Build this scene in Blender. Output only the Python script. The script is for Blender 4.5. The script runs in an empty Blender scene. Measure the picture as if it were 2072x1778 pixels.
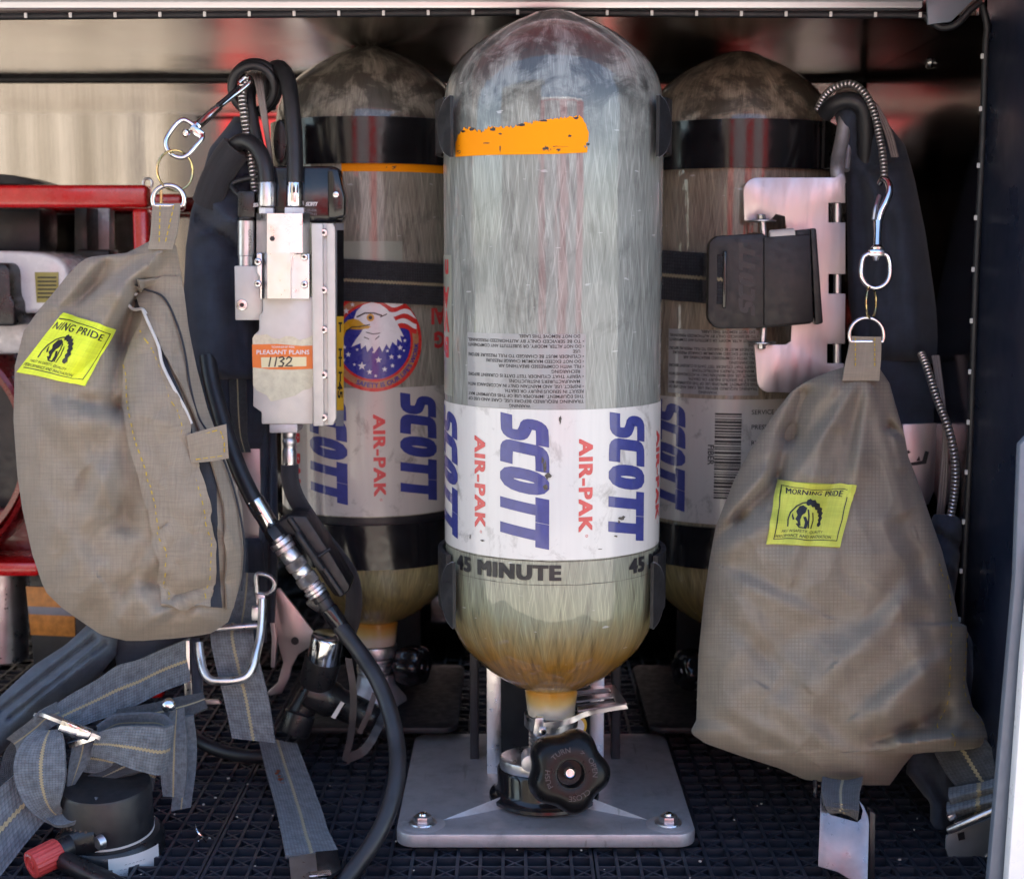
import bpy, bmesh, math, random
from mathutils import Vector, Matrix, noise, geometry

random.seed(7)
R = math.radians
PI = math.pi
scene = bpy.context.scene
COL = scene.collection

# ---------------------------------------------------------------- camera model
# measurements were taken on the photograph scaled to 2072 x 1778
W2, H2, FPX = 1036.0, 889.0, 2900.0
PITCH = math.atan((889 - 524) / FPX)
CP, SP = math.cos(PITCH), math.sin(PITCH)
CAMZ = 0.0


def at(u, v, D):
    """world point that the measured picture point (u, v) has at distance Y = D"""
    xc = (u - W2) / FPX
    yc = -(v - H2) / FPX
    t = D / (CP + yc * SP)
    return Vector((xc * t, D, CAMZ + t * (yc * CP - SP)))


CAMZ = 0.016 - at(1118, 1607, 1.18).z


def zat(v, D):
    return at(W2, v, D).z


def xat(u, D, v=800):
    return at(u, v, D).x


def pxm(px, D):
    return px / FPX * D


# ---------------------------------------------------------------- mesh builder
class MB:
    def __init__(self, *mats):
        self.bm = bmesh.new()
        self.uv = self.bm.loops.layers.uv.new('UVMap')
        self.mats = list(mats)
        self.mi = 0

    def use(self, m):
        if m not in self.mats:
            self.mats.append(m)
        self.mi = self.mats.index(m)
        return self

    def face(self, vs, uvs=None):
        try:
            f = self.bm.faces.new(vs)
        except ValueError:
            return None
        f.material_index = self.mi
        f.smooth = True
        if uvs:
            for l, c in zip(f.loops, uvs):
                l[self.uv].uv = c
        return f

    def grid(self, fn, nu, nv, closed_u=False, uvfn=None, flip=False):
        vs = [[self.bm.verts.new(fn(i, j)) for j in range(nv)] for i in range(nu)]
        for i in range(nu if closed_u else nu - 1):
            i2 = (i + 1) % nu
            for j in range(nv - 1):
                q = [vs[i][j], vs[i2][j], vs[i2][j + 1], vs[i][j + 1]]
                uv = None
                if uvfn:
                    uv = [uvfn(i, j), uvfn(i + 1, j), uvfn(i + 1, j + 1), uvfn(i, j + 1)]
                if flip:
                    q.reverse()
                    if uv:
                        uv.reverse()
                self.face(q, uv)
        return vs

    def add_bm(self, t, M=None):
        if M is not None:
            bmesh.ops.transform(t, matrix=M, verts=t.verts[:])
        mp = {}
        for v in t.verts:
            mp[v] = self.bm.verts.new(v.co)
        for f in t.faces:
            self.face([mp[v] for v in f.verts])
        t.free()

    def box(self, c, s, bevel=0.0, M=None, seg=2):
        t = bmesh.new()
        bmesh.ops.create_cube(t, size=1.0)
        bmesh.ops.scale(t, vec=Vector(s), verts=t.verts[:])
        if bevel > 0:
            bmesh.ops.bevel(t, geom=t.edges[:], offset=bevel, segments=seg, profile=0.5, affect='EDGES')
        MM = Matrix.Translation(Vector(c))
        if M is not None:
            MM = MM @ M.to_4x4()
        self.add_bm(t, MM)
        return self

    def lathe(self, prof, c=(0, 0, 0), M=None, seg=48, a0=0.0, a1=2 * PI, uvs=True):
        """profile (r, z) turned about local z"""
        full = abs((a1 - a0) - 2 * PI) < 1e-6
        n = seg if full else seg + 1
        MM = Matrix.Translation(Vector(c))
        if M is not None:
            MM = MM @ M.to_4x4()
        ln = [0.0]
        for k in range(1, len(prof)):
            ln.append(ln[-1] + math.hypot(prof[k][0] - prof[k - 1][0], prof[k][1] - prof[k - 1][1]))

        def fn(i, j):
            a = a0 + (a1 - a0) * i / seg
            r, z = prof[j]
            r = max(r, 1e-5)
            return MM @ Vector((r * math.cos(a), r * math.sin(a), z))
        rm = max(p[0] for p in prof)

        def uf(i, j):
            return ((a0 + (a1 - a0) * i / seg) * rm, ln[j])
        self.grid(fn, n, len(prof), closed_u=full, uvfn=uf)
        return self

    def cyl(self, p0, p1, r0, r1=None, seg=24, bevel=0.0):
        p0, p1 = Vector(p0), Vector(p1)
        r1 = r0 if r1 is None else r1
        L = (p1 - p0).length
        q = (p1 - p0).to_track_quat('Z', 'Y').to_matrix()
        b = bevel
        if b > 0:
            prof = [(0, 0), (r0 - b, 0), (r0 - .3 * b, .3 * b), (r0, b), (r1, L - b), (r1 - .3 * b, L - .3 * b), (r1 - b, L), (0, L)]
        else:
            prof = [(0, 0), (r0, 0), (r1, L), (0, L)]
        self.lathe(prof, p0, q, seg)
        return self

    def turned(self, p0, p1, prof, seg=28):
        """prof: (fraction of length, radius)"""
        p0, p1 = Vector(p0), Vector(p1)
        L = (p1 - p0).length
        q = (p1 - p0).to_track_quat('Z', 'Y').to_matrix()
        self.lathe([(0, prof[0][0] * L)] + [(r, f * L) for f, r in prof] + [(0, prof[-1][0] * L)], p0, q, seg)
        return self

    def tube(self, pts, r, seg=12, closed=False, smooth=True, n=8, flat=1.0, caps=True, rfn=None):
        pts = [Vector(p) for p in pts]
        P = catmull(pts, n, closed) if smooth else pts
        N = len(P)
        T = []
        for i in range(N):
            if closed:
                d = P[(i + 1) % N] - P[i - 1]
            else:
                d = P[min(i + 1, N - 1)] - P[max(i - 1, 0)]
            T.append(d.normalized())
        up = Vector((0, 0, 1)) if abs(T[0].z) < .9 else Vector((1, 0, 0))
        nrm = T[0].cross(up).normalized()
        frames = []
        for i in range(N):
            nrm = (nrm - T[i] * nrm.dot(T[i]))
            if nrm.length < 1e-6:
                nrm = T[i].orthogonal()
            nrm.normalize()
            frames.append((nrm.copy(), T[i].cross(nrm).normalized()))
        ln = [0.0]
        for i in range(1, N):
            ln.append(ln[-1] + (P[i] - P[i - 1]).length)
        vs = []
        for i in range(N):
            a, b = frames[i]
            rr = r if rfn is None else rfn(i / (N - 1)) * r
            vs.append([self.bm.verts.new(P[i] + a * math.cos(2 * PI * k / seg) * rr + b * math.sin(2 * PI * k / seg) * rr * flat)
                       for k in range(seg)])
        for i in range(N if closed else N - 1):
            i2 = (i + 1) % N
            l2 = ln[i2] if i2 > i else ln[i] + (P[i2] - P[i]).length
            for k in range(seg):
                k2 = (k + 1) % seg
                self.face([vs[i][k], vs[i][k2], vs[i2][k2], vs[i2][k]],
                          [(k / seg, ln[i]), ((k + 1) / seg, ln[i]), ((k + 1) / seg, l2), (k / seg, l2)])
        if not closed and caps:
            self.face(vs[0][::-1])
            self.face(vs[-1])
        return self

    def ribbon(self, A, B, th=0.0016, n=8, m=6, crown=0.0, smooth=True):
        """band between two edge lines, each a list of world points"""
        A = [Vector(p) for p in A]
        B = [Vector(p) for p in B]
        if smooth:
            A, B = catmull(A, n), catmull(B, n)
        N = len(A)
        nr = []
        for i in range(N):
            t = ((A[min(i + 1, N - 1)] - A[max(i - 1, 0)]) + (B[min(i + 1, N - 1)] - B[max(i - 1, 0)])).normalized()
            w = (B[i] - A[i])
            k = w.cross(t)
            if k.length < 1e-9:
                k = Vector((0, -1, 0))
            k.normalize()
            if nr and k.dot(nr[-1]) < 0 and False:
                k = -k
            nr.append(k)
        ln = [0.0]
        for i in range(1, N):
            ln.append(ln[-1] + ((A[i] + B[i]) / 2 - (A[i - 1] + B[i - 1]) / 2).length)
        wd = sum((B[i] - A[i]).length for i in range(N)) / N

        def pt(i, j, side):
            f = j / (m - 1)
            c = crown * (1 - (2 * f - 1) ** 2)
            p_ = A[i].lerp(B[i], f)
            c += .0011 * noise.noise(p_ * 55) + .0007 * noise.noise(p_ * 140) if N > 9 else 0
            return A[i].lerp(B[i], f) + nr[i] * (side * th / 2 + c)
        top = [[self.bm.verts.new(pt(i, j, 1)) for j in range(m)] for i in range(N)]
        bot = [[self.bm.verts.new(pt(i, j, -1)) for j in range(m)] for i in range(N)]

        def uvf(i, j):
            return (j / (m - 1), ln[i] / wd)
        for i in range(N - 1):
            for j in range(m - 1):
                uv = [uvf(i, j), uvf(i + 1, j), uvf(i + 1, j + 1), uvf(i, j + 1)]
                self.face([top[i][j], top[i + 1][j], top[i + 1][j + 1], top[i][j + 1]], uv)
                self.face([bot[i][j], bot[i][j + 1], bot[i + 1][j + 1], bot[i + 1][j]], [uv[0], uv[3], uv[2], uv[1]])
            for j in (0, m - 1):
                uv = [uvf(i, j), uvf(i, j), uvf(i + 1, j), uvf(i + 1, j)]
                q = [top[i][j], bot[i][j], bot[i + 1][j], top[i + 1][j]]
                self.face(q if j == 0 else q[::-1], uv if j == 0 else uv[::-1])
        for i in (0, N - 1):
            for j in range(m - 1):
                q = [top[i][j], top[i][j + 1], bot[i][j + 1], bot[i][j]]
                self.face(q if i == 0 else q[::-1], [uvf(i, j)] * 4)
        return self

    def prism(self, poly, d0, d1, fr, bevel=0.0, seg=2):
        """2-D outline pushed from depth d0 to d1; fr(x, y, d) gives the world point"""
        t = bmesh.new()
        vs = [t.verts.new((p[0], p[1], 0)) for p in poly]
        f = t.faces.new(vs)
        f.normal_update()
        if f.normal.z > 0:
            f.normal_flip()
        r = bmesh.ops.extrude_face_region(t, geom=[f])
        nv = [g for g in r['geom'] if isinstance(g, bmesh.types.BMVert)]
        for v in nv:
            v.co.z = 1.0
        bmesh.ops.recalc_face_normals(t, faces=t.faces[:])
        for v in t.verts:
            v.co = fr(v.co.x, v.co.y, d0 + (d1 - d0) * v.co.z)
        bmesh.ops.recalc_face_normals(t, faces=t.faces[:])
        if bevel > 0:
            bmesh.ops.bevel(t, geom=t.edges[:], offset=bevel, segments=seg, profile=.5, affect='EDGES', clamp_overlap=True)
        big = [f for f in t.faces if len(f.verts) > 4]
        if big:
            bmesh.ops.triangulate(t, faces=big)
        self.add_bm(t)
        return self

    def plate(self, poly, D0, D1, bevel=0.0, seg=2):
        """outline in picture units at distance D0, running back to D1 (parallel to y)"""
        pts = [at(u, v, D0) for u, v in poly]
        return self.prism([(p.x, p.z) for p in pts], D0, D1, lambda x, y, d: Vector((x, d, y)), bevel, seg)

    def shape2d(self, verts, faces, fr, step=None):
        """flat 2-D mesh cut into strips and laid on a surface fr(x, y)"""
        t = bmesh.new()
        vv = [t.verts.new((x, y, 0)) for x, y in verts]
        for f in faces:
            try:
                t.faces.new([vv[i] for i in f])
            except ValueError:
                pass
        if step:
            xs = [v[0] for v in verts]
            a = min(xs) + step
            while a < max(xs):
                bmesh.ops.bisect_plane(t, geom=t.verts[:] + t.edges[:] + t.faces[:], plane_co=(a, 0, 0), plane_no=(1, 0, 0), dist=1e-7)
                a += step
            ys = [v[1] for v in verts]
            a = min(ys) + step
            while a < max(ys):
                bmesh.ops.bisect_plane(t, geom=t.verts[:] + t.edges[:] + t.faces[:], plane_co=(0, a, 0), plane_no=(0, 1, 0), dist=1e-7)
                a += step
        t.normal_update()
        mp = {}
        for v in t.verts:
            mp[v] = self.bm.verts.new(fr(v.co.x, v.co.y))
        for f in t.faces:
            q = [mp[v] for v in f.verts]
            uv = [(v.co.x, v.co.y) for v in f.verts]
            if f.normal.z < 0:
                q.reverse()
                uv.reverse()
            self.face(q, uv)
        t.free()
        return self


def catmull(P, n=8, closed=False):
    if len(P) < 3 and not closed:
        return [P[0].lerp(P[-1], k / n) for k in range(n + 1)]
    out = []
    N = len(P)
    rng = range(N if closed else N - 1)
    for i in rng:
        p1, p2 = P[i], P[(i + 1) % N]
        p0 = P[i - 1] if (closed or i > 0) else p1 * 2 - p2
        p3 = P[(i + 2) % N] if (closed or i + 2 < N) else p2 * 2 - p1
        for k in range(n):
            t = k / n
            out.append(0.5 * ((2 * p1) + (p2 - p0) * t + (2 * p0 - 5 * p1 + 4 * p2 - p3) * t * t + (3 * p1 - p0 - 3 * p2 + p3) * t ** 3))
    if not closed:
        out.append(P[-1].copy())
    return out


# ---------------------------------------------------------------- object helpers
WLOC = {}


def obj(name, mb, parent=None, sharp=38):
    me = bpy.data.meshes.new(name)
    bm = mb.bm
    bmesh.ops.recalc_face_normals(bm, faces=bm.faces[:]) if getattr(mb, 'recalc', False) else None
    co = [v.co for v in bm.verts]
    lo = Vector((min(c.x for c in co), min(c.y for c in co), min(c.z for c in co)))
    hi = Vector((max(c.x for c in co), max(c.y for c in co), max(c.z for c in co)))
    c = (lo + hi) / 2
    for v in bm.verts:
        v.co -= c
    bm.to_mesh(me)
    bm.free()
    for m in mb.mats:
        me.materials.append(m)
    me.set_sharp_from_angle(angle=R(sharp))
    o = bpy.data.objects.new(name, me)
    COL.objects.link(o)
    base = Vector((0, 0, 0))
    if parent is not None:
        o.parent = parent
        base = WLOC[parent.name]
    o.location = c - base
    WLOC[o.name] = c
    return o


def tag(o, label=None, cat=None, group=None, kind=None):
    if label:
        o['label'] = label
    if cat:
        o['category'] = cat
    if group:
        o['group'] = group
    if kind:
        o['kind'] = kind
    return o


def thing(name, loc, label, cat, group=None):
    o = bpy.data.objects.new(name, None)
    o.empty_display_size = .02
    COL.objects.link(o)
    o.location = loc
    WLOC[o.name] = Vector(loc)
    return tag(o, label, cat, group)


def struct(name, mb, sharp=38):
    o = obj(name, mb, None, sharp)
    o['kind'] = 'structure'
    return o


# ---------------------------------------------------------------- lettering
_tc = {}


def text2d(s, size=1.0, bold=0.0, align='LEFT', spacing=1.0, shear=0.0):
    key = (s, bold, align, spacing, shear)
    if key not in _tc:
        cu = bpy.data.curves.new('lettering', 'FONT')
        cu.body = s
        cu.size = 1.0
        cu.offset = bold
        cu.align_x = align
        cu.space_character = spacing
        cu.shear = shear
        cu.resolution_u = 3
        ob = bpy.data.objects.new('lettering', cu)
        COL.objects.link(ob)
        bpy.context.view_layer.update()
        dg = bpy.context.evaluated_depsgraph_get()
        me = bpy.data.meshes.new_from_object(ob.evaluated_get(dg))
        vs = [(v.co.x, v.co.y) for v in me.vertices]
        fs = [tuple(p.vertices) for p in me.polygons]
        bpy.data.objects.remove(ob)
        bpy.data.curves.remove(cu)
        bpy.data.meshes.remove(me)
        _tc[key] = (vs, fs)
    vs, fs = _tc[key]
    return [(x * size, y * size) for x, y in vs], fs


def bounds(vs):
    return min(v[0] for v in vs), max(v[0] for v in vs), min(v[1] for v in vs), max(v[1] for v in vs)


def fit(vf, x0, x1, y0, y1):
    """stretch a flat shape to a box"""
    vs, fs = vf
    a, b, c, d = bounds(vs)
    return [(x0 + (x - a) / (b - a) * (x1 - x0), y0 + (y - c) / (d - c) * (y1 - y0)) for x, y in vs], fs


def polyfill(poly):
    tris = geometry.tessellate_polygon([[Vector((p[0], p[1], 0)) for p in poly]])
    return list(poly), [tuple(t) for t in tris]


def merge(*vfs):
    V, Fs = [], []
    for vs, fs in vfs:
        n = len(V)
        V += vs
        Fs += [tuple(i + n for i in f) for f in fs]
    return V, Fs


def stroke(pts, w, closed=False):
    """thick flat line with mitred corners"""
    n = len(pts)
    V, Fs = [], []
    for i in range(n):
        p = Vector(pts[i])
        if closed or 0 < i < n - 1:
            d0 = (p - Vector(pts[i - 1])).normalized()
            d1 = (Vector(pts[(i + 1) % n]) - p).normalized()
        elif i == 0:
            d0 = d1 = (Vector(pts[1]) - p).normalized()
        else:
            d0 = d1 = (p - Vector(pts[i - 1])).normalized()
        t = (d0 + d1)
        t = t.normalized() if t.length > 1e-6 else d0
        nn = Vector((-t.y, t.x))
        c = max(.45, nn.dot(Vector((-d0.y, d0.x))))
        V.append(tuple(p + nn * w / 2 / c))
        V.append(tuple(p - nn * w / 2 / c))
    for i in range(n if closed else n - 1):
        j = (i + 1) % n
        Fs.append((2 * i, 2 * i + 1, 2 * j + 1, 2 * j))
    return V, Fs


def rotxy(vf, a, dx=0, dy=0):
    c, s = math.cos(a), math.sin(a)
    return [(x * c - y * s + dx, x * s + y * c + dy) for x, y in vf[0]], vf[1]


def soften(pts, n=2, closed=False):
    for _ in range(n):
        out = [] if closed else [pts[0]]
        m = len(pts)
        for i in range(m if closed else m - 1):
            a, b = pts[i], pts[(i + 1) % m]
            out.append((a[0] * .75 + b[0] * .25, a[1] * .75 + b[1] * .25))
            out.append((a[0] * .25 + b[0] * .75, a[1] * .25 + b[1] * .75))
        if not closed:
            out.append(pts[-1])
        pts = out
    return pts


def logo_letters():
    """five heavy slanted squared letters"""
    w = .27
    S = stroke(soften([(.60, .865), (.36, .865), (.135, .85), (.125, .56), (.30, .52), (.455, .44), (.455, .15), (.24, .135), (0, .135)]), w * .93)
    Cc = stroke(soften([(.62, .865), (.40, .865), (.135, .85), (.135, .60), (.135, .40), (.135, .15), (.36, .135), (.58, .135)]), w)
    O = stroke(soften([(.135, .135), (.135, .865), (.46, .865), (.46, .135)], 2, True), w, True)
    T = merge(stroke([(0, .865), (.60, .865)], w), stroke([(.31, .73), (.31, 0)], .26))
    out = []
    x = 0
    for L, adv in ((S, .60), (Cc, .62), (O, .63), (T, .61), (T, .62)):
        out.append(([(a + x, b) for a, b in L[0]], L[1]))
        x += adv
    V, Fs = merge(*out)
    V = [(a + .22 * b, b) for a, b in V]
    return V, Fs

# ================================================================ materials
class NT:
    def __init__(self, name):
        self.m = bpy.data.materials.new(name)
        self.m.use_nodes = True
        self.nt = self.m.node_tree
        self.b = self.nt.nodes['Principled BSDF']
        self.tc = None

    def n(self, t, **kw):
        x = self.nt.nodes.new(t)
        for k, v in kw.items():
            if k in x.inputs.keys():
                x.inputs[k].default_value = v
            else:
                setattr(x, k, v)
        return x

    def l(self, a, b):
        self.nt.links.new(a, b)

    def coord(self, kind='Object', scale=(1, 1, 1), rot=(0, 0, 0), loc=(0, 0, 0)):
        if self.tc is None:
            self.tc = self.n('ShaderNodeTexCoord')
        mp = self.n('ShaderNodeMapping')
        mp.inputs['Scale'].default_value = scale
        mp.inputs['Rotation'].default_value = rot
        mp.inputs['Location'].default_value = loc
        self.l(self.tc.outputs[kind], mp.inputs['Vector'])
        return mp.outputs['Vector']

    def noise(self, vec, scale, detail=4, rough=.55, dist=0.0):
        x = self.n('ShaderNodeTexNoise')
        x.inputs['Scale'].default_value = scale
        x.inputs['Detail'].default_value = detail
        x.inputs['Roughness'].default_value = rough
        x.inputs['Distortion'].default_value = dist
        self.l(vec, x.inputs['Vector'])
        return x.outputs['Fac']

    def ramp(self, fac, stops, interp='LINEAR'):
        x = self.n('ShaderNodeValToRGB')
        cr = x.color_ramp
        cr.interpolation = interp
        while len(cr.elements) < len(stops):
            cr.elements.new(.5)
        for e, (p, c) in zip(cr.elements, stops):
            e.position = p
            e.color = (c, c, c, 1) if isinstance(c, (int, float)) else (*c, 1)
        self.l(fac, x.inputs['Fac'])
        return x.outputs['Color']

    def mix(self, fac, a, b, mode='MIX'):
        x = self.n('ShaderNodeMix', data_type='RGBA', blend_type=mode)
        for s, val in ((x.inputs[0], fac), (x.inputs[6], a), (x.inputs[7], b)):
            if isinstance(val, (int, float)):
                s.default_value = val
            elif isinstance(val, tuple):
                s.default_value = (*val, 1)
            else:
                self.l(val, s)
        return x.outputs[2]

    def math(self, op, a, b=0.0, c=None):
        x = self.n('ShaderNodeMath', operation=op)
        for s, val in zip(x.inputs, (a, b, c)):
            if val is None:
                continue
            if isinstance(val, (int, float)):
                s.default_value = val
            else:
                self.l(val, s)
        return x.outputs[0]

    def sep(self, vec):
        x = self.n('ShaderNodeSeparateXYZ')
        self.l(vec, x.inputs[0])
        return x.outputs

    def bump(self, h, strength, dist=.001, into='Normal', prev=None):
        x = self.n('ShaderNodeBump')
        x.inputs['Strength'].default_value = strength
        x.inputs['Distance'].default_value = dist
        self.l(h, x.inputs['Height'])
        if prev is not None:
            self.l(prev, x.inputs['Normal'])
        if into:
            self.l(x.outputs[0], self.b.inputs[into])
        return x.outputs[0]

    def set(self, **kw):
        for k, v in kw.items():
            s = self.b.inputs[k.replace('_', ' ')]
            if isinstance(v, tuple) and len(v) == 3:
                v = (*v, 1)
            if hasattr(v, 'links'):
                self.l(v, s)
            else:
                s.default_value = v
        return self


def simple(name, col, rough=.5, metal=0.0, var=.25, vscale=60, bump=.1, bscale=400, coat=0.0, rvar=.12, aniso=None):
    k = NT(name)
    vec = k.coord('Object', aniso or (1, 1, 1))
    f = k.noise(vec, vscale, 5)
    d = tuple(c * (1 - var) for c in col)
    l = tuple(min(1, c * (1 + var)) for c in col)
    k.set(Base_Color=k.ramp(f, [(.3, d), (.7, l)]), Metallic=metal)
    f2 = k.noise(vec, vscale * 2.3, 4)
    k.set(Roughness=k.ramp(f2, [(.3, max(.02, rough - rvar)), (.7, min(1, rough + rvar))]))
    if bump:
        k.bump(k.noise(vec, bscale, 3), bump, .0006)
    if coat:
        k.set(Coat_Weight=coat, Coat_Roughness=.06)
    return k.m


M = {}
M['black_plastic'] = simple('black plastic', (.012, .012, .014), .34, var=.3, bump=.08, bscale=900)
M['black_gloss'] = simple('glossy black plastic', (.010, .010, .012), .16, var=.3, bump=.03, bscale=200, rvar=.07)
M['black_rubber'] = simple('black rubber hose', (.016, .016, .019), .42, var=.3, bump=.06, bscale=1200, rvar=.08)
M['black_satin'] = simple('satin black paint', (.014, .015, .018), .45, var=.3, bump=.15, bscale=1500)
M['pad_grey'] = simple('grey rubber pad', (.045, .048, .055), .36, var=.3, bump=.1)
M['steel'] = simple('polished steel', (.74, .74, .75), .16, 1.0, var=.08, bump=.04, bscale=300)
M['steel_dull'] = simple('dull steel', (.58, .58, .60), .36, 1.0, var=.12, bump=.1, bscale=700)
M['brass'] = simple('brass key ring', (.62, .50, .24), .25, 1.0, var=.12, bump=.05)
M['alu'] = simple('machined aluminium', (.80, .80, .80), .36, 1.0, var=.06, bump=.08, bscale=900)
M['alu_cream'] = simple('anodised aluminium', (.62, .605, .57), .45, .25, var=.06, bump=.08, bscale=900)
M['alu_cast'] = simple('cast aluminium', (.46, .46, .49), .5, .7, var=.16, vscale=90, bump=.35, bscale=1400)
M['plate_pink'] = simple('brushed back plate', (.52, .46, .47), .42, .9, var=.08, vscale=40, bump=.12, bscale=600, aniso=(1, 1, .15))
M['red_paint'] = simple('red gloss paint', (.50, .006, .008), .28, var=.12, bump=.05, bscale=90, coat=.6)
M['red_dark'] = simple('dark red painted shroud', (.16, .004, .006), .3, var=.2, bump=.05, coat=.5)
M['white_plastic'] = simple('white painted tank', (.72, .72, .75), .25, var=.04, bump=.04, coat=.5)
M['grey_plastic'] = simple('grey housing', (.22, .22, .24), .5, var=.15)
M['red_knob'] = simple('faded red plastic', (.50, .055, .05), .42, var=.15, vscale=200, bump=.15, bscale=500)
M['yellow_label'] = simple('yellow label', (.60, .36, .03), .4, var=.12, bump=.03)
M['ink'] = simple('black print', (.015, .015, .018), .45, var=.3, bump=0)
M['ink_white'] = simple('white print', (.62, .62, .64), .45, var=.08, bump=0)
M['paper'] = simple('white paper label', (.70, .70, .70), .5, var=.06, bump=.08, bscale=300)
M['orange_label'] = simple('orange label', (.80, .20, .03), .4, var=.08, bump=.08, bscale=200, coat=.3)
M['orange_box'] = simple('orange carton label', (.50, .20, .04), .4, var=.3, vscale=120)
M['stitch'] = simple('yellow thread', (.46, .33, .04), .8, var=.2, vscale=600, bump=0)
M['tan_edge'] = simple('pale fabric edge', (.55, .54, .52), .85, var=.1, bump=0)
M['tan_thread'] = simple('tan thread', (.40, .34, .22), .9, var=.15, vscale=500)
M['gray_cable'] = simple('grey cable', (.20, .17, .16), .45, var=.15)
M['glass_amber'] = simple('aged resin', (.52, .33, .10), .3, var=.25, vscale=50, bump=.05, coat=.7)
M['screw'] = simple('zinc screw', (.70, .70, .72), .22, 1.0, var=.1)
M['wheel_ink'] = simple('worn white print', (.032, .032, .036), .4, var=.3)
M['seal'] = simple('black rubber seal', (.008, .008, .010), .55, var=.3, bump=.3, bscale=300)
M['frame_alu'] = simple('anodised frame rail', (.66, .67, .70), .38, .85, var=.06, vscale=15, bump=.06, aniso=(.1, 1, 1))
M['jamb'] = simple('dark blue painted jamb', (.008, .012, .026), .34, var=.2, vscale=8, bump=0, coat=0)
M['jamb_edge'] = simple('pale grey edge trim', (.15, .18, .225), .4, .1, var=.05, bump=.03)
M['jamb_white'] = simple('white edge strip', (.86, .87, .86), .35, var=.03, bump=.02)
M['mat'] = simple('dark mat plastic', (.018, .021, .031), .45, var=.3, vscale=30, bump=.3, bscale=1500)
M['logo_blue'] = simple('blue print', (.035, .045, .22), .4, var=.12, vscale=150, bump=0, coat=.6)
M['logo_red'] = simple('red print', (.55, .035, .04), .4, var=.12, vscale=150, bump=0, coat=.6)
M['st_red'] = simple('red sticker print', (.60, .035, .03), .3, var=.06, bump=0, coat=.5)
M['st_blue'] = simple('blue sticker print', (.03, .035, .30), .3, var=.06, bump=0, coat=.5)
M['st_white'] = simple('white sticker print', (.80, .80, .82), .3, var=.03, bump=0, coat=.5)
M['st_tan'] = simple('tan sticker print', (.45, .22, .11), .3, var=.06, bump=0, coat=.5)
M['st_yellow'] = simple('yellow sticker print', (.65, .36, .02), .3, var=.06, bump=0, coat=.5)


def stainless(name, col, rough, axis=2, dark=1.0):
    k = NT(name)
    sc = [60, 60, 60]
    sc[axis] = 1.2
    vec = k.coord('Object', tuple(sc))
    f = k.noise(vec, 6, 4, .6)
    k.set(Base_Color=k.ramp(f, [(.3, tuple(c * .82 for c in col)), (.7, col)]), Metallic=1.0)
    f2 = k.noise(k.coord('Object', (2, 2, 2)), 2.5, 4)
    k.set(Roughness=k.ramp(f2, [(.3, rough * .7), (.7, rough * 1.5)]))
    h = k.noise(vec, 22, 3)
    w = k.noise(k.coord('Object', (9, 9, .8) if axis == 2 else (.8, 9, 9)), 1.0, 2)
    b0 = k.bump(w, .06, .004, into=None)
    k.bump(h, .02, .0002, prev=b0)
    return k.m


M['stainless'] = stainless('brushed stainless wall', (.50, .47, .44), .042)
M['stainless_side'] = stainless('shade tinted stainless side', (.20, .17, .17), .15)  # same steel, its dim reddish reflections painted into a darker base
M['stainless_top'] = stainless('brushed stainless ceiling', (.58, .54, .52), .17, axis=0)


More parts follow.
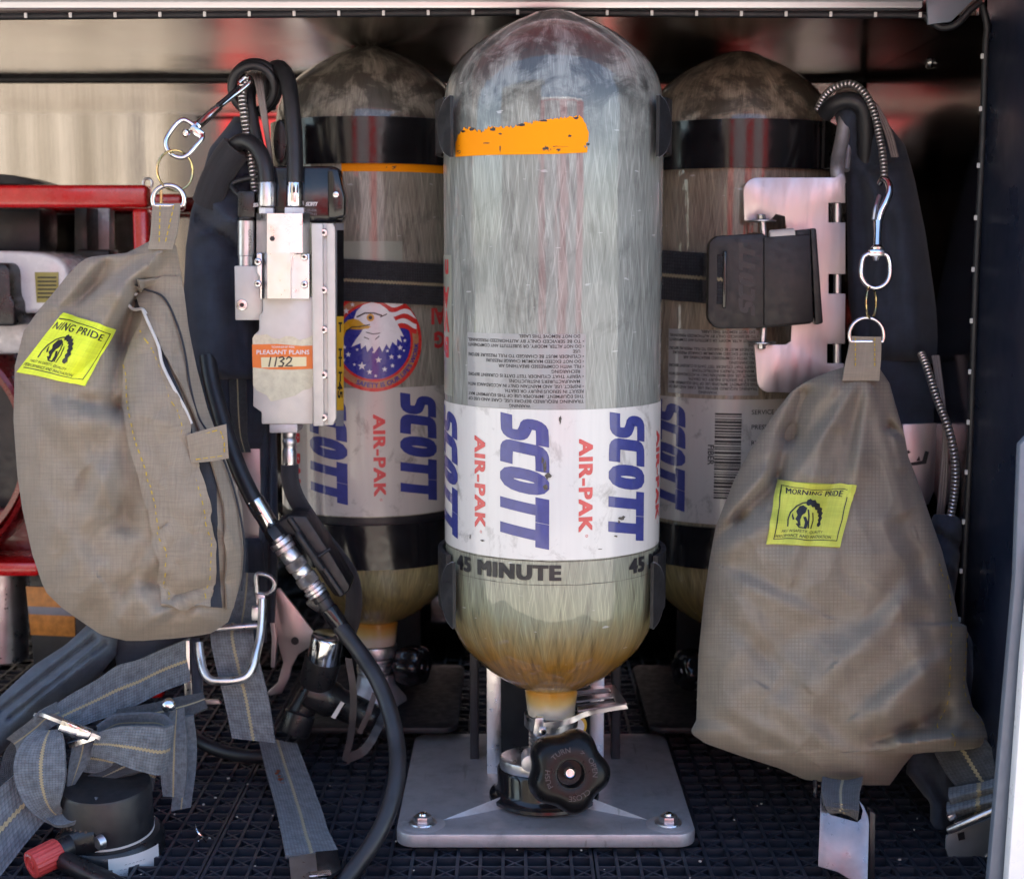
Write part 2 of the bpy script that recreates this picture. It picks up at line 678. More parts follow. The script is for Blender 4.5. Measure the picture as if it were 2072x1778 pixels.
def fiber(name, dark, light, warm, z_lo, z_hi, dirt=.6, seed=0.0):
    """wound glass-fibre shell: uv.x runs round the shell in metres, uv.y along it"""
    k = NT(name)
    cols = []
    for i, (rot, sx, off) in enumerate(((R(9), 1, 0), (R(-11), 1, 3.7), (R(3), 1, 9.1))):
        v = k.coord('UV', (300, 13, 1), (0, 0, 0), (seed + off, seed, 0))
        # shear the sheet so that fibres cross at a small angle
        s = k.sep(v)
        cx = k.n('ShaderNodeCombineXYZ')
        k.l(k.math('ADD', s[0], k.math('MULTIPLY', s[1], (4.2, -4.6, .9)[i])), cx.inputs[0])
        k.l(s[1], cx.inputs[1])
        cols.append(k.noise(cx.outputs[0], (.62, .75, 1.5)[i], 5, .62, .3))
    f = k.math('ADD', k.math('MULTIPLY', cols[0], .42), k.math('ADD', k.math('MULTIPLY', cols[1], .38), k.math('MULTIPLY', cols[2], .2)))
    c = k.ramp(f, [(.36, dark), (.46, tuple((a + 2 * b) / 3 for a, b in zip(dark, light))), (.55, light), (.68, tuple(min(1, q * 1.3) for q in light))])
    # single pale strands lying over the rest
    for sh, of in ((4.0, 2.2), (-4.4, 6.1), (1.2, 8.8)):
        v = k.coord('UV', (820, 30, 1), (0, 0, 0), (seed + of, seed, 0))
        s = k.sep(v)
        cx = k.n('ShaderNodeCombineXYZ')
        k.l(k.math('ADD', s[0], k.math('MULTIPLY', s[1], sh)), cx.inputs[0])
        k.l(s[1], cx.inputs[1])
        st = k.noise(cx.outputs[0], .8, 3, .5)
        c = k.mix(k.ramp(st, [(.56, 0.0), (.70, .42)]), c, tuple(min(1, q * 2.0) for q in light))
    # resin that has yellowed towards the neck
    ob = k.sep(k.coord('Object'))
    n1 = k.noise(k.coord('UV', (60, 14, 1)), 1.0, 4)
    zz = k.math('ADD', ob[2], k.math('MULTIPLY', k.math('SUBTRACT', n1, .5), .03))
    mr = k.n('ShaderNodeMapRange')
    k.l(zz, mr.inputs[0])
    mr.inputs[1].default_value = z_lo
    mr.inputs[2].default_value = z_hi
    mr.inputs[3].default_value = 1.0
    mr.inputs[4].default_value = 0.0
    mo = k.n('ShaderNodeMapRange')
    k.l(zz, mo.inputs[0])
    mo.inputs[1].default_value = -.205
    mo.inputs[2].default_value = -.11
    mo.inputs[3].default_value = 1.0
    mo.inputs[4].default_value = 0.0
    c = k.mix(k.math('MULTIPLY', mo.outputs[0], .75), c, (.90, .88, .45), 'MULTIPLY')
    c = k.mix(k.math('MULTIPLY', mr.outputs[0], .88), c, k.ramp(f, [(.38, tuple(q * .35 for q in warm)), (.60, warm)]), 'MIX')
    # rubbed dark blotches on the shoulder
    bz = k.n('ShaderNodeMapRange')
    k.l(ob[2], bz.inputs[0])
    bz.inputs[1].default_value = .155
    bz.inputs[2].default_value = .205
    bl = k.noise(k.coord('UV', (30, 34, 1), (0, 0, 0), (seed * 3, .4, 0)), 1.0, 7, .66, .5)
    c = k.mix(k.math('MULTIPLY', k.math('MULTIPLY', bz.outputs[0], k.ramp(bl, [(.42, 0.0), (.56, 1.0)])), .85), c, tuple(q * .4 for q in dark))
    # scuffs and grime
    g = k.noise(k.coord('UV', (22, 16, 1), (0, 0, 0), (seed * 2, 1.3, 0)), 1.4, 7, .68, .6)
    g2 = k.noise(k.coord('UV', (3, 3, 1), (0, 0, 0), (seed, 0, 0)), 1.3, 2)
    gm = k.math('MULTIPLY', k.ramp(g, [(.52, 0.0), (.66, 1.0)]), k.ramp(g2, [(.42, 0.0), (.6, 1.0)]))
    c = k.mix(k.math('MULTIPLY', gm, dirt * .55), c, (.035, .036, .038))
    s = k.noise(k.coord('UV', (70, 260, 1), (0, 0, R(20))), 1.0, 2, .4)
    c = k.mix(k.ramp(s, [(.72, 0.0), (.76, .55)]), c, (.55, .56, .56))
    k.set(Base_Color=c, Roughness=.45, Coat_Weight=1.0, Coat_Roughness=.03, Coat_IOR=1.52)
    wv = k.noise(k.coord('UV', (150, 5, 1)), .7, 3, .5)
    wv2 = k.noise(k.coord('UV', (40, 22, 1)), 1.0, 3, .5)
    a = k.bump(k.math('ADD', wv, k.math('MULTIPLY', wv2, .8)), .22, .0012, into='Coat Normal')
    k.bump(f, .25, .0008)
    return k.m


M['fiber_front'] = fiber('glass fibre shell grey', (.085, .093, .087), (.235, .253, .232), (.30, .135, .004), -.240, -.196, .7, 0.3)
M['fiber_left'] = fiber('glass fibre shell reflected tan', (.09, .086, .07), (.275, .265, .22), (.22, .15, .03), -.262, -.215, .7, 5.1)  # both rear shells: warm reflections in the shade painted into the base colour
M['fiber_right'] = fiber('glass fibre shell reflected brown', (.08, .066, .046), (.26, .22, .165), (.20, .14, .03), -.262, -.215, .8, 8.7)


def band_paper(name, col, dirt):
    k = NT(name)
    v = k.coord('UV', (30, 22, 1))
    g = k.noise(v, 1.3, 8, .68, .6)
    c = k.mix(k.ramp(g, [(.56, 0.0), (.70, dirt)]), col, (.12, .11, .10))
    lines = k.noise(k.coord('UV', (240, 14, 1)), .8, 4, .6)
    c = k.mix(k.ramp(lines, [(.45, 0.0), (.75, .22)]), c, tuple(q * .72 for q in col))
    k.set(Base_Color=c, Roughness=.35, Coat_Weight=.7, Coat_Roughness=.07)
    wv = k.noise(k.coord('UV', (150, 5, 1)), .7, 3, .5)
    k.bump(wv, .3, .0012, into='Coat Normal')
    return k.m


M['label_white'] = band_paper('white wrap label', (.64, .64, .615), .6)
M['label_old'] = band_paper('worn wrap label', (.50, .48, .44), .8)
M['label_clear'] = band_paper('grey clear label', (.30, .33, .28), .5)
M['label_sheet'] = band_paper('grey notice label', (.30, .31, .31), .5)


def tape_mat():
    k = NT('orange tape')
    g = k.noise(k.coord('UV', (26, 60, 1)), 1.5, 6, .65)
    c = k.mix(k.ramp(g, [(.62, 0.0), (.65, 1.0)]), (.92, .31, .002), (.06, .055, .05))
    k.set(Base_Color=c, Roughness=.6, Specular_IOR_Level=.15)
    k.bump(k.noise(k.coord('UV', (160, 30, 1)), 1.0, 3), .3, .0008)
    return k.m


M['tape'] = tape_mat()


def fabric(name, col, grid=0.0, var=.18, rough=.9, gscale=1.0, weave=.25):
    """woven cloth; uv in metres"""
    k = NT(name)
    v = k.coord('UV')
    s = k.sep(v)
    f = k.noise(k.coord('UV', (38, 38, 1)), 1.0, 5, .6)
    c = k.ramp(f, [(.3, tuple(q * (1 - var) for q in col)), (.7, tuple(q * (1 + var) for q in col))])
    w1 = k.math('SINE', k.math('MULTIPLY', s[0], 2 * PI / .00115))
    w2 = k.math('SINE', k.math('MULTIPLY', s[1], 2 * PI / .00115))
    slub1 = k.noise(k.coord('UV', (40, 900, 1)), 1.0, 2)
    slub2 = k.noise(k.coord('UV', (900, 40, 1)), 1.0, 2)
    sl = k.math('ADD', slub1, slub2)
    c = k.mix(.55, c, k.ramp(k.math('MULTIPLY', sl, .5), [(.38, .80), (.62, 1.16)]), 'MULTIPLY')
    if grid:
        p = .0044 * gscale
        gx = k.math('POWER', k.math('ABSOLUTE', k.math('SINE', k.math('MULTIPLY', s[0], PI / p))), 14)
        gy = k.math('POWER', k.math('ABSOLUTE', k.math('SINE', k.math('MULTIPLY', s[1], PI / p))), 14)
        g = k.math('MAXIMUM', gx, gy)
        gn = k.ramp(k.noise(k.coord('UV', (30, 26, 1), (0, 0, 0), (3, 7, 0)), 1.2, 4), [(.35, .25), (.65, 1.5)])
        c = k.mix(k.math('MULTIPLY', k.math('MULTIPLY', g, gn), grid), c, tuple(q * .5 for q in col))
        stn = k.noise(k.coord('UV', (14, 11, 1), (0, 0, 0), (1, 2, 0)), 1.0, 6, .62)
        c = k.mix(k.ramp(stn, [(.52, 0.0), (.72, .2)]), c, (col[0] * .74, col[1] * .72, col[2] * .70))
    h = k.math('ADD', k.math('MULTIPLY', k.math('ADD', w1, w2), .25), k.math('MULTIPLY', sl, 1.2))
    k.set(Base_Color=c, Roughness=rough, Sheen_Weight=.12, Sheen_Roughness=.5)
    k.bump(h, weave * .6, .0005)
    return k.m


M['bag_cloth'] = fabric('taupe ripstop cloth', (.262, .222, .170), .12, .11)
M['bag_cloth_dark'] = fabric('taupe ripstop cloth darker', (.212, .184, .143), .30, .11, gscale=.72)
M['bag_lining'] = fabric('dark hook tape', (.022, .026, .036), 0, weave=.6)
M['navy_cloth'] = fabric('navy strap cloth', (.022, .030, .050), 0, var=.3)
M['blue_cloth'] = fabric('faded blue strap cloth', (.060, .085, .118), 0, var=.25)
M['patch'] = fabric('lime yellow patch', (.74, .86, .03), 0, var=.05, rough=.6, weave=.1)
M['patch_old'] = fabric('soiled lime patch', (.50, .54, .07), 0, var=.12, rough=.6, weave=.1)
M['sleeve'] = fabric('black hose sleeve', (.020, .020, .025), 0, var=.3, weave=.6)


def webbing(name, col, stripe=(.36, .31, .19), ribs=True, wear=.4):
    """strap webbing: uv.x 0..1 across, uv.y in widths along"""
    k = NT(name)
    s = k.sep(k.coord('UV'))
    f = k.noise(k.coord('UV', (3, 3, 1)), 1.6, 5, .6)
    c = k.ramp(f, [(.3, tuple(q * (1 - wear) for q in col)), (.7, tuple(q * (1 + wear) for q in col))])
    wx = k.math('ABSOLUTE', k.math('SINE', k.math('MULTIPLY', s[0], PI * 15)))
    wy = k.math('ABSOLUTE', k.math('SINE', k.math('MULTIPLY', s[1], PI * 15)))
    wv = k.math('MULTIPLY', wx, wy)
    c = k.mix(k.ramp(wv, [(0.0, .55), (.35, 0.0)]), c, tuple(q * .3 for q in col))
    zig = k.math('MULTIPLY', k.math('SINE', k.math('MULTIPLY', s[1], PI * 26)), .012)
    d = k.math('ABSOLUTE', k.math('SUBTRACT', k.math('ADD', s[0], zig), .5))
    c = k.mix(k.math('LESS_THAN', d, .034), c, k.ramp(k.noise(k.coord('UV', (60, 60, 1)), 1.0, 2), [(.3, tuple(q * .6 for q in stripe)), (.7, stripe)]))
    k.set(Base_Color=c, Roughness=.85, Sheen_Weight=.15)
    k.bump(wv, .5, .0008)
    return k.m


M['web_dark'] = webbing('dark webbing', (.022, .024, .030))
M['web_grey'] = webbing('grey webbing', (.125, .136, .150))
M['web_blue'] = webbing('blue grey webbing', (.115, .135, .160))
M['web_mid'] = webbing('charcoal webbing', (.048, .052, .060))


def corrugated(name):
    k = NT(name)
    s = k.sep(k.coord('UV'))
    h = k.math('ABSOLUTE', k.math('SINE', k.math('MULTIPLY', s[1], PI / .0034)))
    c = k.ramp(h, [(0.0, (.18, .17, .16)), (.5, (.80, .76, .74))])
    k.set(Base_Color=c, Metallic=.9, Roughness=.3)
    k.bump(h, 1.0, .0015)
    return k.m


M['corrugated'] = corrugated('corrugated steel sleeve')


def knurl(name):
    k = NT(name)
    s = k.sep(k.coord('UV'))
    a = k.math('SINE', k.math('MULTIPLY', k.math('ADD', s[0], s[1]), PI / .0009))
    b = k.math('SINE', k.math('MULTIPLY', k.math('SUBTRACT', s[0], s[1]), PI / .0009))
    h = k.math('MULTIPLY', a, b)
    k.set(Base_Color=k.ramp(h, [(.3, (.28, .26, .25)), (.7, (.62, .58, .56))]), Metallic=.95, Roughness=.35)
    k.bump(h, .6, .0008)
    return k.m


M['knurl'] = knurl('knurled steel')


def rust_web():
    return M['web_grey']
M['grime'] = simple('grime', (.09, .08, .065), .8, var=.4, vscale=500)
M['buckle_black'] = simple('matt black buckle', (.008, .008, .010), .5, var=.3, bump=.15, bscale=1500)
def worn_cast():
    k = NT('worn cast plate')
    a = k.noise(k.coord('Object', (1, 1, 1)), 34, 8, .66)
    s = k.noise(k.coord('Object', (14, 190, 60), (0, 0, R(25))), 1.0, 3, .5)
    s2 = k.noise(k.coord('Object', (170, 12, 60), (0, 0, R(14))), 1.0, 3, .5)
    g = k.noise(k.coord('Object'), 900, 2)
    c = k.ramp(a, [(.30, (.34, .34, .35)), (.5, (.50, .50, .52)), (.70, (.57, .57, .60))])
    c = k.mix(k.ramp(s, [(.66, 0.0), (.72, .6)]), c, (.66, .66, .68))
    c = k.mix(k.ramp(s2, [(.68, 0.0), (.73, .5)]), c, (.20, .19, .18))
    k.set(Base_Color=c, Metallic=.7, Roughness=k.ramp(a, [(.3, .62), (.7, .42)]))
    k.bump(g, .3, .0005)
    return k.m


M['worn_cast'] = worn_cast()
M['grit'] = simple('pale grit', (.45, .42, .36), .9, var=.4, vscale=900)
def neck_mat():
    k = NT('resin neck fading to white')
    z = k.sep(k.coord('Object'))[2]
    f = k.noise(k.coord('Object', (1, 1, .5)), 60, 4)
    zz = k.math('ADD', z, k.math('MULTIPLY', k.math('SUBTRACT', f, .5), .006))
    mr = k.n('ShaderNodeMapRange')
    k.l(zz, mr.inputs[0])
    mr.inputs[1].default_value = -.012
    mr.inputs[2].default_value = .010
    k.set(Base_Color=k.ramp(mr.outputs[0], [(.1, (.56, .50, .40)), (.45, (.52, .36, .13)), (.8, (.45, .22, .03))]), Roughness=.3, Coat_Weight=.6, Coat_Roughness=.05)
    return k.m


M['neck'] = neck_mat()
M['rim_highlight'] = simple('pad rim highlight', (.17, .175, .19), .35, var=.2)  # lighter grey painted in for the reflective highlight along the pad edge
M['wheel_black'] = simple('black hand wheel', (.006, .006, .007), .30, var=.2, bump=.02, bscale=300, rvar=.04)
M['wheel_black'].node_tree.nodes['Principled BSDF'].inputs['Specular IOR Level'].default_value = .22
M['rust'] = simple('dried rust stain', (.22, .055, .022), .8, var=.4, vscale=400, bump=.3)
M['sticker_cream'] = simple('cream sticker field', (.80, .74, .46), .45, var=.05)
M['tape_clear'] = simple('yellowed clear tape', (.64, .63, .47), .3, var=.12, vscale=120, bump=.4, bscale=120, coat=.6)
M['navy_blue'] = fabric('dull navy pad cloth', (.030, .042, .070), 0, var=.3)
M['grey_satin'] = simple('grey satin tongue', (.17, .18, .19), .4, .3, var=.1)
M['buckle_mirror'] = simple('scuffed mirror buckle', (.20, .21, .25), .36, .55, var=.3, vscale=50, bump=.03, bscale=60)
M['yellow_dull'] = simple('dull yellow label', (.36, .32, .09), .5, var=.15)

# ================================================================ the compartment (setting)
YF, YB = 1.21, 1.62                      # opening plane and back wall
ZC = zat(155, YB)                        # ceiling
XR = xat(1742, YB, 300)                  # right wall
XL = -1.05

mb = MB(M['stainless'])
mb.box(((XL + XR) / 2, YB + .02, ZC / 2), (XR - XL + .06, .04, ZC + .12))
struct('back_wall', mb)
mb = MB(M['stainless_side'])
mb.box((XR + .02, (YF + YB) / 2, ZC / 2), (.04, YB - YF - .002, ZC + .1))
struct('side_wall', mb)
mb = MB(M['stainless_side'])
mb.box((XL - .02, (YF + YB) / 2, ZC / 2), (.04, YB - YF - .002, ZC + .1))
struct('far_side_wall', mb)
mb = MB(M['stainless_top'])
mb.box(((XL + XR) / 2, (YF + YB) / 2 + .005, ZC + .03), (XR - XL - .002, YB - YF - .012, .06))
struct('ceiling', mb)
mb = MB(M['black_satin'])
mb.box(((XL + XR) / 2, (.93 + YB) / 2, -.038), (XR - XL + .2, YB - .93 + .06, .05))
struct('compartment_floor', mb)
mb = MB(M['seal'])
mb.tube([(XL, YB - .004, ZC - .003), (XR, YB - .004, ZC - .003)], .0042, 8, smooth=False)
mb.tube([(XR - .002, YB - .003, ZC), (XR - .002, YB - .003, 0)], .002, 8, smooth=False)
struct('caulk_joint', mb)
# body of the vehicle above and below the opening
mb = MB(M['red_paint'])
mb.box((0, 1.81, ZC + .835), (5, 1.5, 1.6), .02)
mb.box((0, YF + .75, -.55), (5, 1.5, .9), .02)
mb.box((XL - 1.25, YF + .75, .3), (2.2, 1.5, 1.2))
mb.box((XR + 1.3, YF + .75, .3), (2.2, 1.5, 1.2))
mb.box((0, YB + .35, .3), (3, .5, 1.2))
struct('vehicle_body', mb)

# rail along the top of the opening
mb = MB(M['frame_alu'])
x1 = xat(1868, 1.196, 20)
mb.box(((XL + x1) / 2, 1.203, zat(17, 1.196) + .03), (x1 - XL, .012, .06), .002)
mb.box(((XL + x1) / 2, 1.180, zat(-2, 1.18) + .03), (x1 - XL, .034, .06), .003)
o = obj('top_rail', mb)
tag(o, 'pale aluminium rail along the top edge of the open compartment', 'rail')
mb = MB(M['jamb_edge'])
mb.plate([(1876, -20), (1990, -20), (1962, 8), (1925, 44), (1878, 50)], 1.192, 1.196, .0006)
o = obj('corner_gusset', mb)
tag(o, 'grey sheet metal gusset in the upper right corner of the opening', 'gusset')

# bulb seal along the top and down the right side, with little clips
def seal_obj(pts, cpts, label, nm):
    t = MB(M['seal'])
    t.tube(pts, .0029, 10, n=6)
    root = obj(nm, t)
    tag(root, label, 'door seal', 'rubber seals round the opening')
    for c in cpts:
        b = MB(M['tan_edge'])
        b.box(c, (.0024, .0022, .0042), .0005)
        obj('clip', b, root)
    return root

top = [at(u, 26 + (30 - 26) * 0 + 8 * abs(u - 1036) / 1036 * (1 if u < 1036 else .9), 1.199) for u in range(-60, 1861, 120)]
top += [at(1880, 40, 1.198), at(1905, 56, 1.196), at(1935, 50, 1.19), at(1962, 22, 1.188), at(1985, 4, 1.188)]
cl = []
u = 52
while u < 1870:
    cl.append(at(u, 25 + 7 * abs(u - 1036) / 1036, 1.195))
    u += 90.5
seal_obj(top, cl, 'black rubber bulb seal running along the top of the opening', 'rubber_seal')
sd_old = [at(1986, 6, 1.196), at(1994, 60, 1.198), at(1990, 300, 1.2), at(1980, 560, 1.2), at(1968, 900, 1.2), at(1958, 1200, 1.2), at(1948, 1500, 1.2), at(1938, 1850, 1.2)]
sd = [at(1986, 6, 1.196), Vector((XR - .001, 1.199, ZC - .012))] + [Vector((XR - .001 + .0006 * math.sin(k * 2.1), 1.2, ZC - .03 - k * .085)) for k in range(8)]
P = catmull(sd, 10)
cl = []
acc = 0
for a, b in zip(P, P[1:]):
    acc += (b - a).length
    if acc > .0375:
        acc = 0
        cl.append(b + Vector((-.003, -.001, 0)))
seal_obj(sd, cl, 'black rubber bulb seal running down the right side of the opening', 'rubber_seal')
b = MB(M['screw'])
pc = Vector((XR, 1.36, zat(128, 1.36)))
pc.x = XR - .001
b.cyl(pc, pc + Vector((-.003, 0, 0)), .006, .004, 16)
o = obj('rivet', b)
tag(o, 'shiny rivet high on the dark right side wall', 'rivet')

# jamb to the right of the opening
jm = MB(M['jamb'])
jm.box((XR + .016, (YF + .985) / 2 - .001, ZC / 2 - .1), (.030, YF - .985, ZC + .5), .002)
o = obj('door_jamb', jm)
tag(o, 'dark navy painted jamb right of the compartment opening', 'jamb')
jb = MB(M['jamb_edge'])
jb.plate([(2064, 900), (2100, 860), (2096, 1178), (2042, 1778), (2030, 1900), (1990, 1900), (2001, 1778), (2054, 1174)], 1.0, 1.008, .001)
o = obj('edge_trim', jb)
jw = MB(M['jamb_white'])
jw.plate([(2092, 1120), (2160, 1120), (2160, 1900), (2029, 1900), (2040, 1778), (2072, 1330)], .985, .996, .001)
obj('white_face', jw, o)
tag(o, 'pale grey and white edge trim leaning at the lower right', 'trim')

# lattice floor mats
TS = .3048
def mat_tile_mesh():
    t = MB(M['mat'])
    n = 17
    c = TS / n
    g = TS - .0012
    for i in range(n + 1):
        p = min(max(-TS / 2 + i * c, -g / 2 + .0013), g / 2 - .0013)
        t.box((p, 0, -.0060), (.0026, g, .0120))
        t.box((0, p, -.0062), (g - .0004, .0025, .0117))
    for s in (1, -1):
        for i in range(-n + 1, n):
            # diagonal line x - s*y = i*c clipped to the tile
            d = i * c
            L = (TS - abs(d)) * math.sqrt(2) - .004
            if L <= .004:
                continue
            mid_ = Vector((d / 2, -s * d / 2, -.0066 - (.0002 if s > 0 else 0)))
            if (i % 2 == 0):
                t.box(mid_, (L, .0020, .0110), 0, Matrix.Rotation(s * PI / 4, 3, 'Z'))
    return t

tile = None
x0 = xat(1205, 1.07, 1740) - .0006
for iy in range(3):
    for ix in range(-3, 2):
        px_, py_ = x0 + TS * (ix + .5) - TS * 0, .945 + TS * (iy + .5)
        if iy == 2:
            py_ = .945 + TS * 2.5
        if tile is None:
            tile = obj('mat_tile', mat_tile_mesh())
            tag(tile, 'black plastic lattice mat tile lying on the compartment floor', 'floor mat', 'interlocking floor mat tiles')
            tile.location = (px_, py_, -.0061)
        else:
            if py_ - TS / 2 > YB - .02:
                continue
            k = tile.copy()
            COL.objects.link(k)
            k.location = (px_, py_, -.0061)

gm = MB(M['grit'])
rg = random.Random(3)
for k in range(70):
    p = Vector((rg.uniform(-.38, .36), rg.uniform(1.02, 1.3), .0004))
    s_ = rg.uniform(.0006, .0018)
    gm.box(p, (s_, s_ * rg.uniform(.5, 1.6), s_ * .7), 0, Matrix.Rotation(rg.uniform(0, 3), 3, 'Z'))
o = obj('grit', gm)
tag(o, 'pale grit scattered over the black floor mats', 'grit', None, 'stuff')

# ================================================================ cylinders
RC = .089
PROF = [(0, 0), (.10, .008), (.20, .030), (.30, .079), (.42, .128), (.527, .186), (.615, .24), (.695, .30), (.77, .36), (.832, .415), (.885, .485), (.924, .553), (.953, .625), (.975, .69), (.992, .79), (1.0, .93)]


class Cyl:
    def __init__(s, cu, D):
        s.cu, s.D = cu, D
        p = at(cu, 700, D)
        s.X, s.Y = p.x, D
        s.tc = math.atan2(-p.x, D)             # direction of the camera seen from the axis
        s.Rp = RC / D * FPX

    def th(s, u):
        return math.asin(max(-1, min(1, (u - s.cu) / s.Rp))) + s.tc

    def pt(s, th, z, off=0.0):
        r = RC + off
        return Vector((s.X + r * math.sin(th), s.Y - r * math.cos(th), z))

    def zf(s, v, u=None):
        th = s.tc if u is None else s.th(u)
        return zat(v, s.Y - RC * math.cos(th))

    def uz(s, u, v):
        """picture point -> (arc length, height)"""
        return s.th(u) * RC, s.zf(v, u)

    def fr(s, off):
        return lambda x, z: s.pt(x / RC, z, off)

    def shell(s, mb, t0, t1, z0, z1, off, n=40, m=6, th=0.0):
        mb.grid(lambda i, j: s.pt(t0 + (t1 - t0) * i / (n - 1), z0 + (z1 - z0) * j / (m - 1), off), n, m,
                uvfn=lambda i, j: ((t0 + (t1 - t0) * i / (n - 1)) * RC + 1, (z1 - z0) * j / (m - 1)))
        return mb


def cylinder(cu, D, v_top, v_neck, mat, label, where):
    c = Cyl(cu, D)
    zt, zb = zat(v_top, D), zat(v_neck, D)
    root = thing('air_cylinder', (c.X, c.Y, 0), label, 'air cylinder', None)
    b = MB(mat)
    pr = [(r * RC, zt - d * RC) for r, d in PROF]
    k = 8
    zs = pr[-1][1]
    bot = [(r * RC, zb + (d - .066) * RC * 1.22) for r, d in PROF if r >= .25][::-1]
    ze = bot[0][1]
    mid_ = [(RC, zs + (ze - zs) * i / k) for i in range(1, k)]
    prof = pr + mid_ + bot + [(.0225, zb + .001), (.012, zb)]
    b.lathe(prof[::-1], (c.X, c.Y, 0), None, 96, PI / 2, PI / 2 + 2 * PI)
    obj('shell', b, root, 60)
    return c, root, zt, zb


CF, RF, FT, FB = cylinder(1118, 1.18, 22, 1388, M['fiber_front'], 'large grey glass fibre air cylinder standing in front with an orange tape strip', 'front')
CLf, RL, LT, LB = cylinder(753, 1.40, 93, 1254, M['fiber_left'], 'air cylinder behind at left carrying a round eagle sticker', 'left')
CR, RR, RT, RB = cylinder(1483, 1.40, 104, 1262, M['fiber_right'], 'brownish air cylinder behind at right with a bar code label', 'right')


def scott(c, mb, tl, zt, zb, w, off):
    """logo reading downwards, tops of the letters to the right; tl = arc position of its left edge"""
    V, Fs = fit(logo_letters(), 0, zt - zb, 0, w)
    V = [(tl + y, zt - x) for x, y in V]
    mb.shape2d(V, Fs, c.fr(off), .004)


def downtext(c, mb, s, tl, zt, zb, w, off, bold=.03):
    for sh, (dx, dz) in enumerate(((0, 0), (0, .0008), (0, .0016), (.0008, .0), (.0008, .0016))):
        V, Fs = fit(text2d(s, 1, .0, spacing=1.1), 0, zt - zb - .0016, 0, w - .0008)
        V = [(tl + y + dx, zt - x - dz) for x, y in V]
        mb.shape2d(V, Fs, c.fr(off + .00004 * sh), .004)


def wrap_label(c, root, v0, v1, paper, t0, t1, arcs, vs, va, wS, wA, name='wrap_label', logos=None, marks=()):
    """white band round the shell with its two repeated words"""
    z1, z0 = c.zf(v0), c.zf(v1)
    b = MB(paper)
    c.shell(b, t0, t1, z0, z1, .0004, 60, 8)
    b.use(M['logo_blue'])
    for a in arcs:
        scott(c, b, a * RC, c.zf(vs[0]), c.zf(vs[1]), wS, .0006)
    b.use(M['logo_red'])
    for a in (logos if logos is not None else arcs):
        downtext(c, b, 'AIR-PAK', a * RC - .0138 - wA, c.zf(va[0]), c.zf(va[1]), wA, .0006, .035)
        V, Fs = fit(text2d('o', 1, 0), -.0022, 0, 0, .0022)
        b.shape2d([(a * RC - .0138 - wA + .0055 + y, c.zf(va[1]) - .004 - x * 1) for x, y in V], Fs, c.fr(.0006), .004)
    b.use(M['grime'])
    for u, v, lu, lv in marks:
        ph = [(u + lu * math.cos(R(a)) * random.uniform(.4, 1.1), v + lv * math.sin(R(a)) * random.uniform(.4, 1.1)) for a in range(0, 360, 36)]
        V, Fs = polyfill([c.uz(*p) for p in ph])
        b.shape2d(V, Fs, c.fr(.0009))
    return obj(name, b, root, 60)


# ---------- front cylinder
c = CF
wrap_label(c, RF, 829, 1133, M['label_white'], R(-115), R(115), [R(-84.6), R(-28.4), R(27.8), R(84)], (836, 1112), (888, 1078), .0395, .0112, marks=((1104, 945, 5, 14), (1110, 962, 7, 10), (1106, 985, 5, 7), (1100, 930, 3, 8), (1133, 850, 3, 10), (1252, 1048, 8, 6), (1246, 1056, 4, 5), (1240, 1084, 4, 3), (985, 1093, 5, 2), (960, 1085, 1.5, 5), (1210, 1110, 5, 1)))
b = MB(M['grime'])
rq = random.Random(11)
for vv, hh in ((1136.5, 2.6), (1184, 1.2)):
    zz = [c.zf(vv + rq.uniform(-.5, .5)) for _ in range(61)]
    wdt = [pxm(hh * rq.uniform(.25, 1.0), 1.1) for _ in range(61)]
    b.grid(lambda i, j: c.pt(R(-100 + 200 * i / 60), zz[i] + (wdt[i] if j else 0), .00045), 61, 2)
b.use(M['ink'])
for a0, a1 in ((-60.5, 3.2), (41.5, 105)):
    for sh, (dx, dz) in enumerate(((0, 0), (.0012, 0), (.0024, 0), (0, .0012), (.0012, .0012), (.0024, .0012))):
        V, Fs = fit(text2d('45 MINUTE', 1, .0, spacing=1.14), R(a0) * RC + dx, R(a1) * RC - .0024 + dx, c.zf(1175) + dz, c.zf(1143) - .0012 + dz)
        b.shape2d(V, Fs, c.fr(.00055 + .00004 * sh), .004)
obj('duration_label', b, RF, 60)

px = [(932, 318), (1000, 314), (1060, 313), (1120, 312), (1180, 309), (1181, 300), (1174, 296), (1182, 288), (1183, 270), (1178, 252), (1168, 237), (1150, 236), (1135, 240), (1120, 239), (1100, 244), (1085, 243), (1076, 251), (1062, 250), (1048, 256), (1030, 256), (1012, 259), (1000, 258), (988, 265), (975, 266), (962, 258), (948, 262), (938, 272), (932, 290)]
fine = []
for a_, b_ in zip(px, px[1:] + px[:1]):
    fine.append(a_)
    if a_[1] < 310 and b_[1] < 310:
        for t in (.15, .3, .45, .6, .75, .9):
            fine.append((a_[0] + (b_[0] - a_[0]) * t, a_[1] + (b_[1] - a_[1]) * t + random.uniform(-4, 4)))
V, Fs = polyfill([c.uz(*p) for p in fine])
b = MB(M['tape']).shape2d(V, Fs, c.fr(.0005), .006)
b.use(M['ink'])
def scar(c, b, u, v, lu, lv, off, n=9):
    ph = random.uniform(0, 6)
    pts = [(u + lu * math.cos(2 * PI * k / n) * random.uniform(.5, 1.1), v + lv * math.sin(2 * PI * k / n) * random.uniform(.4, 1.1)) for k in range(n)]
    V, Fs = polyfill([c.uz(*p) for p in pts])
    b.shape2d(V, Fs, c.fr(off))
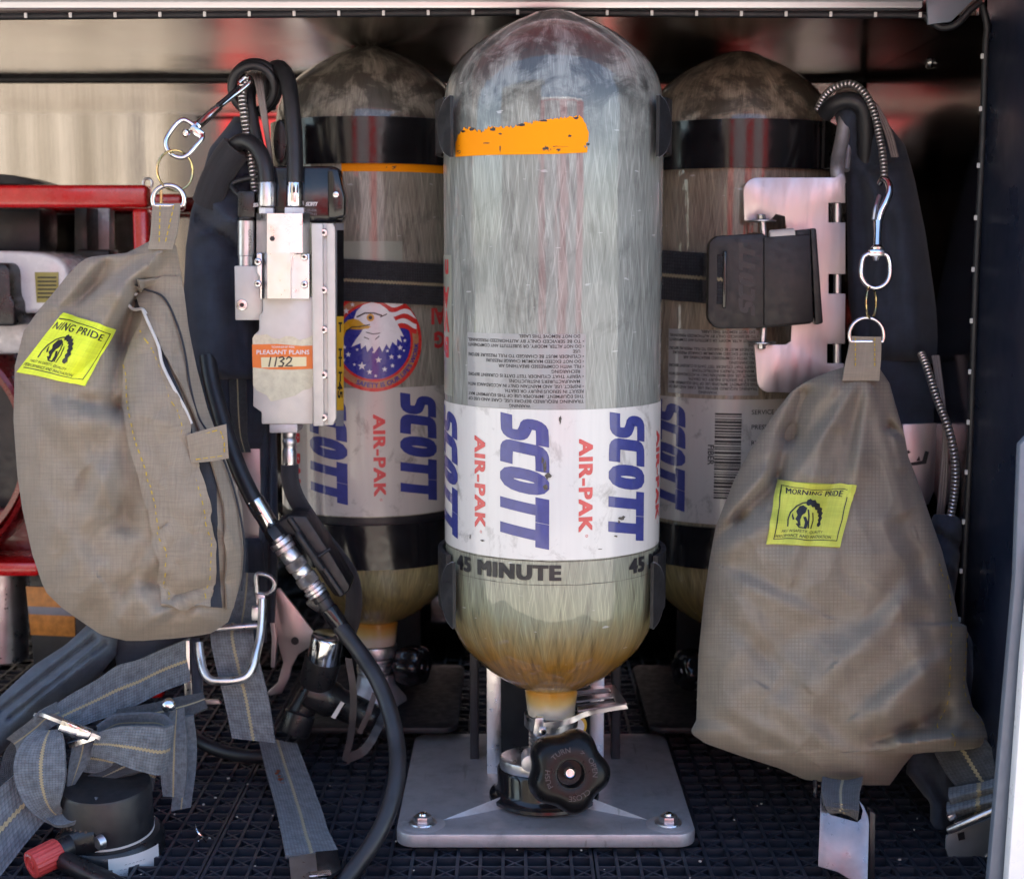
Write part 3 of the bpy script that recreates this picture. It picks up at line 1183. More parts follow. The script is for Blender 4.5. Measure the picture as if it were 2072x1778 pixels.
for u, v, lu, lv in ((1128, 297, 18, 2), (1148, 276, 4, 3), (995, 290, 8, 2), (1020, 271, 4, 3), (1006, 262, 8, 4), (1060, 253, 10, 3), (965, 262, 7, 4), (1100, 245, 9, 3), (1182, 292, 4, 3), (948, 266, 5, 3), (1020, 300, 1.5, 10), (1160, 239, 6, 3)):
    scar(c, b, u, v, lu, lv, .00056)
obj('tape_strip', b, RF, 60)

LINES = ['WARNING', 'TRAINING REQUIRED BEFORE USE, CARE AND USE OF', 'THIS EQUIPMENT. IMPROPER USE OF THIS EQUIPMENT MAY', 'RESULT IN SERIOUS INJURY OR DEATH.',
         '\u2022 INSPECT, USE, AND MAINTAIN ONLY IN ACCORDANCE WITH', '   MANUFACTURER\'S INSTRUCTIONS', '\u2022 VERIFY THAT CYLINDER TEST DATE IS CURRENT BEFORE', '   RECHARGING',
         '\u2022 FILL WITH COMPRESSED BREATHING AIR', '\u2022 DO NOT EXCEED MAXIMUM CHARGE PRESSURE', '\u2022 CYLINDER MUST BE CHARGED TO FULL PRESSURE BEFORE', '   USE',
         '\u2022 DO NOT ALTER, MODIFY, OR SUBSTITUTE ANY COMPONENTS', '\u2022 TO BE SERVICED ONLY BY AUTHORIZED PERSONNEL', '   DO NOT REMOVE THIS LABEL']


def notice(c, root, t0, t1, v0, v1, name='notice_label', sheet=True, bold=.012):
    """upside-down notice; t0..t1 arc range, v0 upper, v1 lower picture rows"""
    z1, z0 = c.zf(v0), c.zf(v1)
    b = MB(M['label_sheet'])
    c.shell(b, t0 - .015, t1 + .015, z0, z1, .0003, 24, 6)
    b.use(M['ink'])
    n = len(LINES)
    hh = (z1 - z0) / n
    full = (t1 - t0) * RC
    for i, s in enumerate(LINES):
        vf = text2d(s, hh * .92, bold)
        a_, b_, c_, d_ = bounds(vf[0])
        k = min(1.0, full / max(b_, 1e-6)) if i else 1
        if i in (1, 2, 4, 6, 10, 12, 13):
            k = full / b_
        zz = z0 + hh * i + hh * .12
        if i == 0:
            V = [(t1 * RC - full * .42 - x, zz + hh * .75 - y) for x, y in vf[0]]
        else:
            V = [(t1 * RC - x * k, zz + hh * .75 - y) for x, y in vf[0]]
        b.shape2d(V, vf[1], c.fr(.0005), .008)
    return obj(name, b, root, 60)


notice(c, RF, c.th(957), c.th(1177), 676, 828)
# narrow label on the left flank with red letters
b = MB(M['label_clear'])
c.shell(b, R(-100), c.th(922), c.zf(800, 915), c.zf(516, 915), .0003, 24, 6)
b.use(M['logo_red'])
for s, v in (('n', 545), ('AI', 600), ('VI', 648), ('Bre', 700)):
    vf = text2d(s, .022, .04)
    zz = c.zf(v, 905)
    b.shape2d([(c.th(915) * RC - x, zz - y + .007) for x, y in vf[0]], vf[1], c.fr(.0005), .004)
obj('flank_label', b, RF, 60)


def valve(c, root, zb, kc, kdir, krad, scale=1.0, ring_v=None):
    """neck, collar, thread, valve body and hand wheel"""
    ax = (c.X, c.Y, 0)
    b = MB(M['neck'])
    b.lathe([(.012, zb - .024), (.0200, zb - .0235), (.0208, zb - .018), (.0222, zb - .004), (.0226, zb - .001), (.0226, zb + .006), (.018, zb + .008)], ax, None, 40)
    obj('neck', b, root)
    b = MB(M['steel_dull'])
    b.lathe([(.012, zb - .036), (.0212, zb - .0355), (.0216, zb - .034), (.0216, zb - .026), (.0210, zb - .0245), (.012, zb - .024)], ax, None, 40)
    th = [(.010, zb - .056)]
    z = zb - .055
    for i in range(5):
        th += [(.0180, z), (.0192, z + .0012), (.0192, z + .0024), (.0180, z + .0036)]
        z += .0038
    b.lathe(th + [(.010, z)], ax, None, 36)
    obj('threaded_collar', b, root)
    return


valve(CF, RF, FB, None, None, None)
# valve body of the front cylinder: plate, cap and hand wheel
zc0 = FB - .052
b = MB(M['steel_dull'])
def rot_frame(o, fx, fy, fz):
    return lambda x, y, d: Vector(o) + Vector(fx) * x + Vector(fy) * y + Vector(fz) * d
# rounded collar plate lying flat, tongue to the front left
pl = []
for k in range(24):
    a = 2 * PI * k / 24
    pl.append((math.cos(a) * .034 - .010, math.sin(a) * .028 - .008))
b.prism(pl, 0, -.010, rot_frame((CF.X, CF.Y - .006, zc0 - .004), (1, 0, 0), (0, 1, 0), (0, 0, 1)), .002)
b.use(M['ink'])
vf = fit(text2d('409405', 1, .01), -.016, .016, 0, .007)
V, Fs = rotxy(vf, R(-68), -.029, .004)
b.shape2d(V, Fs, lambda x, y: Vector((CF.X + x, CF.Y - .006 + y, zc0 - .0037)), .02)
obj('valve_plate', b, RF)
b = MB(M['black_gloss'])
b.lathe([(.010, .0160), (.0450, .0160), (.0470, .0175), (.0466, .0200), (.0425, .0215), (.0395, .026), (.0400, zc0 - .018), (.0380, zc0 - .0145), (.012, zc0 - .0143)], (CF.X - .006, CF.Y - .004, 0), None, 48)
obj('valve_body', b, RF)
b = MB(M['frame_alu'])
bp = at(1072, 1545, 1.125)
b.cyl(bp, bp + Vector((0, .02, 0)), .007, .007, 20, .001)
obj('outlet_plug', b, RF)


def wheel(root, p_back, p_front, rad, lobes, mat, name='hand_wheel', pin=True, lettering=None):
    p0, p1 = Vector(p_back), Vector(p_front)
    L = (p1 - p0).length
    q = (p1 - p0).to_track_quat('Z', 'Y').to_matrix()
    t = MB(mat)
    n = 100
    prof = [(0.0, 0.0), (.62, 0), (.80, .06), (.93, .2), (1.0, .42), (1.0, .66), (.95, .82), (.86, .92), (.76, .97), (.60, .995), (.40, 1.0), (.335, .99), (.31, .95), (.30, .70), (0.0, .68)]

    def fn(i, j):
        a = 2 * PI * i / n
        r, z = prof[j]
        k = .5 + .5 * math.cos(lobes * a + .5)
        dip = 1 - .15 * (1 - k) ** 1.3 * max(0, min(1, (r - .45) / .4))
        return p0 + q @ Vector((math.cos(a) * r * rad * dip, math.sin(a) * r * rad * dip, z * L))
    t.grid(fn, n, len(prof), closed_u=True)
    if lettering:
        t.use(M['wheel_ink'])
        for s, a in lettering:
            vf = text2d(s, rad * .17, .005, 'CENTER')
            V = []
            for x, y in vf[0]:
                rr = rad * .50 + y
                aa = a - x / (rad * .52)
                V.append((rr * math.cos(aa), rr * math.sin(aa)))
            t.shape2d(V, vf[1], lambda x, y: p0 + q @ Vector((x, y, L * 1.0 + .0003)))
    o = obj(name, t, root, 50)
    if pin:
        t = MB(M['steel'])
        t.lathe([(0, L * .68), (rad * .145, L * .68), (rad * .145, L * .86), (rad * .10, L * .88), (rad * .085, L * .85), (0, L * .85)], p0, q, 20)
        obj('spindle', t, o)
    return o


wheel(RF, at(1139, 1549, 1.122), at(1156, 1566, 1.070), .0335, 5, M['wheel_black'], lettering=[('TURN', R(115)), ('>', R(60)), ('OPEN', R(15)), ('CLOSE', R(-70)), ('PUSH', R(190))])

# quick latch on the neck of the front cylinder
lt = thing('latch_lever', (CF.X, CF.Y, FB - .03), 'steel latch lever reaching right from the neck of the front cylinder', 'latch')
b = MB(M['steel_dull'])
zl = FB - .0275
b.lathe([(.0219, zl - .006), (.0229, zl - .006), (.0229, zl + .004), (.0219, zl + .004)], (CF.X, CF.Y, 0), None, 36)
obj('clamp_ring', b, lt)
b = MB(M['steel_dull'])
A = [at(1092, 1462, 1.152), at(1130, 1458, 1.150), at(1160, 1449, 1.152), at(1185, 1438, 1.156), at(1225, 1431, 1.156), at(1266, 1424, 1.156)]
B = [at(1092, 1474, 1.152), at(1130, 1470, 1.150), at(1160, 1461, 1.152), at(1185, 1449, 1.156), at(1225, 1440, 1.156), at(1271, 1432, 1.156)]
b.ribbon(A, B, .0016, 6, 4)
obj('lever_edge', b, lt)
b = MB(M['steel_dull'])
z_ = at(1220, 1430, 1.157).z + .001
def lev(u, v_d):
    return None
q0, q1, q2, q3 = at(1170, 1437, 1.158), at(1268, 1422, 1.158), at(1250, 1384, 1.235), at(1160, 1392, 1.235)
def lf(x, y, d):
    return q0.lerp(q1, x).lerp(q3.lerp(q2, x), y) + Vector((0, 0, d))
b.prism([(0, 0), (1, 0), (1, .14), (0, .14)], 0, -.0015, lf)
b.prism([(0, .86), (.93, .86), (.93, 1), (0, 1)], 0, -.0035, lf)
b.prism([(.80, .14), (1, .14), (.93, .86), (.80, .86)], 0, -.0015, lf)
b.prism([(0, .42), (.80, .42), (.80, .62), (0, .62)], -.0003, -.0018, lf)
b.use(M['black_satin'])
b.prism([(0, .14), (.8, .14), (.8, .42), (0, .42)], -.003, -.004, lf)
b.prism([(0, .62), (.8, .62), (.8, .86), (0, .86)], -.003, -.004, lf)
obj('lever_plate', b, lt)
b = MB(M['steel_dull'])
b.plate([(1083, 1452), (1100, 1452), (1100, 1490), (1086, 1492), (1078, 1484)], 1.150, 1.156, .001)
b.use(M['screw'])
p = at(1098, 1478, 1.150)
b.cyl(p, p + Vector((0, -.003, 0)), .0035, .003, 14, .0006)
obj('latch_tongue', b, lt)
b = MB(M['yellow_label'])
p = at(1162, 1466, 1.195)
b.cyl(p, p + Vector((.001, -.004, 0)), .0105, .0105, 28, .001)
b.use(M['paper'])
b.cyl(p + Vector((.001, -.004, 0)), p + Vector((.001, -.0045, 0)), .0075, .0075, 24)
obj('gauge_disc', b, RF)

# ---------- rear left cylinder
c = CLf
wrap_label(c, RL, 785, 1045, M['label_old'], R(-100), R(100), [c.th(632), c.th(804)], (795, 1022), (838, 1005), .0395, .0112)
b = MB(M['tape'])
t0, t1 = c.th(700), R(95)
c.shell(b, t0, t1, c.zf(347), c.zf(300), .0004, 30, 4)
obj('tape_strip', b, RL, 60)
b = MB(M['label_clear'])
c.shell(b, c.th(690), c.th(812), c.zf(600), c.zf(488), .0003, 20, 4)
obj('scuffed_label', b, RL, 60)
b = MB(M['ink'])
c.shell(b, R(-80), R(80), c.zf(1062), c.zf(1047), .0003, 60, 3)
obj('duration_label', b, RL, 60)
b = MB(M['logo_red'])
for s, v in (('G', 688), ('AI', 640)):
    vf = text2d(s, .020, .04)
    b.shape2d([(c.th(893) * RC - x, c.zf(v, 880) - y + .007) for x, y in vf[0]], vf[1], c.fr(.0004), .004)
obj('red_lettering', b, RL, 60)


def star(cx, cy, r):
    return polyfill([(cx + (r if k % 2 == 0 else r * .42) * math.sin(PI * k / 5), cy + (r if k % 2 == 0 else r * .42) * math.cos(PI * k / 5)) for k in range(10)])


def disc(r0, r1, n=64, a0=0, a1=2 * PI):
    V, Fs = [], []
    for k in range(n + 1):
        a = a0 + (a1 - a0) * k / n
        V += [(r0 * math.cos(a), r0 * math.sin(a)), (r1 * math.cos(a), r1 * math.sin(a))]
    for k in range(n):
        Fs.append((2 * k, 2 * k + 1, 2 * k + 3, 2 * k + 2))
    return V, Fs


def sticker(c, root, u0, v0, rad):
    ou, oz = c.uz(u0, v0)
    K = rad
    b = MB(M['st_red'])
    lay = [0]

    def put(vf, mat):
        lay[0] += 1
        b.use(mat)
        b.shape2d([(ou + x * K, oz + y * K) for x, y in vf[0]], vf[1], c.fr(.0006 + .00006 * lay[0]), .004)
    put(disc(0.0, 1.0), M['st_red'])
    put(disc(.80, .93), M['st_tan'])
    put(disc(0.0, .75), M['st_blue'])
    # waving stripes at the upper right
    for i in range(7):
        y0 = .96 - .098 * i
        pts_t, pts_b = [], []
        for k in range(13):
            x = .10 + .78 * k / 12
            w = .05 * math.sin(x * 11 + i * .25) - .10 * (x - .1)
            pts_t.append((x, y0 + w))
            pts_b.append((x, y0 - .098 + w))
        poly = [p for p in pts_t + pts_b[::-1] if math.hypot(*p) < .99]
        if len(poly) > 3:
            put(polyfill(poly), M['st_white'] if i % 2 else M['st_red'])
    # stars
    sv = []
    for sx, sy, sr in ((-.55, .62, .07), (-.42, .75, .05), (-.60, -.10, .05), (-.52, -.25, .06), (-.62, -.36, .04), (-.25, -.48, .09), (-.10, -.60, .06), (.08, -.36, .07), (.20, -.55, .06), (.34, -.30, .06), (.36, -.48, .05), (.52, -.12, .06), (.50, -.30, .05), (.62, .02, .04), (-.40, -.45, .04), (.02, -.68, .04), (-.02, -.20, .03), (.26, -.18, .04), (.60, -.18, .03), (-.66, .50, .04), (-.34, -.15, .035)):
        sv.append(star(sx, sy, sr))
    put(merge(*sv), M['st_white'])
    # head
    head = [(-.40, .46), (-.34, .62), (-.22, .74), (-.04, .80), (.12, .76), (.26, .66), (.40, .48), (.50, .30), (.60, .10), (.52, .12), (.56, -.02), (.46, .06), (.45, -.08), (.36, .0), (.30, -.14), (.24, -.04), (.16, -.20), (.10, -.08), (.0, -.22), (-.04, -.08), (-.14, -.20), (-.17, -.06), (-.26, -.14), (-.27, -.02), (-.46, -.10), (-.36, .06), (-.28, .16), (-.22, .26), (-.30, .34)]
    put(polyfill(head), M['st_white'])
    beak = [(-.30, .44), (-.40, .47), (-.52, .44), (-.62, .34), (-.66, .20), (-.60, .10), (-.57, .20), (-.48, .26), (-.30, .25), (-.12, .27), (-.06, .31), (-.20, .36)]
    put(polyfill(beak), M['st_yellow'])
    put(merge(stroke([(-.56, .22), (-.44, .30), (-.28, .31), (-.08, .35)], .022), stroke([(-.34, .50), (-.18, .58), (.0, .58), (.16, .53)], .03), stroke([(.12, .50), (.26, .56)], .02),
              stroke([(-.16, .20), (-.02, .16), (.12, .18)], .018), stroke([(.02, .05), (.10, .12)], .018), stroke([(-.20, .10), (-.10, .06)], .018)), M['ink'])
    e = disc(0, .075, 20)
    put(([(x - .07, y + .49) for x, y in e[0]], e[1]), M['st_yellow'])
    e = disc(0, .04, 16)
    put(([(x - .07, y + .49) for x, y in e[0]], e[1]), M['ink'])
    # words round the rim
    s = "SAFETY IS OUR LIFE'S WORK"
    vf = text2d(s, .13, .015)
    a, bb, _, _ = bounds(vf[0])
    V = []
    for x, y in vf[0]:
        ang = R(246) + (x - a) / .865 * 1.02
        rr = .90 - (.12 - y) * 0 - (.10 - y) * 1.0 + .0
        rr = .82 + (.095 - y)
        V.append((rr * math.cos(ang), rr * math.sin(ang)))
    put((V, vf[1]), M['st_blue'])
    return obj('round_sticker', b, root, 60)


sticker(CLf, RL, 757, 692, .0455)


def rear_valve(c, root, zb, side):
    valve(c, root, zb, None, None, None)
    ax = (c.X, c.Y, 0)
    b = MB(M['alu_cast'])
    b.lathe([(.008, zb - .118), (.014, zb - .116), (.016, zb - .10), (.026, zb - .098), (.031, zb - .088), (.030, zb - .078), (.020, zb - .066), (.018, zb - .052), (.010, zb - .05)], ax, None, 8)
    b.use(M['paper'])
    b.box((c.X, c.Y - .0215, zb - .047), (.018, .003, .010), .0006)
    obj('valve_body', b, root)
    wheel(root, (c.X + side * .022, c.Y + .002, zb - .045), (c.X + side * .050, c.Y - .012, zb - .045), .021, 6, M['black_gloss'])


rear_valve(CLf, RL, LB, 1)
rear_valve(CR, RR, RB, -1)

# ---------- rear right cylinder
c = CR
wrap_label(c, RR, 808, 1062, M['label_old'], R(-100), R(100), [c.th(1335)], (812, 1042), (860, 1020), .0395, .0112, logos=[])
b = MB(M['label_old'])
t0, t1 = c.th(1436), c.th(1590)
z1, z0 = c.zf(816), c.zf(1058)
c.shell(b, t0, t1, z0, z1, .0007, 24, 5)
b.use(M['ink'])
y = c.zf(836)
zend = c.zf(1010)
while y > zend:
    h = random.choice((.0008, .0012, .0018, .0024))
    c.shell(b, c.th(1452), c.th(1502), y - h, y, .0009, 8, 2)
    y -= h + random.choice((.0007, .001, .0016))
for v_, s in ((838, 'SERVICE LIFE'), (868, 'PRESSURE'), (900, 'REF'),):
    vf = text2d(s, .006, .01)
    b.shape2d([(c.th(1515) + .0 + c.th(1515) * RC * 0 + (c.th(1520) * RC - c.th(1515)) + x, c.zf(v_) + y_) for x, y_ in vf[0]], vf[1], c.fr(.0009), .006)
vf = text2d('FIBER', .008, .02)
b.shape2d([(c.th(1440) * RC + y_, c.zf(900) - x) for x, y_ in vf[0]], vf[1], c.fr(.0009), .006)
obj('barcode_label', b, RR, 60)
notice(c, RR, c.th(1362), c.th(1530), 668, 800, bold=.02)

# ================================================================ brackets
def arc_band(c, mb, t0, t1, z0, z1, r_in, th, n=48, round_ends=False):
    """clamp band with thickness"""
    def ring(i):
        t = t0 + (t1 - t0) * i / (n - 1)
        return [c.pt(t, z0, r_in), c.pt(t, z0, r_in + th), c.pt(t, z1, r_in + th), c.pt(t, z1, r_in)]
    vs = [[mb.bm.verts.new(p) for p in ring(i)] for i in range(n)]
    for i in range(n - 1):
        for k in range(4):
            k2 = (k + 1) % 4
            mb.face([vs[i][k], vs[i + 1][k], vs[i + 1][k2], vs[i][k2]])
    mb.face(vs[0][::-1])
    mb.face(vs[-1])
    return mb


def ear(c, mb, u_in, u_out, v0, v1, off, th, side):
    """rounded tongue at the end of a clamp arm, flared away from the shell"""
    n = 17
    t_in, t_out = c.th(u_in), c.th(u_out)
    z1, z0 = zat(v0, c.Y - .03), zat(v1, c.Y - .03)
    def fn(i, j, e):
        f = i / (n - 1)
        z = z1 + (z0 - z1) * f
        w = math.sqrt(max(0, 1 - (2 * f - 1) ** 2)) ** 1.25
        g = j / 3
        t = t_in + (t_out - t_in) * g * (0.06 + .94 * w)
        return c.pt(t, z, off + e + .0015 * (g * w) ** 2)
    A = mb.grid(lambda i, j: fn(i, j, th), n, 4)
    B = mb.grid(lambda i, j: fn(i, j, 0), n, 4, flip=True)
    for i in range(n - 1):
        for j in (0, 3):
            q = [A[i][j], A[i + 1][j], B[i + 1][j], B[i][j]]
            mb.face(q)
    mb.use(M['rim_highlight'])
    mb.tube([fn(i, 3, th * .7) for i in range(0, n)], .0009, 8, n=2)


def bolt(mb, p, r=.006):
    mb.use(M['steel_dull'])
    mb.cyl(p, p + Vector((0, 0, .0016)), r * 1.45, r * 1.4, 24, .0004)
    mb.cyl(p + Vector((0, 0, .0016)), p + Vector((0, 0, .0065)), r, r * .96, 6, .0006)
    mb.use(M['screw'])
    mb.cyl(p + Vector((0, 0, .0065)), p + Vector((0, 0, .0085)), r * .5, r * .45, 12, .0004)


def base_plate(mat, x0, x1, y0, y1, zt, th, root, bolts, detail=True):
    b = MB(mat)
    rr = .016
    poly = []
    for cx, cy, a in ((x1 - rr, y1 - rr, 0), (x0 + rr, y1 - rr, 90), (x0 + rr, y0 + rr, 180), (x1 - rr, y0 + rr, 270)):
        for k in range(7):
            t = R(a + 15 * k)
            poly.append((cx + rr * math.cos(t), cy + rr * math.sin(t)))
    b.prism(poly, zt, zt - th, lambda x, y, d: Vector((x, y, d)), .0018)
    return b, poly


BR = thing('cylinder_bracket', (CF.X, CF.Y, 0), 'grey cast bracket with black clamp jaws holding the front cylinder', 'bracket')
x0, x1 = xat(800, 1.100, 1700), xat(1410, 1.100, 1700)
ZP = .0145
b, _ = base_plate(M['worn_cast'], x0, x1, 1.098, 1.345, ZP, .0115, BR, None)
cx = (x0 + x1) / 2
for sx in (-1, 1):
    # corner pads and tapering ribs running to the cup
    p = Vector((cx + sx * ((x1 - x0) / 2 - .021), 1.119, ZP))
    b.lathe([(.0001, .0012), (.0165, .0012), (.019, -.0005)], p, None, 28)
    a = Vector((cx + sx * .084, 1.127, ZP))
    e = Vector((cx + sx * .036, 1.158, ZP))
    d = (e - a).normalized()
    nn = Vector((-d.y, d.x, 0))
    v = [b.bm.verts.new(q) for q in (a + Vector((0, 0, .0004)), e - nn * .0060 - Vector((0, 0, .001)), e + nn * .0060 - Vector((0, 0, .001)), e + Vector((0, 0, .0085)))]
    for f in ((0, 1, 3), (0, 3, 2), (1, 2, 3), (0, 2, 1)):
        b.face([v[k] for k in f])
for k in range(5):
    vf = fit(text2d(('FIRE', 'SAFETY', 'MODEL', 'PATENT', 'SPRINGS')[k], 1, .01), 0, .030 + .006 * (k % 3), 0, .0042)
    V, Fs = rotxy(vf, R(-84), x1 - .060 + .0105 * k, 1.215 - .01 * (k % 2))
    b.shape2d(V, Fs, lambda x, y: Vector((x, y, ZP + .0004)))
obj('base_plate', b, BR)
for sx in (-1, 1):
    b = MB(M['steel_dull'])
    bolt(b, Vector((cx + sx * ((x1 - x0) / 2 - .021), 1.119, ZP + .0011)), .0078)
    obj('bolt', b, BR)
for ua, ub, vb in ((985, 1014, 1590), (1194, 1222, 1560)):
    b = MB(M['alu'])
    D = 1.235
    xa, xb = xat(ua, D, 1500), xat(ub, D, 1500)
    b.box(((xa + xb) / 2, D + .004, (.006 + .19) / 2 + .01), (xb - xa, .008, .19), .0008)
    obj('upright', b, BR)
b = MB(M['black_satin'])
for ua in (960, 1246):
    xa = xat(ua, 1.28, 1400)
    b.box((xa, 1.28, .2), (.008, .016, .39), .001)
b.box((xat(1103, 1.30, 800), 1.292, .20), (.085, .006, .38), .001)
obj('back_channel', b, BR)
for v0, v1, uo in ((207, 316, 0), (1102, 1230, 1)):
    b = MB(M['black_satin'])
    z1, z0 = zat(v0, 1.18), zat(v1 - 12 * uo, 1.18)
    for sgn in (-1, 1):
        arc_band(CF, b, CF.tc + sgn * R(180 - 1), CF.tc + sgn * R(80), z0 + .004, z1 - .004, .0010, .0030, 40)
        arc_band(CF, b, CF.tc + sgn * R(180 - 1), CF.tc + sgn * R(64), z0 + .0005, z1 - .0005, .0020, .0042, 40)
    b.box((CF.X, 1.282, (z0 + z1) / 2), (.07, .02, z1 - z0), .001)
    o = obj('clamp_band', b, BR)
    for sgn in (-1, 1):
        b = MB(M['black_satin'])
        e0, e1 = (v0 - 3, v1 + 3) if not uo else (v0 + 26, v1 + 22)
        if sgn < 0:
            ear(CF, b, 941, 919, e0 - 3, e1 + 3, .0060, .003, sgn)
        else:
            ear(CF, b, 1300, 1321, e0 - 3, e1 + 3, .0060, .003, sgn)
        obj('jaw_pad', b, BR)


def rear_bracket(c, label, bands, ears):
    root = thing('cylinder_bracket', (c.X, c.Y, 0), label, 'bracket')
    b, _ = base_plate(M['seal'], c.X - .085, c.X + .085, 1.315, 1.53, .030, .006, root, None)
    b.box((c.X, 1.50, .012), (.16, .05, .03), .002)
    obj('base_plate', b, root)
    b = MB(M['black_satin'])
    b.box((c.X, 1.515, .24), (.075, .01, .46), .002)
    obj('back_channel', b, root)
    for v0, v1 in bands:
        b = MB(M['black_gloss'])
        arc_band(c, b, R(-178), R(178), c.zf(v1), c.zf(v0), .0012, .0035, 90)
        obj('clamp_band', b, root)
    for u_in, u_out, v0, v1, sgn in ears:
        b = MB(M['black_plastic'])
        ear(c, b, u_in, u_out, v0, v1, .006, .003, sgn)
        obj('jaw_pad', b, root)
    return root


rear_bracket(CLf, 'black bracket with glossy clamp bands round the eagle sticker cylinder', ((236, 331), (1062, 1152)), ())
rear_bracket(CR, 'black bracket with glossy clamp bands round the brownish right cylinder', ((241, 340), (1068, 1152)), ((1632, 1664, 252, 346, 1),))

# ================================================================ soft goods helpers
def lin(pts, v):
    """interpolate x over picture row v in a list of (row, x)"""
    if v <= pts[0][0]:
        return pts[0][1]
    for (a, x), (b, y) in zip(pts, pts[1:]):
        if v <= b:
            return x + (y - x) * (v - a) / max(1e-6, b - a)
    return pts[-1][1]


def segd(px, py, x0, y0, x1, y1):
    dx, dy = x1 - x0, y1 - y0
    t = max(0, min(1, ((px - x0) * dx + (py - y0) * dy) / (dx * dx + dy * dy + 1e-9)))
    return math.hypot(px - x0 - dx * t, py - y0 - dy * t), t


class Soft:
    """stuffed cloth form given by its outline, its depth and its folds"""

    def __init__(s, L, Rr, D, depth, folds=(), amp=.002, nsc=90.0, seed=0.0, pw=2.4, q=.55, vp=4, back=.6, tilt=0.0, tipw=.25):
        s.L, s.R, s.D, s.depth, s.folds = L, Rr, D, depth, folds
        s.v0, s.v1 = min(L[0][0], Rr[0][0]), max(L[-1][0], Rr[-1][0])
        s.amp, s.nsc, s.seed, s.pw, s.q, s.vp, s.back, s.tilt = amp, nsc, seed, pw, q, vp, back, tilt

    def env(s, u, v):
        l, r = lin(s.L, v), lin(s.R, v)
        w = max(1e-3, r - l)
        a = max(-1, min(1, 2 * (u - l) / w - 1))
        t = max(0, min(1, (v - s.v0) / (s.v1 - s.v0)))
        e = max(0, 1 - abs(a) ** s.pw) ** s.q
        tv = max(0, 1 - abs(2 * t - 1) ** s.vp) ** .5
        return e * tv, e

    def y(s, u, v):
        e, eh = s.env(u, v)
        b = s.depth(u, v) if callable(s.depth) else s.depth
        o = b * e
        f = 0.0
        for fo in s.folds:
            x0, y0, x1, y1, w, a = fo[:6]
            d, t = segd(u, v, x0, y0, x1, y1)
            if len(fo) > 6:
                # pleat: a ridge with a hollow beside it, fading out at both ends
                if d < 3 * w:
                    sd = d if (u - x0) * (y1 - y0) - (v - y0) * (x1 - x0) > 0 else -d
                    f += 2.4 * a * (sd / w) * math.exp(-(sd / w) ** 2) * (.25 + .75 * math.sin(PI * min(1, max(0, .08 + .84 * t))))
                continue
            if d < 3 * w:
                f += 1.7 * a * math.exp(-(d / w) ** 2)
        wu, wv = u + 26 * noise.noise(Vector((u / 70, v / 70, s.seed))), v + 26 * noise.noise(Vector((u / 70, v / 70, s.seed + 9)))
        n = noise.noise(Vector((wu / s.nsc + s.seed, wv / s.nsc * .7, s.seed))) + .5 * noise.noise(Vector((wu / s.nsc * 2.3 - s.seed, wv / s.nsc * 1.6, 3.1)))
        rg = 1 - abs(noise.noise(Vector((wu / s.nsc * .9 + wv / s.nsc * .35, wv / s.nsc * .45 - wu / s.nsc * .2, s.seed + 4)))) * 2
        rg2 = 1 - abs(noise.noise(Vector((wu / s.nsc * 1.7 - wv / s.nsc * .5, wv / s.nsc * .8, s.seed + 14)))) * 2
        n += .55 * max(0, rg) ** 3 + .25 * max(0, rg2) ** 3
        edge = min(1, e * 1.6)
        o += (f + n * s.amp) * edge
        return s.D + s.tilt * (v - s.v0) / 1000 - o

    def pt(s, u, v, off=0.0):
        y = s.y(u, v)
        if off:
            h = 9.0
            a = at(u + h, v, s.y(u + h, v)) - at(u - h, v, s.y(u - h, v))
            b = at(u, v + h, s.y(u, v + h)) - at(u, v - h, s.y(u, v - h))
            n = a.cross(b)
            if n.length > 1e-12:
                n.normalize()
                if n.y > 0:
                    n = -n
            else:
                n = Vector((0, -1, 0))
            return at(u, v, y) + n * off
        return at(u, v, y)

    def mesh(s, mat, nu=60, nv=90):
        b = MB(mat)
        k = s.D / FPX

        def uvp(i, j, sgn):
            v = s.v0 + (s.v1 - s.v0) * j / (nv - 1)
            l, r = lin(s.L, v), lin(s.R, v)
            a = math.sin((i / (nu - 1) - .5) * PI) * .5 + .5
            return l + (r - l) * a, v

        def front(i, j):
            return s.pt(*uvp(i, j, 1))

        def rear(i, j):
            u, v = uvp(i, j, 1)
            e, eh = s.env(u, v)
            bb = s.depth(u, v) if callable(s.depth) else s.depth
            return at(u, v, s.D + s.tilt * (v - s.v0) / 1000 + bb * s.back * e + .0006)

        def uvf(i, j):
            u, v = uvp(min(i, nu - 1), min(j, nv - 1), 1)
            return (u * k, -v * k)
        A = b.grid(front, nu, nv, uvfn=uvf, flip=True)
        B = b.grid(rear, nu, nv, uvfn=uvf)
        for j in range(nv - 1):
            b.face([A[0][j], A[0][j + 1], B[0][j + 1], B[0][j]])
            b.face([A[-1][j], B[-1][j], B[-1][j + 1], A[-1][j + 1]])
        for i in range(nu - 1):
            b.face([A[i][0], B[i][0], B[i + 1][0], A[i + 1][0]])
            b.face([A[i][-1], A[i + 1][-1], B[i + 1][-1], B[i][-1]])
        return b

    def panel(s, mat, Lp, Rp, off, th=.0015, nu=10, nv=60, lift=None):
        """layer of cloth lying on the form between two lines of (row, x)"""
        b = MB(mat)
        v0, v1 = max(Lp[0][0], Rp[0][0]), min(Lp[-1][0], Rp[-1][0])
        k = s.D / FPX

        def uv(i, j):
            v = v0 + (v1 - v0) * j / (nv - 1)
            l, r = lin(Lp, v), lin(Rp, v)
            return l + (r - l) * i / (nu - 1), v

        def o(i, j):
            return off + (lift(i / (nu - 1), j / (nv - 1)) if lift else 0)
        A = b.grid(lambda i, j: s.pt(*uv(i, j), off=o(i, j) + th), nu, nv, uvfn=lambda i, j: (uv(i, j)[0] * k, -uv(i, j)[1] * k), flip=True)
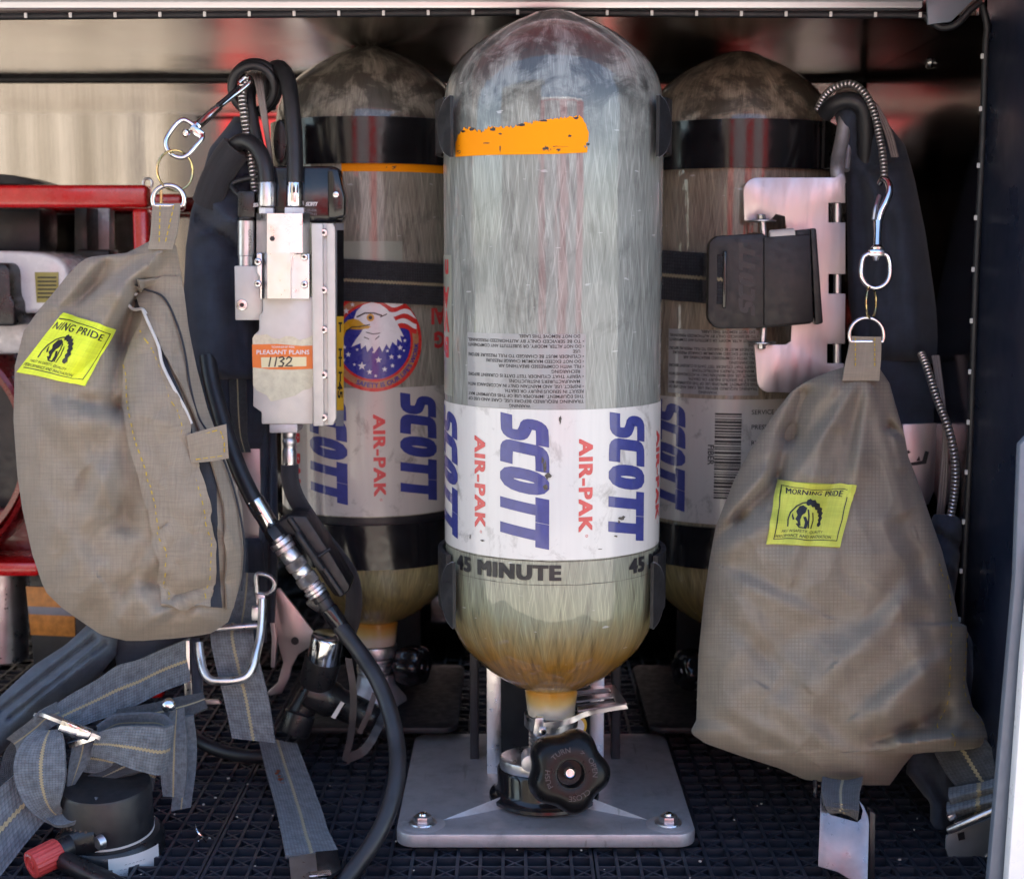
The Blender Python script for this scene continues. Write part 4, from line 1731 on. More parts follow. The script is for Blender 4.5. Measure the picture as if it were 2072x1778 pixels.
        B = b.grid(lambda i, j: s.pt(*uv(i, j), off=o(i, j)), nu, nv, uvfn=lambda i, j: (uv(i, j)[0] * k, -uv(i, j)[1] * k))
        for j in range(nv - 1):
            b.face([A[0][j], A[0][j + 1], B[0][j + 1], B[0][j]])
            b.face([A[-1][j], B[-1][j], B[-1][j + 1], A[-1][j + 1]])
        for i in range(nu - 1):
            b.face([A[i][0], B[i][0], B[i + 1][0], A[i + 1][0]])
            b.face([A[i][-1], A[i + 1][-1], B[i + 1][-1], B[i][-1]])
        return b

    def stitches(s, b, pts, off, dash=8.0, gap=4.5, w=1.9):
        """dashed thread along a picture line"""
        P = [Vector((p[0], p[1], 0)) for p in pts]
        P = catmull(P, 10)
        acc, on, cur = 0.0, True, []
        for a, c in zip(P, P[1:]):
            L = (c - a).length
            n = max(1, int(L / 2.0))
            for k in range(n):
                p = a.lerp(c, k / n)
                acc += L / n
                if on:
                    cur.append(p)
                    if acc > dash:
                        s._dash(b, cur, off, w)
                        cur, on, acc = [], False, 0
                elif acc > gap:
                    on, acc = True, 0
                    cur = []
        return b

    def _dash(s, b, cur, off, w):
        if len(cur) < 2:
            return
        d = (cur[-1] - cur[0]).normalized()
        n = Vector((-d.y, d.x, 0)) * w / 2
        A = [s.pt(*(p + n).xy, off=off) for p in cur]
        B = [s.pt(*(p - n).xy, off=off) for p in cur]
        vs = [(b.bm.verts.new(x), b.bm.verts.new(y)) for x, y in zip(A, B)]
        for k in range(len(vs) - 1):
            b.face([vs[k][0], vs[k][1], vs[k + 1][1], vs[k + 1][0]])


def fl(u, v, h=.003):
    """point lying h above the mats"""
    y = .6
    lo, hi = .5, 3.0
    for _ in range(40):
        y = (lo + hi) / 2
        if at(u, v, y).z > h:
            lo = y
        else:
            hi = y
    return at(u, v, y)


def T(pts):
    return [at(*p) for p in pts]


def rad(px_, D):
    return px_ / FPX * D


def rib(mat, A, B, th=.0018, crown=0.0, m=6):
    return MB(mat).ribbon(T(A), T(B), th, 8, m, crown)


# ---- the emblem patch
def patch(soft, root, mat, corners, first, off=.0012, edge=M['st_yellow']):
    tl, tr, br, bl = [Vector((p[0], p[1], 0)) for p in corners]

    def q(x, y):
        p = bl.lerp(br, x).lerp(tl.lerp(tr, x), y)
        return p
    b = MB(mat)
    n = 24
    k = soft.D / FPX
    def pp(x, y, o):
        p = q(x, y)
        return soft.pt(p.x, p.y, off=o)
    A = b.grid(lambda i, j: pp(i / n, j / n, off + .0008), n + 1, n + 1, uvfn=lambda i, j: (i / n * .05, j / n * .05))
    B = b.grid(lambda i, j: pp(i / n, j / n, off - .001), n + 1, n + 1, flip=True)
    for i in range(n):
        b.face([A[i][0], A[i + 1][0], B[i + 1][0], B[i][0]][::-1])
        b.face([A[i][-1], A[i + 1][-1], B[i + 1][-1], B[i][-1]])
        b.face([A[0][i], A[0][i + 1], B[0][i + 1], B[0][i]])
        b.face([A[-1][i], A[-1][i + 1], B[-1][i + 1], B[-1][i]][::-1])
    b.use(M['ink'])
    fr = lambda x, y: pp(x, y, off + .0011)
    put = lambda vf, st=.04: b.shape2d(vf[0], vf[1], lambda x, y: fr(x, y), st)
    w = .012
    x0, x1, y0, y1 = first, .93, .09, .91
    if first > .01:
        put(stroke([(x0, y0), (x1, y0), (x1, y1), (x0, y1)], w, True))
    else:
        put(merge(stroke([(.05, y0), (x1, y0), (x1, y1), (.02, y1)], w)))
    if first > .01:
        vf = fit(text2d('MORNING PRIDE', 1, .0, spacing=1.1), .13, .86, .79, .885)
    else:
        vf = fit(text2d('NING PRIDE', 1, .0, spacing=1.1), .03, .84, .76, .87)
    put(vf)
    fr = lambda x, y: pp(x + .006, y, off + .00115)
    put(vf)
    fr = lambda x, y: pp(x, y, off + .0011)
    # emblem: a head with a ragged mane
    cx = .42 if first > .01 else .33
    def E(pts):
        return [(cx + x, y) for x, y in pts]
    mane_o, mane_i = [], []
    for i in range(15):
        a = R(-12 + 108 * i / 14)
        z_ = .022 * (i % 2)
        mane_o.append((cx + .03 + (.205 + z_) * math.cos(a), .36 + (.34 + z_) * math.sin(a)))
        mane_i.append((cx + .03 + (.165 - z_ * .8) * math.cos(a), .36 + (.275 - z_) * math.sin(a)))
    put(polyfill(mane_o + mane_i[::-1]))
    put(stroke(E([(-.19, .28), (-.195, .38), (-.17, .50), (-.11, .60), (-.03, .655), (.05, .67)]), .022))
    put(polyfill(E([(-.10, .52), (-.07, .60), (-.02, .62), (.03, .58), (.02, .50), (-.01, .46), (-.02, .38), (.0, .30), (-.03, .28), (-.05, .36), (-.09, .40), (-.07, .46)])))
    put(polyfill(E([(-.14, .50), (-.12, .44), (-.10, .40), (-.12, .38), (-.145, .44)])))
    put(merge(stroke(E([(.04, .56), (.06, .46), (.07, .36), (.08, .27)]), .014), stroke(E([(.02, .44), (.05, .36), (.05, .27)]), .03), stroke(E([(.09, .52), (.115, .40), (.11, .27)]), .012), stroke(E([(-.06, .33), (-.01, .27), (.06, .265)]), .02)))
    put(fit(text2d('FIRST IN SAFETY, QUALITY', 1, .0), cx - .26, cx + .30, .185, .235))
    put(fit(text2d('PERFORMANCE AND INNOVATION', 1, .0), cx - .33 if first > .01 else .03, cx + .42, .115, .165))
    return obj('emblem_patch', b, root)


def dring(mat, pts, r, D):
    return MB(mat).tube([at(u, v, D) for u, v in pts], r, 10, closed=True, n=6)


# ================================================================ left mask bag
LBL = [(478, 335), (486, 306), (500, 280), (512, 255), (516, 215), (520, 178), (534, 158), (560, 134), (595, 106), (630, 76), (670, 48), (740, 30), (850, 27), (960, 35), (1030, 45), (1120, 65), (1180, 85), (1200, 95), (1230, 126), (1262, 172), (1284, 205), (1296, 255)]
LBR = [(478, 345), (500, 357), (567, 369), (676, 380), (767, 400), (851, 423), (931, 455), (1022, 488), (1113, 496), (1168, 489), (1214, 477), (1258, 462), (1282, 425), (1290, 370), (1296, 290)]
lbfolds = [
    (330, 505, 120, 640, 16, .006, 1), (322, 520, 180, 720, 18, -.005, 1), (300, 540, 235, 790, 14, .005, 1), (60, 800, 210, 1010, 26, .004, 1), (50, 930, 190, 1150, 30, -.004, 1), (236, 850, 120, 1180, 24, .004, 1), (330, 1080, 215, 1270, 18, .004, 1), (260, 1290, 420, 1200, 14, .004, 1),
    (325, 500, 240, 600, 26, .010), (240, 600, 150, 720, 34, .008), (285, 590, 250, 690, 26, -.012), (250, 690, 240, 800, 34, -.010),
    (180, 530, 110, 620, 22, .006), (215, 540, 150, 640, 16, -.006),
    (118, 798, 175, 812, 16, -.0035), (175, 812, 240, 822, 20, -.0055), (110, 840, 230, 866, 30, .004),
    (60, 900, 160, 860, 60, .006), (70, 700, 60, 980, 40, -.003), (110, 980, 130, 1140, 60, .006), (215, 880, 150, 1010, 34, -.0035), (250, 830, 256, 1060, 22, -.007), (200, 960, 160, 1080, 50, .006), (130, 1120, 250, 1040, 30, -.004),
    (244, 1190, 300, 1172, 20, -.0045), (300, 1172, 330, 1178, 18, -.004), (290, 1222, 316, 1240, 24, .005), (262, 1215, 280, 1260, 18, -.003),
    (205, 1150, 150, 1230, 22, .004), (360, 1200, 450, 1175, 18, -.005), (250, 1260, 430, 1245, 26, .005)]


def lbdepth(u, v):
    return .052 * (min(1, max(.32, (v - 470) / 330)))


BL_ = Soft(LBL, LBR, 1.165, lbdepth, lbfolds, .0040, 80, 2.0, 2.6, .6, 5, .5)
lb = BL_.mesh(M['bag_cloth'], 130, 220)
pb = at(260, 1290, 1.165)
LBAG = thing('mask_bag', (pb.x, 1.165, pb.z), 'taupe cloth mask bag with an open stitched flap and bright lime patch, hanging at left', 'bag', 'taupe mask bags')
obj('bag_body', lb, LBAG, 70)
flapL = [(636, 296), (660, 290), (690, 276), (742, 256), (800, 254), (876, 262), (960, 284), (1051, 306), (1150, 324), (1200, 326), (1228, 326)]
flapR = [(636, 303), (690, 316), (742, 329), (829, 364), (913, 387), (986, 408), (1040, 420), (1095, 430), (1150, 432), (1228, 421)]
b = BL_.panel(M['bag_cloth'], flapL, flapR, .0012, .0026, 30, 150, lambda x, y: .005 * x ** 2 * math.sin(PI * min(1, y * 1.05)) + .0003)
b.use(M['stitch'])
BL_.stitches(b, [(258, 742), (268, 810), (277, 876), (300, 965), (320, 1051), (334, 1110), (339, 1150), (337, 1197), (336, 1222)], .0050)
BL_.stitches(b, [(296, 675), (318, 740), (350, 833), (370, 900), (386, 953), (404, 1030), (418, 1095), (416, 1150), (404, 1214)], .0078)
ff = obj('flap', b, LBAG, 70)
b = MB(M['tan_edge'])
e = [(300, 632), (306, 660), (318, 700), (330, 742), (346, 786), (365, 829), (374, 860)]
b.tube([BL_.pt(u + 1, v, off=.0078) for u, v in e], .0013, 8)
b.tube([BL_.pt(u, v, off=.006) for u, v in ((304, 640), (297, 628), (281, 630), (266, 606), (283, 594))], .0013, 8)
obj('pale_edge', b, ff)
liL = [(600, 290), (640, 302), (742, 326), (829, 360), (913, 382), (1030, 410), (1095, 424), (1228, 414)]
liR = [(600, 300), (640, 314), (742, 340), (829, 376), (900, 392), (920, 410), (936, 424), (960, 434), (1050, 438), (1150, 442), (1228, 446)]
b = BL_.panel(M['bag_lining'], liL, liR, .0008, .0012, 8, 60)
obj('lining_strip', b, LBAG, 70)
b = MB(M['bag_lining'])
poly = [(268, 606), (282, 597), (296, 608), (303, 634), (296, 630), (282, 632), (274, 622)]
V, Fs = polyfill(poly)
b.shape2d(V, Fs, lambda x, y: BL_.pt(x, y, off=.0016), 8)
obj('flap_opening', b, LBAG)
seamL = [(560, 272), (582, 273), (610, 288), (660, 306), (742, 341), (829, 380), (931, 418), (1022, 446), (1113, 452), (1228, 450)]
seamR = [(560, 360), (582, 368), (660, 376), (742, 392), (829, 415), (931, 452), (1022, 484), (1113, 491), (1228, 468)]
b = BL_.panel(M['bag_cloth'], seamL, seamR, .0004, .002, 26, 130, lambda x, y: .003 * (1 - x) ** 2)
o2 = obj('side_panel', b, LBAG, 70)
b = MB(M['bag_lining'])
P = [(300, 578), (330, 610), (350, 660), (366, 720), (376, 790), (394, 850), (428, 905), (455, 970), (474, 1040), (483, 1110), (478, 1190)]
b.tube([BL_.pt(u, v, off=.0052) for u, v in P], .0009, 6)
obj('seam_line', b, o2)
tb = [(378, 880), (416, 868), (451, 858), (456, 870), (462, 884), (463, 905), (463, 927), (424, 934), (386, 937)]
DT = BL_.pt(384, 905, off=.0105).y
def tabf(x, y, d):
    return at(x, y, DT - d + (x - 378) * .00004)
b = MB(M['bag_cloth'])
A = [tabf(378, 880, 0), tabf(400, 873, 0), tabf(430, 865, 0), tabf(458, 858, 0)]
B = [tabf(386, 936, 0), tabf(405, 935, 0), tabf(433, 932, 0), tabf(463, 927, 0)]
b.ribbon(A, B, .0022, 6, 8)
for f in b.bm.faces:
    for l in f.loops:
        l[b.uv].uv = (l[b.uv].uv[0] * .03, l[b.uv].uv[1] * .03)
b.use(M['stitch'])
seg = [(384, 886, 444, 869), (446, 872, 453, 890), (454, 895, 454, 918), (450, 922, 392, 930)]
for x0, y0, x1, y1 in seg:
    n = max(2, int(math.hypot(x1 - x0, y1 - y0) / 13))
    for k in range(n):
        p0 = tabf(x0 + (x1 - x0) * k / n, y0 + (y1 - y0) * k / n, .0012)
        p1 = tabf(x0 + (x1 - x0) * (k + .7) / n, y0 + (y1 - y0) * (k + .7) / n, .0012)
        b.tube([p0, p1], .0005, 5, smooth=False)
obj('tab', b, LBAG)
patch(BL_, LBAG, M['patch'], [(128, 636), (231, 665), (173, 781), (38, 753)], 0.0)
# strap loop and D ring on top
b = MB(M['bag_cloth'])
b.ribbon(T([(309, 411, 1.150), (308, 440, 1.146), (305, 476, 1.142), (300, 505, 1.140)]), T([(365, 413, 1.150), (363, 440, 1.146), (358, 474, 1.142), (350, 505, 1.140)]), .003, 6, 6, .001)
for f in b.bm.faces:
    for l in f.loops:
        l[b.uv].uv = (l[b.uv].uv[0] * .023, l[b.uv].uv[1] * .023)
b.use(M['stitch'])
for x0, x1 in ((324, 322), (352, 334)):
    for k in range(6):
        a0 = Vector((x0 + (x1 - x0) * k / 6, 416 + 13 * k, 0))
        b.tube([at(a0.x, a0.y, 1.1435 - k * .0012), at(a0.x + (x1 - x0) / 9, a0.y + 8, 1.1430 - k * .0012)], .0005, 5, smooth=False)
obj('strap_loop', b, LBAG)
dr = []
for k in range(17):
    a = R(-25 + 230 * k / 16)
    dr.append((341 + 32 * math.cos(a), 404 - 29 * math.sin(a)))
b = MB(M['steel'])
b.tube([at(u, v, 1.150) for u, v in dr], .0019, 10, n=4)
b.tube([at(*dr[0], 1.150), at(*dr[-1], 1.150)], .0019, 10, smooth=False)
obj('d_ring', b, LBAG)


def key_ring(cu, cv, ru, rv, D, yaw, root):
    b = MB(M['brass'])
    for k in (0, 1):
        pts = []
        for i in range(24):
            a = 2 * PI * i / 24
            p = at(cu + ru * math.cos(a), cv + rv * math.sin(a), D)
            p.y += yaw * math.cos(a) + k * .0016
            pts.append(p)
        b.tube(pts, .0008, 8, closed=True, n=2)
    return obj('key_ring', b, root)


# ---- left snap hook
SH = thing('snap_hook', at(378, 318, 1.16), 'steel swivel snap hook stretched diagonally above the left bag', 'snap hook', 'steel swivel snap hooks')
b = MB(M['steel'])
b.tube(T([(396, 256, 1.166), (374, 243, 1.164), (360, 248, 1.162), (344, 268, 1.16), (336, 284, 1.158), (338, 300, 1.157), (350, 314, 1.156), (368, 319, 1.156), (382, 312, 1.157), (396, 296, 1.159), (409, 280, 1.162), (408, 270, 1.165)]), .0019, 10, n=6)
obj('swivel_eye', b, SH)
b = MB(M['steel'])
a, e = at(388, 262, 1.165), at(409, 272, 1.166)
b.box((a + e) / 2, (.012, .006, .007), .0016, Matrix.Rotation(R(35), 3, 'Y'))
b.lathe([(0, -.0005), (.0028, -.0005), (.0034, .001), (.0022, .003), (0, .0034)], at(377, 270, 1.160), Vector((0, -1, 0)).to_track_quat('Z', 'Y').to_matrix(), 14)
obj('swivel_block', b, SH)
b = MB(M['steel'])
p0, p1 = at(396, 258, 1.168), at(448, 212, 1.185)
b.turned(p0, p1, [(0, .0042), (.06, .0046), (.12, .0036), (.5, .0036), (.9, .0032), (1, .002)], 16)
b.tube(T([(440, 219, 1.183), (470, 196, 1.192), (494, 178, 1.198), (506, 166, 1.202), (506, 158, 1.208), (496, 158, 1.212), (484, 168, 1.210)]), .0021, 10, n=6)
obj('hook', b, SH)
b = MB(M['black_plastic'])
b.tube(T([(440, 214, 1.180), (462, 196, 1.187), (484, 176, 1.196)]), .0019, 8)
obj('gate', b, SH)
key_ring(354, 345, 30, 41, 1.155, .010, SH)

# ================================================================ right mask bag
RBL = [(740, 1716), (748, 1690), (762, 1652), (776, 1624), (793, 1600), (826, 1574), (869, 1545), (913, 1516), (967, 1487), (1022, 1465), (1066, 1448), (1131, 1436), (1214, 1424), (1327, 1413), (1456, 1409), (1477, 1398), (1486, 1402), (1504, 1428), (1531, 1505), (1555, 1580), (1576, 1626), (1585, 1690), (1588, 1760)]
RBR = [(740, 1776), (775, 1800), (829, 1815), (884, 1831), (924, 1838), (967, 1855), (1051, 1884), (1113, 1906), (1186, 1925), (1225, 1934), (1259, 1941), (1266, 1956), (1317, 1957), (1378, 1955), (1429, 1968), (1466, 1997), (1490, 2012), (1503, 2012), (1511, 2006), (1517, 1975), (1521, 1880), (1526, 1848), (1548, 1829), (1580, 1806), (1588, 1800)]
rbfolds = [
    (1735, 760, 1560, 1010, 18, .006, 1), (1740, 770, 1610, 1160, 22, -.005, 1), (1750, 770, 1720, 980, 16, .004, 1), (1765, 770, 1850, 1060, 20, -.004, 1), (1440, 1200, 1620, 1380, 26, .004, 1), (1470, 1150, 1660, 1240, 22, -.004, 1), (1900, 1120, 1700, 1330, 28, .005, 1), (1930, 1300, 1740, 1440, 24, .005, 1), (1420, 1420, 1640, 1540, 22, .004, 1), (1560, 1400, 1780, 1560, 26, -.004, 1), (1990, 1480, 1800, 1500, 16, .005, 1),
    (1626, 800, 1600, 880, 20, -.013), (1600, 880, 1570, 960, 18, -.011), (1690, 790, 1650, 960, 26, .007), (1745, 800, 1735, 940, 34, .005), (1690, 880, 1650, 1000, 14, -.005),
    (1446, 1090, 1500, 1046, 14, -.008), (1500, 1046, 1572, 975, 20, -.008), (1470, 1040, 1550, 960, 18, .007), (1470, 1110, 1560, 1060, 24, .006),
    (1800, 862, 1832, 884, 9, -.010), (1812, 880, 1826, 940, 12, .006),
    (1560, 1320, 1700, 1250, 40, -.005), (1620, 1420, 1740, 1300, 40, .006), (1500, 1200, 1480, 1400, 40, .004), (1830, 1060, 1870, 1180, 26, -.006),
    (1770, 1492, 1840, 1472, 20, -.010), (1840, 1472, 1900, 1446, 24, -.010), (1900, 1446, 1930, 1390, 24, -.006), (1800, 1440, 1880, 1330, 46, .010),
    (1820, 1500, 1930, 1490, 16, .010), (1870, 1250, 1905, 1380, 20, -.003)]


def rbdepth(u, v):
    return .060 * min(1, max(.35, (v - 700) / 420))


BRt = Soft(RBL, RBR, 1.185, rbdepth, rbfolds, .0046, 105, 7.0, 2.8, .6, 6, .35, -.05)
rb = BRt.mesh(M['bag_cloth_dark'], 140, 220)
pb = at(1700, 1580, 1.185)
RBAG = thing('mask_bag', (pb.x, 1.185, pb.z), 'taupe ripstop mask bag tapering upward with a soiled lime patch, hanging at right', 'bag', 'taupe mask bags')
patch(BRt, RBAG, M['patch_old'], [(1576, 973), (1731, 981), (1698, 1108), (1550, 1100)], .075)
b = rb.use(M['stitch'])
BRt.stitches(b, [(1914, 1165), (1922, 1240), (1921, 1320), (1918, 1400), (1912, 1440), (1896, 1470), (1920, 1480), (1930, 1495), (1930, 1508)], .0012, 10, 5)
BRt.stitches(b, [(1955, 1280), (1951, 1330), (1948, 1390), (1962, 1430), (1990, 1470), (2003, 1492), (1996, 1510)], .0012, 10, 5)
BRt.stitches(b, [(1898, 1140), (1905, 1165), (1908, 1172)], .0012, 6, 2)
obj('bag_body', rb, RBAG, 70)
b = MB(M['bag_cloth'])
b.ribbon(T([(1722, 680, 1.168), (1716, 710, 1.166), (1708, 748, 1.162), (1704, 770, 1.162)]), T([(1782, 682, 1.168), (1782, 710, 1.166), (1780, 748, 1.162), (1778, 770, 1.162)]), .003, 6, 6, .001)
for f in b.bm.faces:
    for l in f.loops:
        l[b.uv].uv = (l[b.uv].uv[0] * .025, l[b.uv].uv[1] * .025)
b.use(M['stitch'])
for x0, x1 in ((1731, 1729), (1770, 1770)):
    for k in range(6):
        b.tube([at(x0, 684 + 10 * k, 1.1640 - k * .0006), at(x0 + (x1 - x0) / 6, 690 + 10 * k, 1.1640 - k * .0006)], .0005, 5, smooth=False)
obj('strap_loop', b, RBAG)
dr = []
for k in range(17):
    a = R(-22 + 224 * k / 16)
    dr.append((1754 + 35 * math.cos(a), 678 - 35 * math.sin(a)))
b = MB(M['steel'])
b.tube([at(u, v, 1.168) for u, v in dr], .0017, 10, n=4)
b.tube([at(*dr[0], 1.168), at(*dr[-1], 1.168)], .0017, 10, smooth=False)
obj('d_ring', b, RBAG)

SH2 = thing('snap_hook', at(1772, 582, 1.17), 'steel swivel snap hook hanging upright above the right bag', 'snap hook', 'steel swivel snap hooks')
b = MB(M['steel'])
b.tube(T([(1760, 512, 1.17), (1748, 520, 1.17), (1743, 540, 1.169), (1744, 560, 1.168), (1754, 576, 1.168), (1772, 583, 1.168), (1790, 576, 1.168), (1800, 560, 1.168), (1801, 535, 1.169), (1796, 518, 1.17), (1784, 512, 1.17)]), .0021, 10, n=6)
obj('swivel_eye', b, SH2)
b = MB(M['steel'])
b.box(at(1773, 512, 1.17), (.013, .007, .006), .0018)
b.cyl(at(1773, 518, 1.17), at(1773, 528, 1.17), .003, .0022, 14, .0006)
obj('swivel_block', b, SH2)
b = MB(M['steel'])
b.turned(at(1775, 508, 1.172), at(1777, 448, 1.180), [(0, .0052), (.06, .0058), (.14, .0046), (.18, .0032), (.6, .0030), (1, .0036)], 18)
b.tube(T([(1776, 455, 1.180), (1782, 430, 1.181), (1794, 405, 1.182), (1800, 385, 1.184), (1796, 368, 1.188), (1786, 362, 1.192), (1780, 372, 1.196)]), .0030, 10, n=6, rfn=lambda t: 1.15 - .35 * t)
obj('hook', b, SH2)
b = MB(M['steel_dull'])
b.tube(T([(1768, 445, 1.178), (1772, 420, 1.180), (1779, 396, 1.186)]), .0018, 8)
obj('gate', b, SH2)
key_ring(1763, 612, 15, 33, 1.169, .008, SH2)

# ================================================================ left breathing apparatus
D0 = 1.225
pb = at(560, 1000, 1.28)
PK = thing('breathing_apparatus', (pb.x, 1.29, 0), 'breathing apparatus pack with bright metal reducer block, hoses and navy straps at left', 'air pack')

# --- reducer block and what is screwed to it
b = MB(M['alu_cream'])
b.plate([(531, 600), (634, 600), (634, 858), (529, 858), (529, 834), (512, 822), (512, 680), (524, 668), (524, 640), (531, 632)], D0 + .004, D0 + .026, .0012)
RB_ = obj('reducer_body', b, PK)
b = MB(M['alu'])
# faceted cast block on top
def facet(poly_top, v0, v1):
    n = len(poly_top)
    A = [b.bm.verts.new(at(u, v0, d)) for u, d in poly_top]
    B = [b.bm.verts.new(at(u, v1, d)) for u, d in poly_top]
    for i in range(n):
        j = (i + 1) % n
        b.face([A[i], A[j], B[j], B[i]])
    b.face(A[::-1])
    b.face(B)
facet([(519, D0 + .012), (540, D0 - .010), (588, D0 - .012), (612, D0 - .010), (627, D0 + .002), (627, D0 + .03), (519, D0 + .03)], 432, 512)
facet([(527, D0 + .012), (541, D0 - .010), (588, D0 - .0118), (589, D0 + .002), (592, D0 + .03), (527, D0 + .03)], 512, 604)
b.plate([(588, 512), (596, 512), (590, 522), (588, 545)], D0 - .008, D0 + .004, .0003)
b.plate([(588, 513), (626, 513), (626, 606), (588, 606)], D0 - .0005, D0 + .01, .001)
b.plate([(519, 512), (530, 512), (530, 606), (524, 606), (524, 560), (519, 552)], D0 + .0005, D0 + .01, .001)
cb = obj('cast_block', b, RB_, 20)
b = MB(M['ink'])
p = at(551, 483, D0 - .0108)
b.cyl(p + Vector((0, .002, 0)), p + Vector((0, -.0004, 0)), .0021, .0021, 14)
obj('vent_hole', b, cb)
for u, v, d in ((616, 520, D0 - .001), (616, 576, D0 - .001), (522, 530, D0), (522, 574, D0)):
    b = MB(M['screw'])
    p = at(u, v, d)
    b.cyl(p, p + Vector((0, -.0022, 0)), .0033, .0029, 14, .0006)
    b.use(M['ink'])
    b.cyl(p + Vector((0, -.0022, 0)), p + Vector((0, -.0024, 0)), .0014, .0014, 6)
    obj('screw', b, cb)
b = MB(M['alu_cream'])
b.plate([(474, 538), (521, 538), (531, 600), (531, 648), (476, 648)], D0 + .012, D0 + .04, .001)
b.use(M['screw'])
p = at(490, 617, D0 + .012)
b.lathe([(.0001, .0012), (.0022, .0012), (.0024, .0022), (.0046, .002), (.0052, 0)], p, Vector((0, -1, 0)).to_track_quat('Z', 'Y').to_matrix(), 20)
b.use(M['ink'])
b.cyl(p + Vector((0, -.0012, 0)), p + Vector((0, -.0014, 0)), .0020, .0020, 6)
obj('side_block', b, RB_)
b = MB(M['steel_dull'])
b.turned(at(498, 540, D0 + .022), at(498, 441, D0 + .022), [(0, .0068), (.22, .0068), (.23, .0074), (.94, .0074), (.96, .0066), (1, .0060)], 28)
b.use(M['ink'])
vf = fit(text2d('COMPRESSED', 1, .0), 0, .022, 0, .0028)
pc = at(503, 465, D0 + .0146)
b.shape2d([(y, -x) for x, y in vf[0]], vf[1], lambda x, y: pc + Vector((x, -.0004, y)), .02)
obj('whistle', b, RB_)
b = MB(M['black_plastic'])
b.plate([(480, 386), (516, 386), (516, 441), (480, 441)], D0 + .012, D0 + .04, .002)
obj('whistle_cap', b, RB_)
# rail at the right with its row of screws
b = MB(M['alu_cream'])
b.plate([(630, 452), (653, 452), (655, 862), (634, 862)], D0 - .004, D0 + .02, .0008)
b.plate([(652, 452), (662, 452), (664, 860), (654, 860)], D0 + .001, D0 + .02, .0003)
b.plate([(661, 452), (674, 452), (678, 462), (680, 846), (674, 860), (663, 860)], D0 - .002, D0 + .02, .0008)
rl = obj('gauge_rail', b, RB_)
for v in (471, 587, 667, 758, 844):
    b = MB(M['screw'])
    p = at(656, v, D0)
    b.lathe([(.0001, .0040), (.0028, .0038), (.0036, .0024), (.0037, 0)], p, Vector((0, -1, 0)).to_track_quat('Z', 'Y').to_matrix(), 18)
    b.use(M['ink'])
    b.cyl(p + Vector((0, -.0040, 0)), p + Vector((0, -.0042, 0)), .0014, .0014, 6)
    obj('screw', b, rl)
# yellow side scale
b = MB(M['grey_plastic'])
def sidef(x, y, d):
    return Vector((0, 0, 0))
xs0, xs1 = xat(694, D0 + .004, 700), xat(697, D0 + .045, 700)
def side_quad(mat, v0, v1, y0, y1, off):
    b.use(mat)
    A = [at(694, v0, y0), at(694, v0, y1), at(694, v1, y1), at(694, v1, y0)]
    vs_ = [b.bm.verts.new(Vector((xs0 + off + (p.y - y0) * .25, p.y, p.z))) for p in A]
    b.face(vs_)
def side_quad(mat, v0, v1, f0, f1, off):
    b.use(mat)
    def q(f, v):
        return at(679 + 16.5 * f, v, D0 + .001 + .012 * f - off)
    b.face([b.bm.verts.new(p) for p in (q(f0, v0), q(f1, v0), q(f1, v1), q(f0, v1))])
side_quad(M['grey_plastic'], 452, 862, 0, 1, 0)
side_quad(M['black_gloss'], 466, 640, .2, 1, .0006)
side_quad(M['yellow_label'], 640, 830, .12, 1, .0006)
b.use(M['ink'])
for v in (652, 705, 722, 752):
    side_quad(M['ink'], v, v + 20, .50, .66, .0010)
    side_quad(M['ink'], v, v + 4, .36, .8, .0012)
vf = fit(text2d('45', 1, .03), 0, .020, 0, .012)
b.shape2d([(.25 + .6 * y / .012, 772 + 34 * x / .020) for x, y in vf[0]], vf[1], lambda x, y: at(679 + 16.5 * x, y, D0 + .001 + .012 * x - .0012), 100)
obj('side_scale', b, RB_)
# identification sticker with clear tape
b = MB(M['paper'])
def flat(off):
    return lambda u, v: at(u, v, D0 + .004 - off)
b.use(M['tape_clear'])
V, Fs = polyfill([(511, 684), (516, 676), (528, 678), (540, 676), (552, 684), (566, 686), (578, 680), (594, 681), (606, 688), (622, 684), (633, 678), (634, 690), (634, 780), (628, 786), (612, 790), (598, 800), (575, 806), (548, 812), (540, 800), (520, 790), (512, 780)])
b.shape2d(V, Fs, flat(.0004), 200)
b.use(M['orange_label'])
V, Fs = polyfill([(510, 697), (560, 696), (610, 700), (634, 699), (635, 746), (590, 748), (545, 747), (511, 743)])
b.shape2d(V, Fs, flat(.0007), 200)
b.use(M['sticker_cream'])
V, Fs = polyfill([(528, 723), (620, 722), (620, 741), (529, 744)])
b.shape2d(V, Fs, flat(.0010), 200)
b.use(M['st_white'])
vf = fit(text2d('PLEASANT PLAINS', 1, .015), 519, 626, 717, 708)
b.shape2d(vf[0], vf[1], flat(.0010), 200)
vf = fit(text2d('TOWNSHIP FIRE', 1, .01), 549, 596, 704, 700)
b.shape2d(vf[0], vf[1], flat(.0010), 200)
b.use(M['ink'])
ns = merge(stroke([(548, 722), (544, 742)], 2.6), stroke([(560, 722), (556, 742)], 2.6),
           stroke([(564, 724), (572, 722), (575, 726), (568, 731), (574, 735), (571, 741), (563, 741)], 2.8),
           stroke([(579, 727), (584, 722), (590, 725), (588, 731), (578, 740), (592, 740)], 2.8))
b.shape2d(ns[0], ns[1], flat(.0014), 200)
obj('identity_sticker', b, RB_)
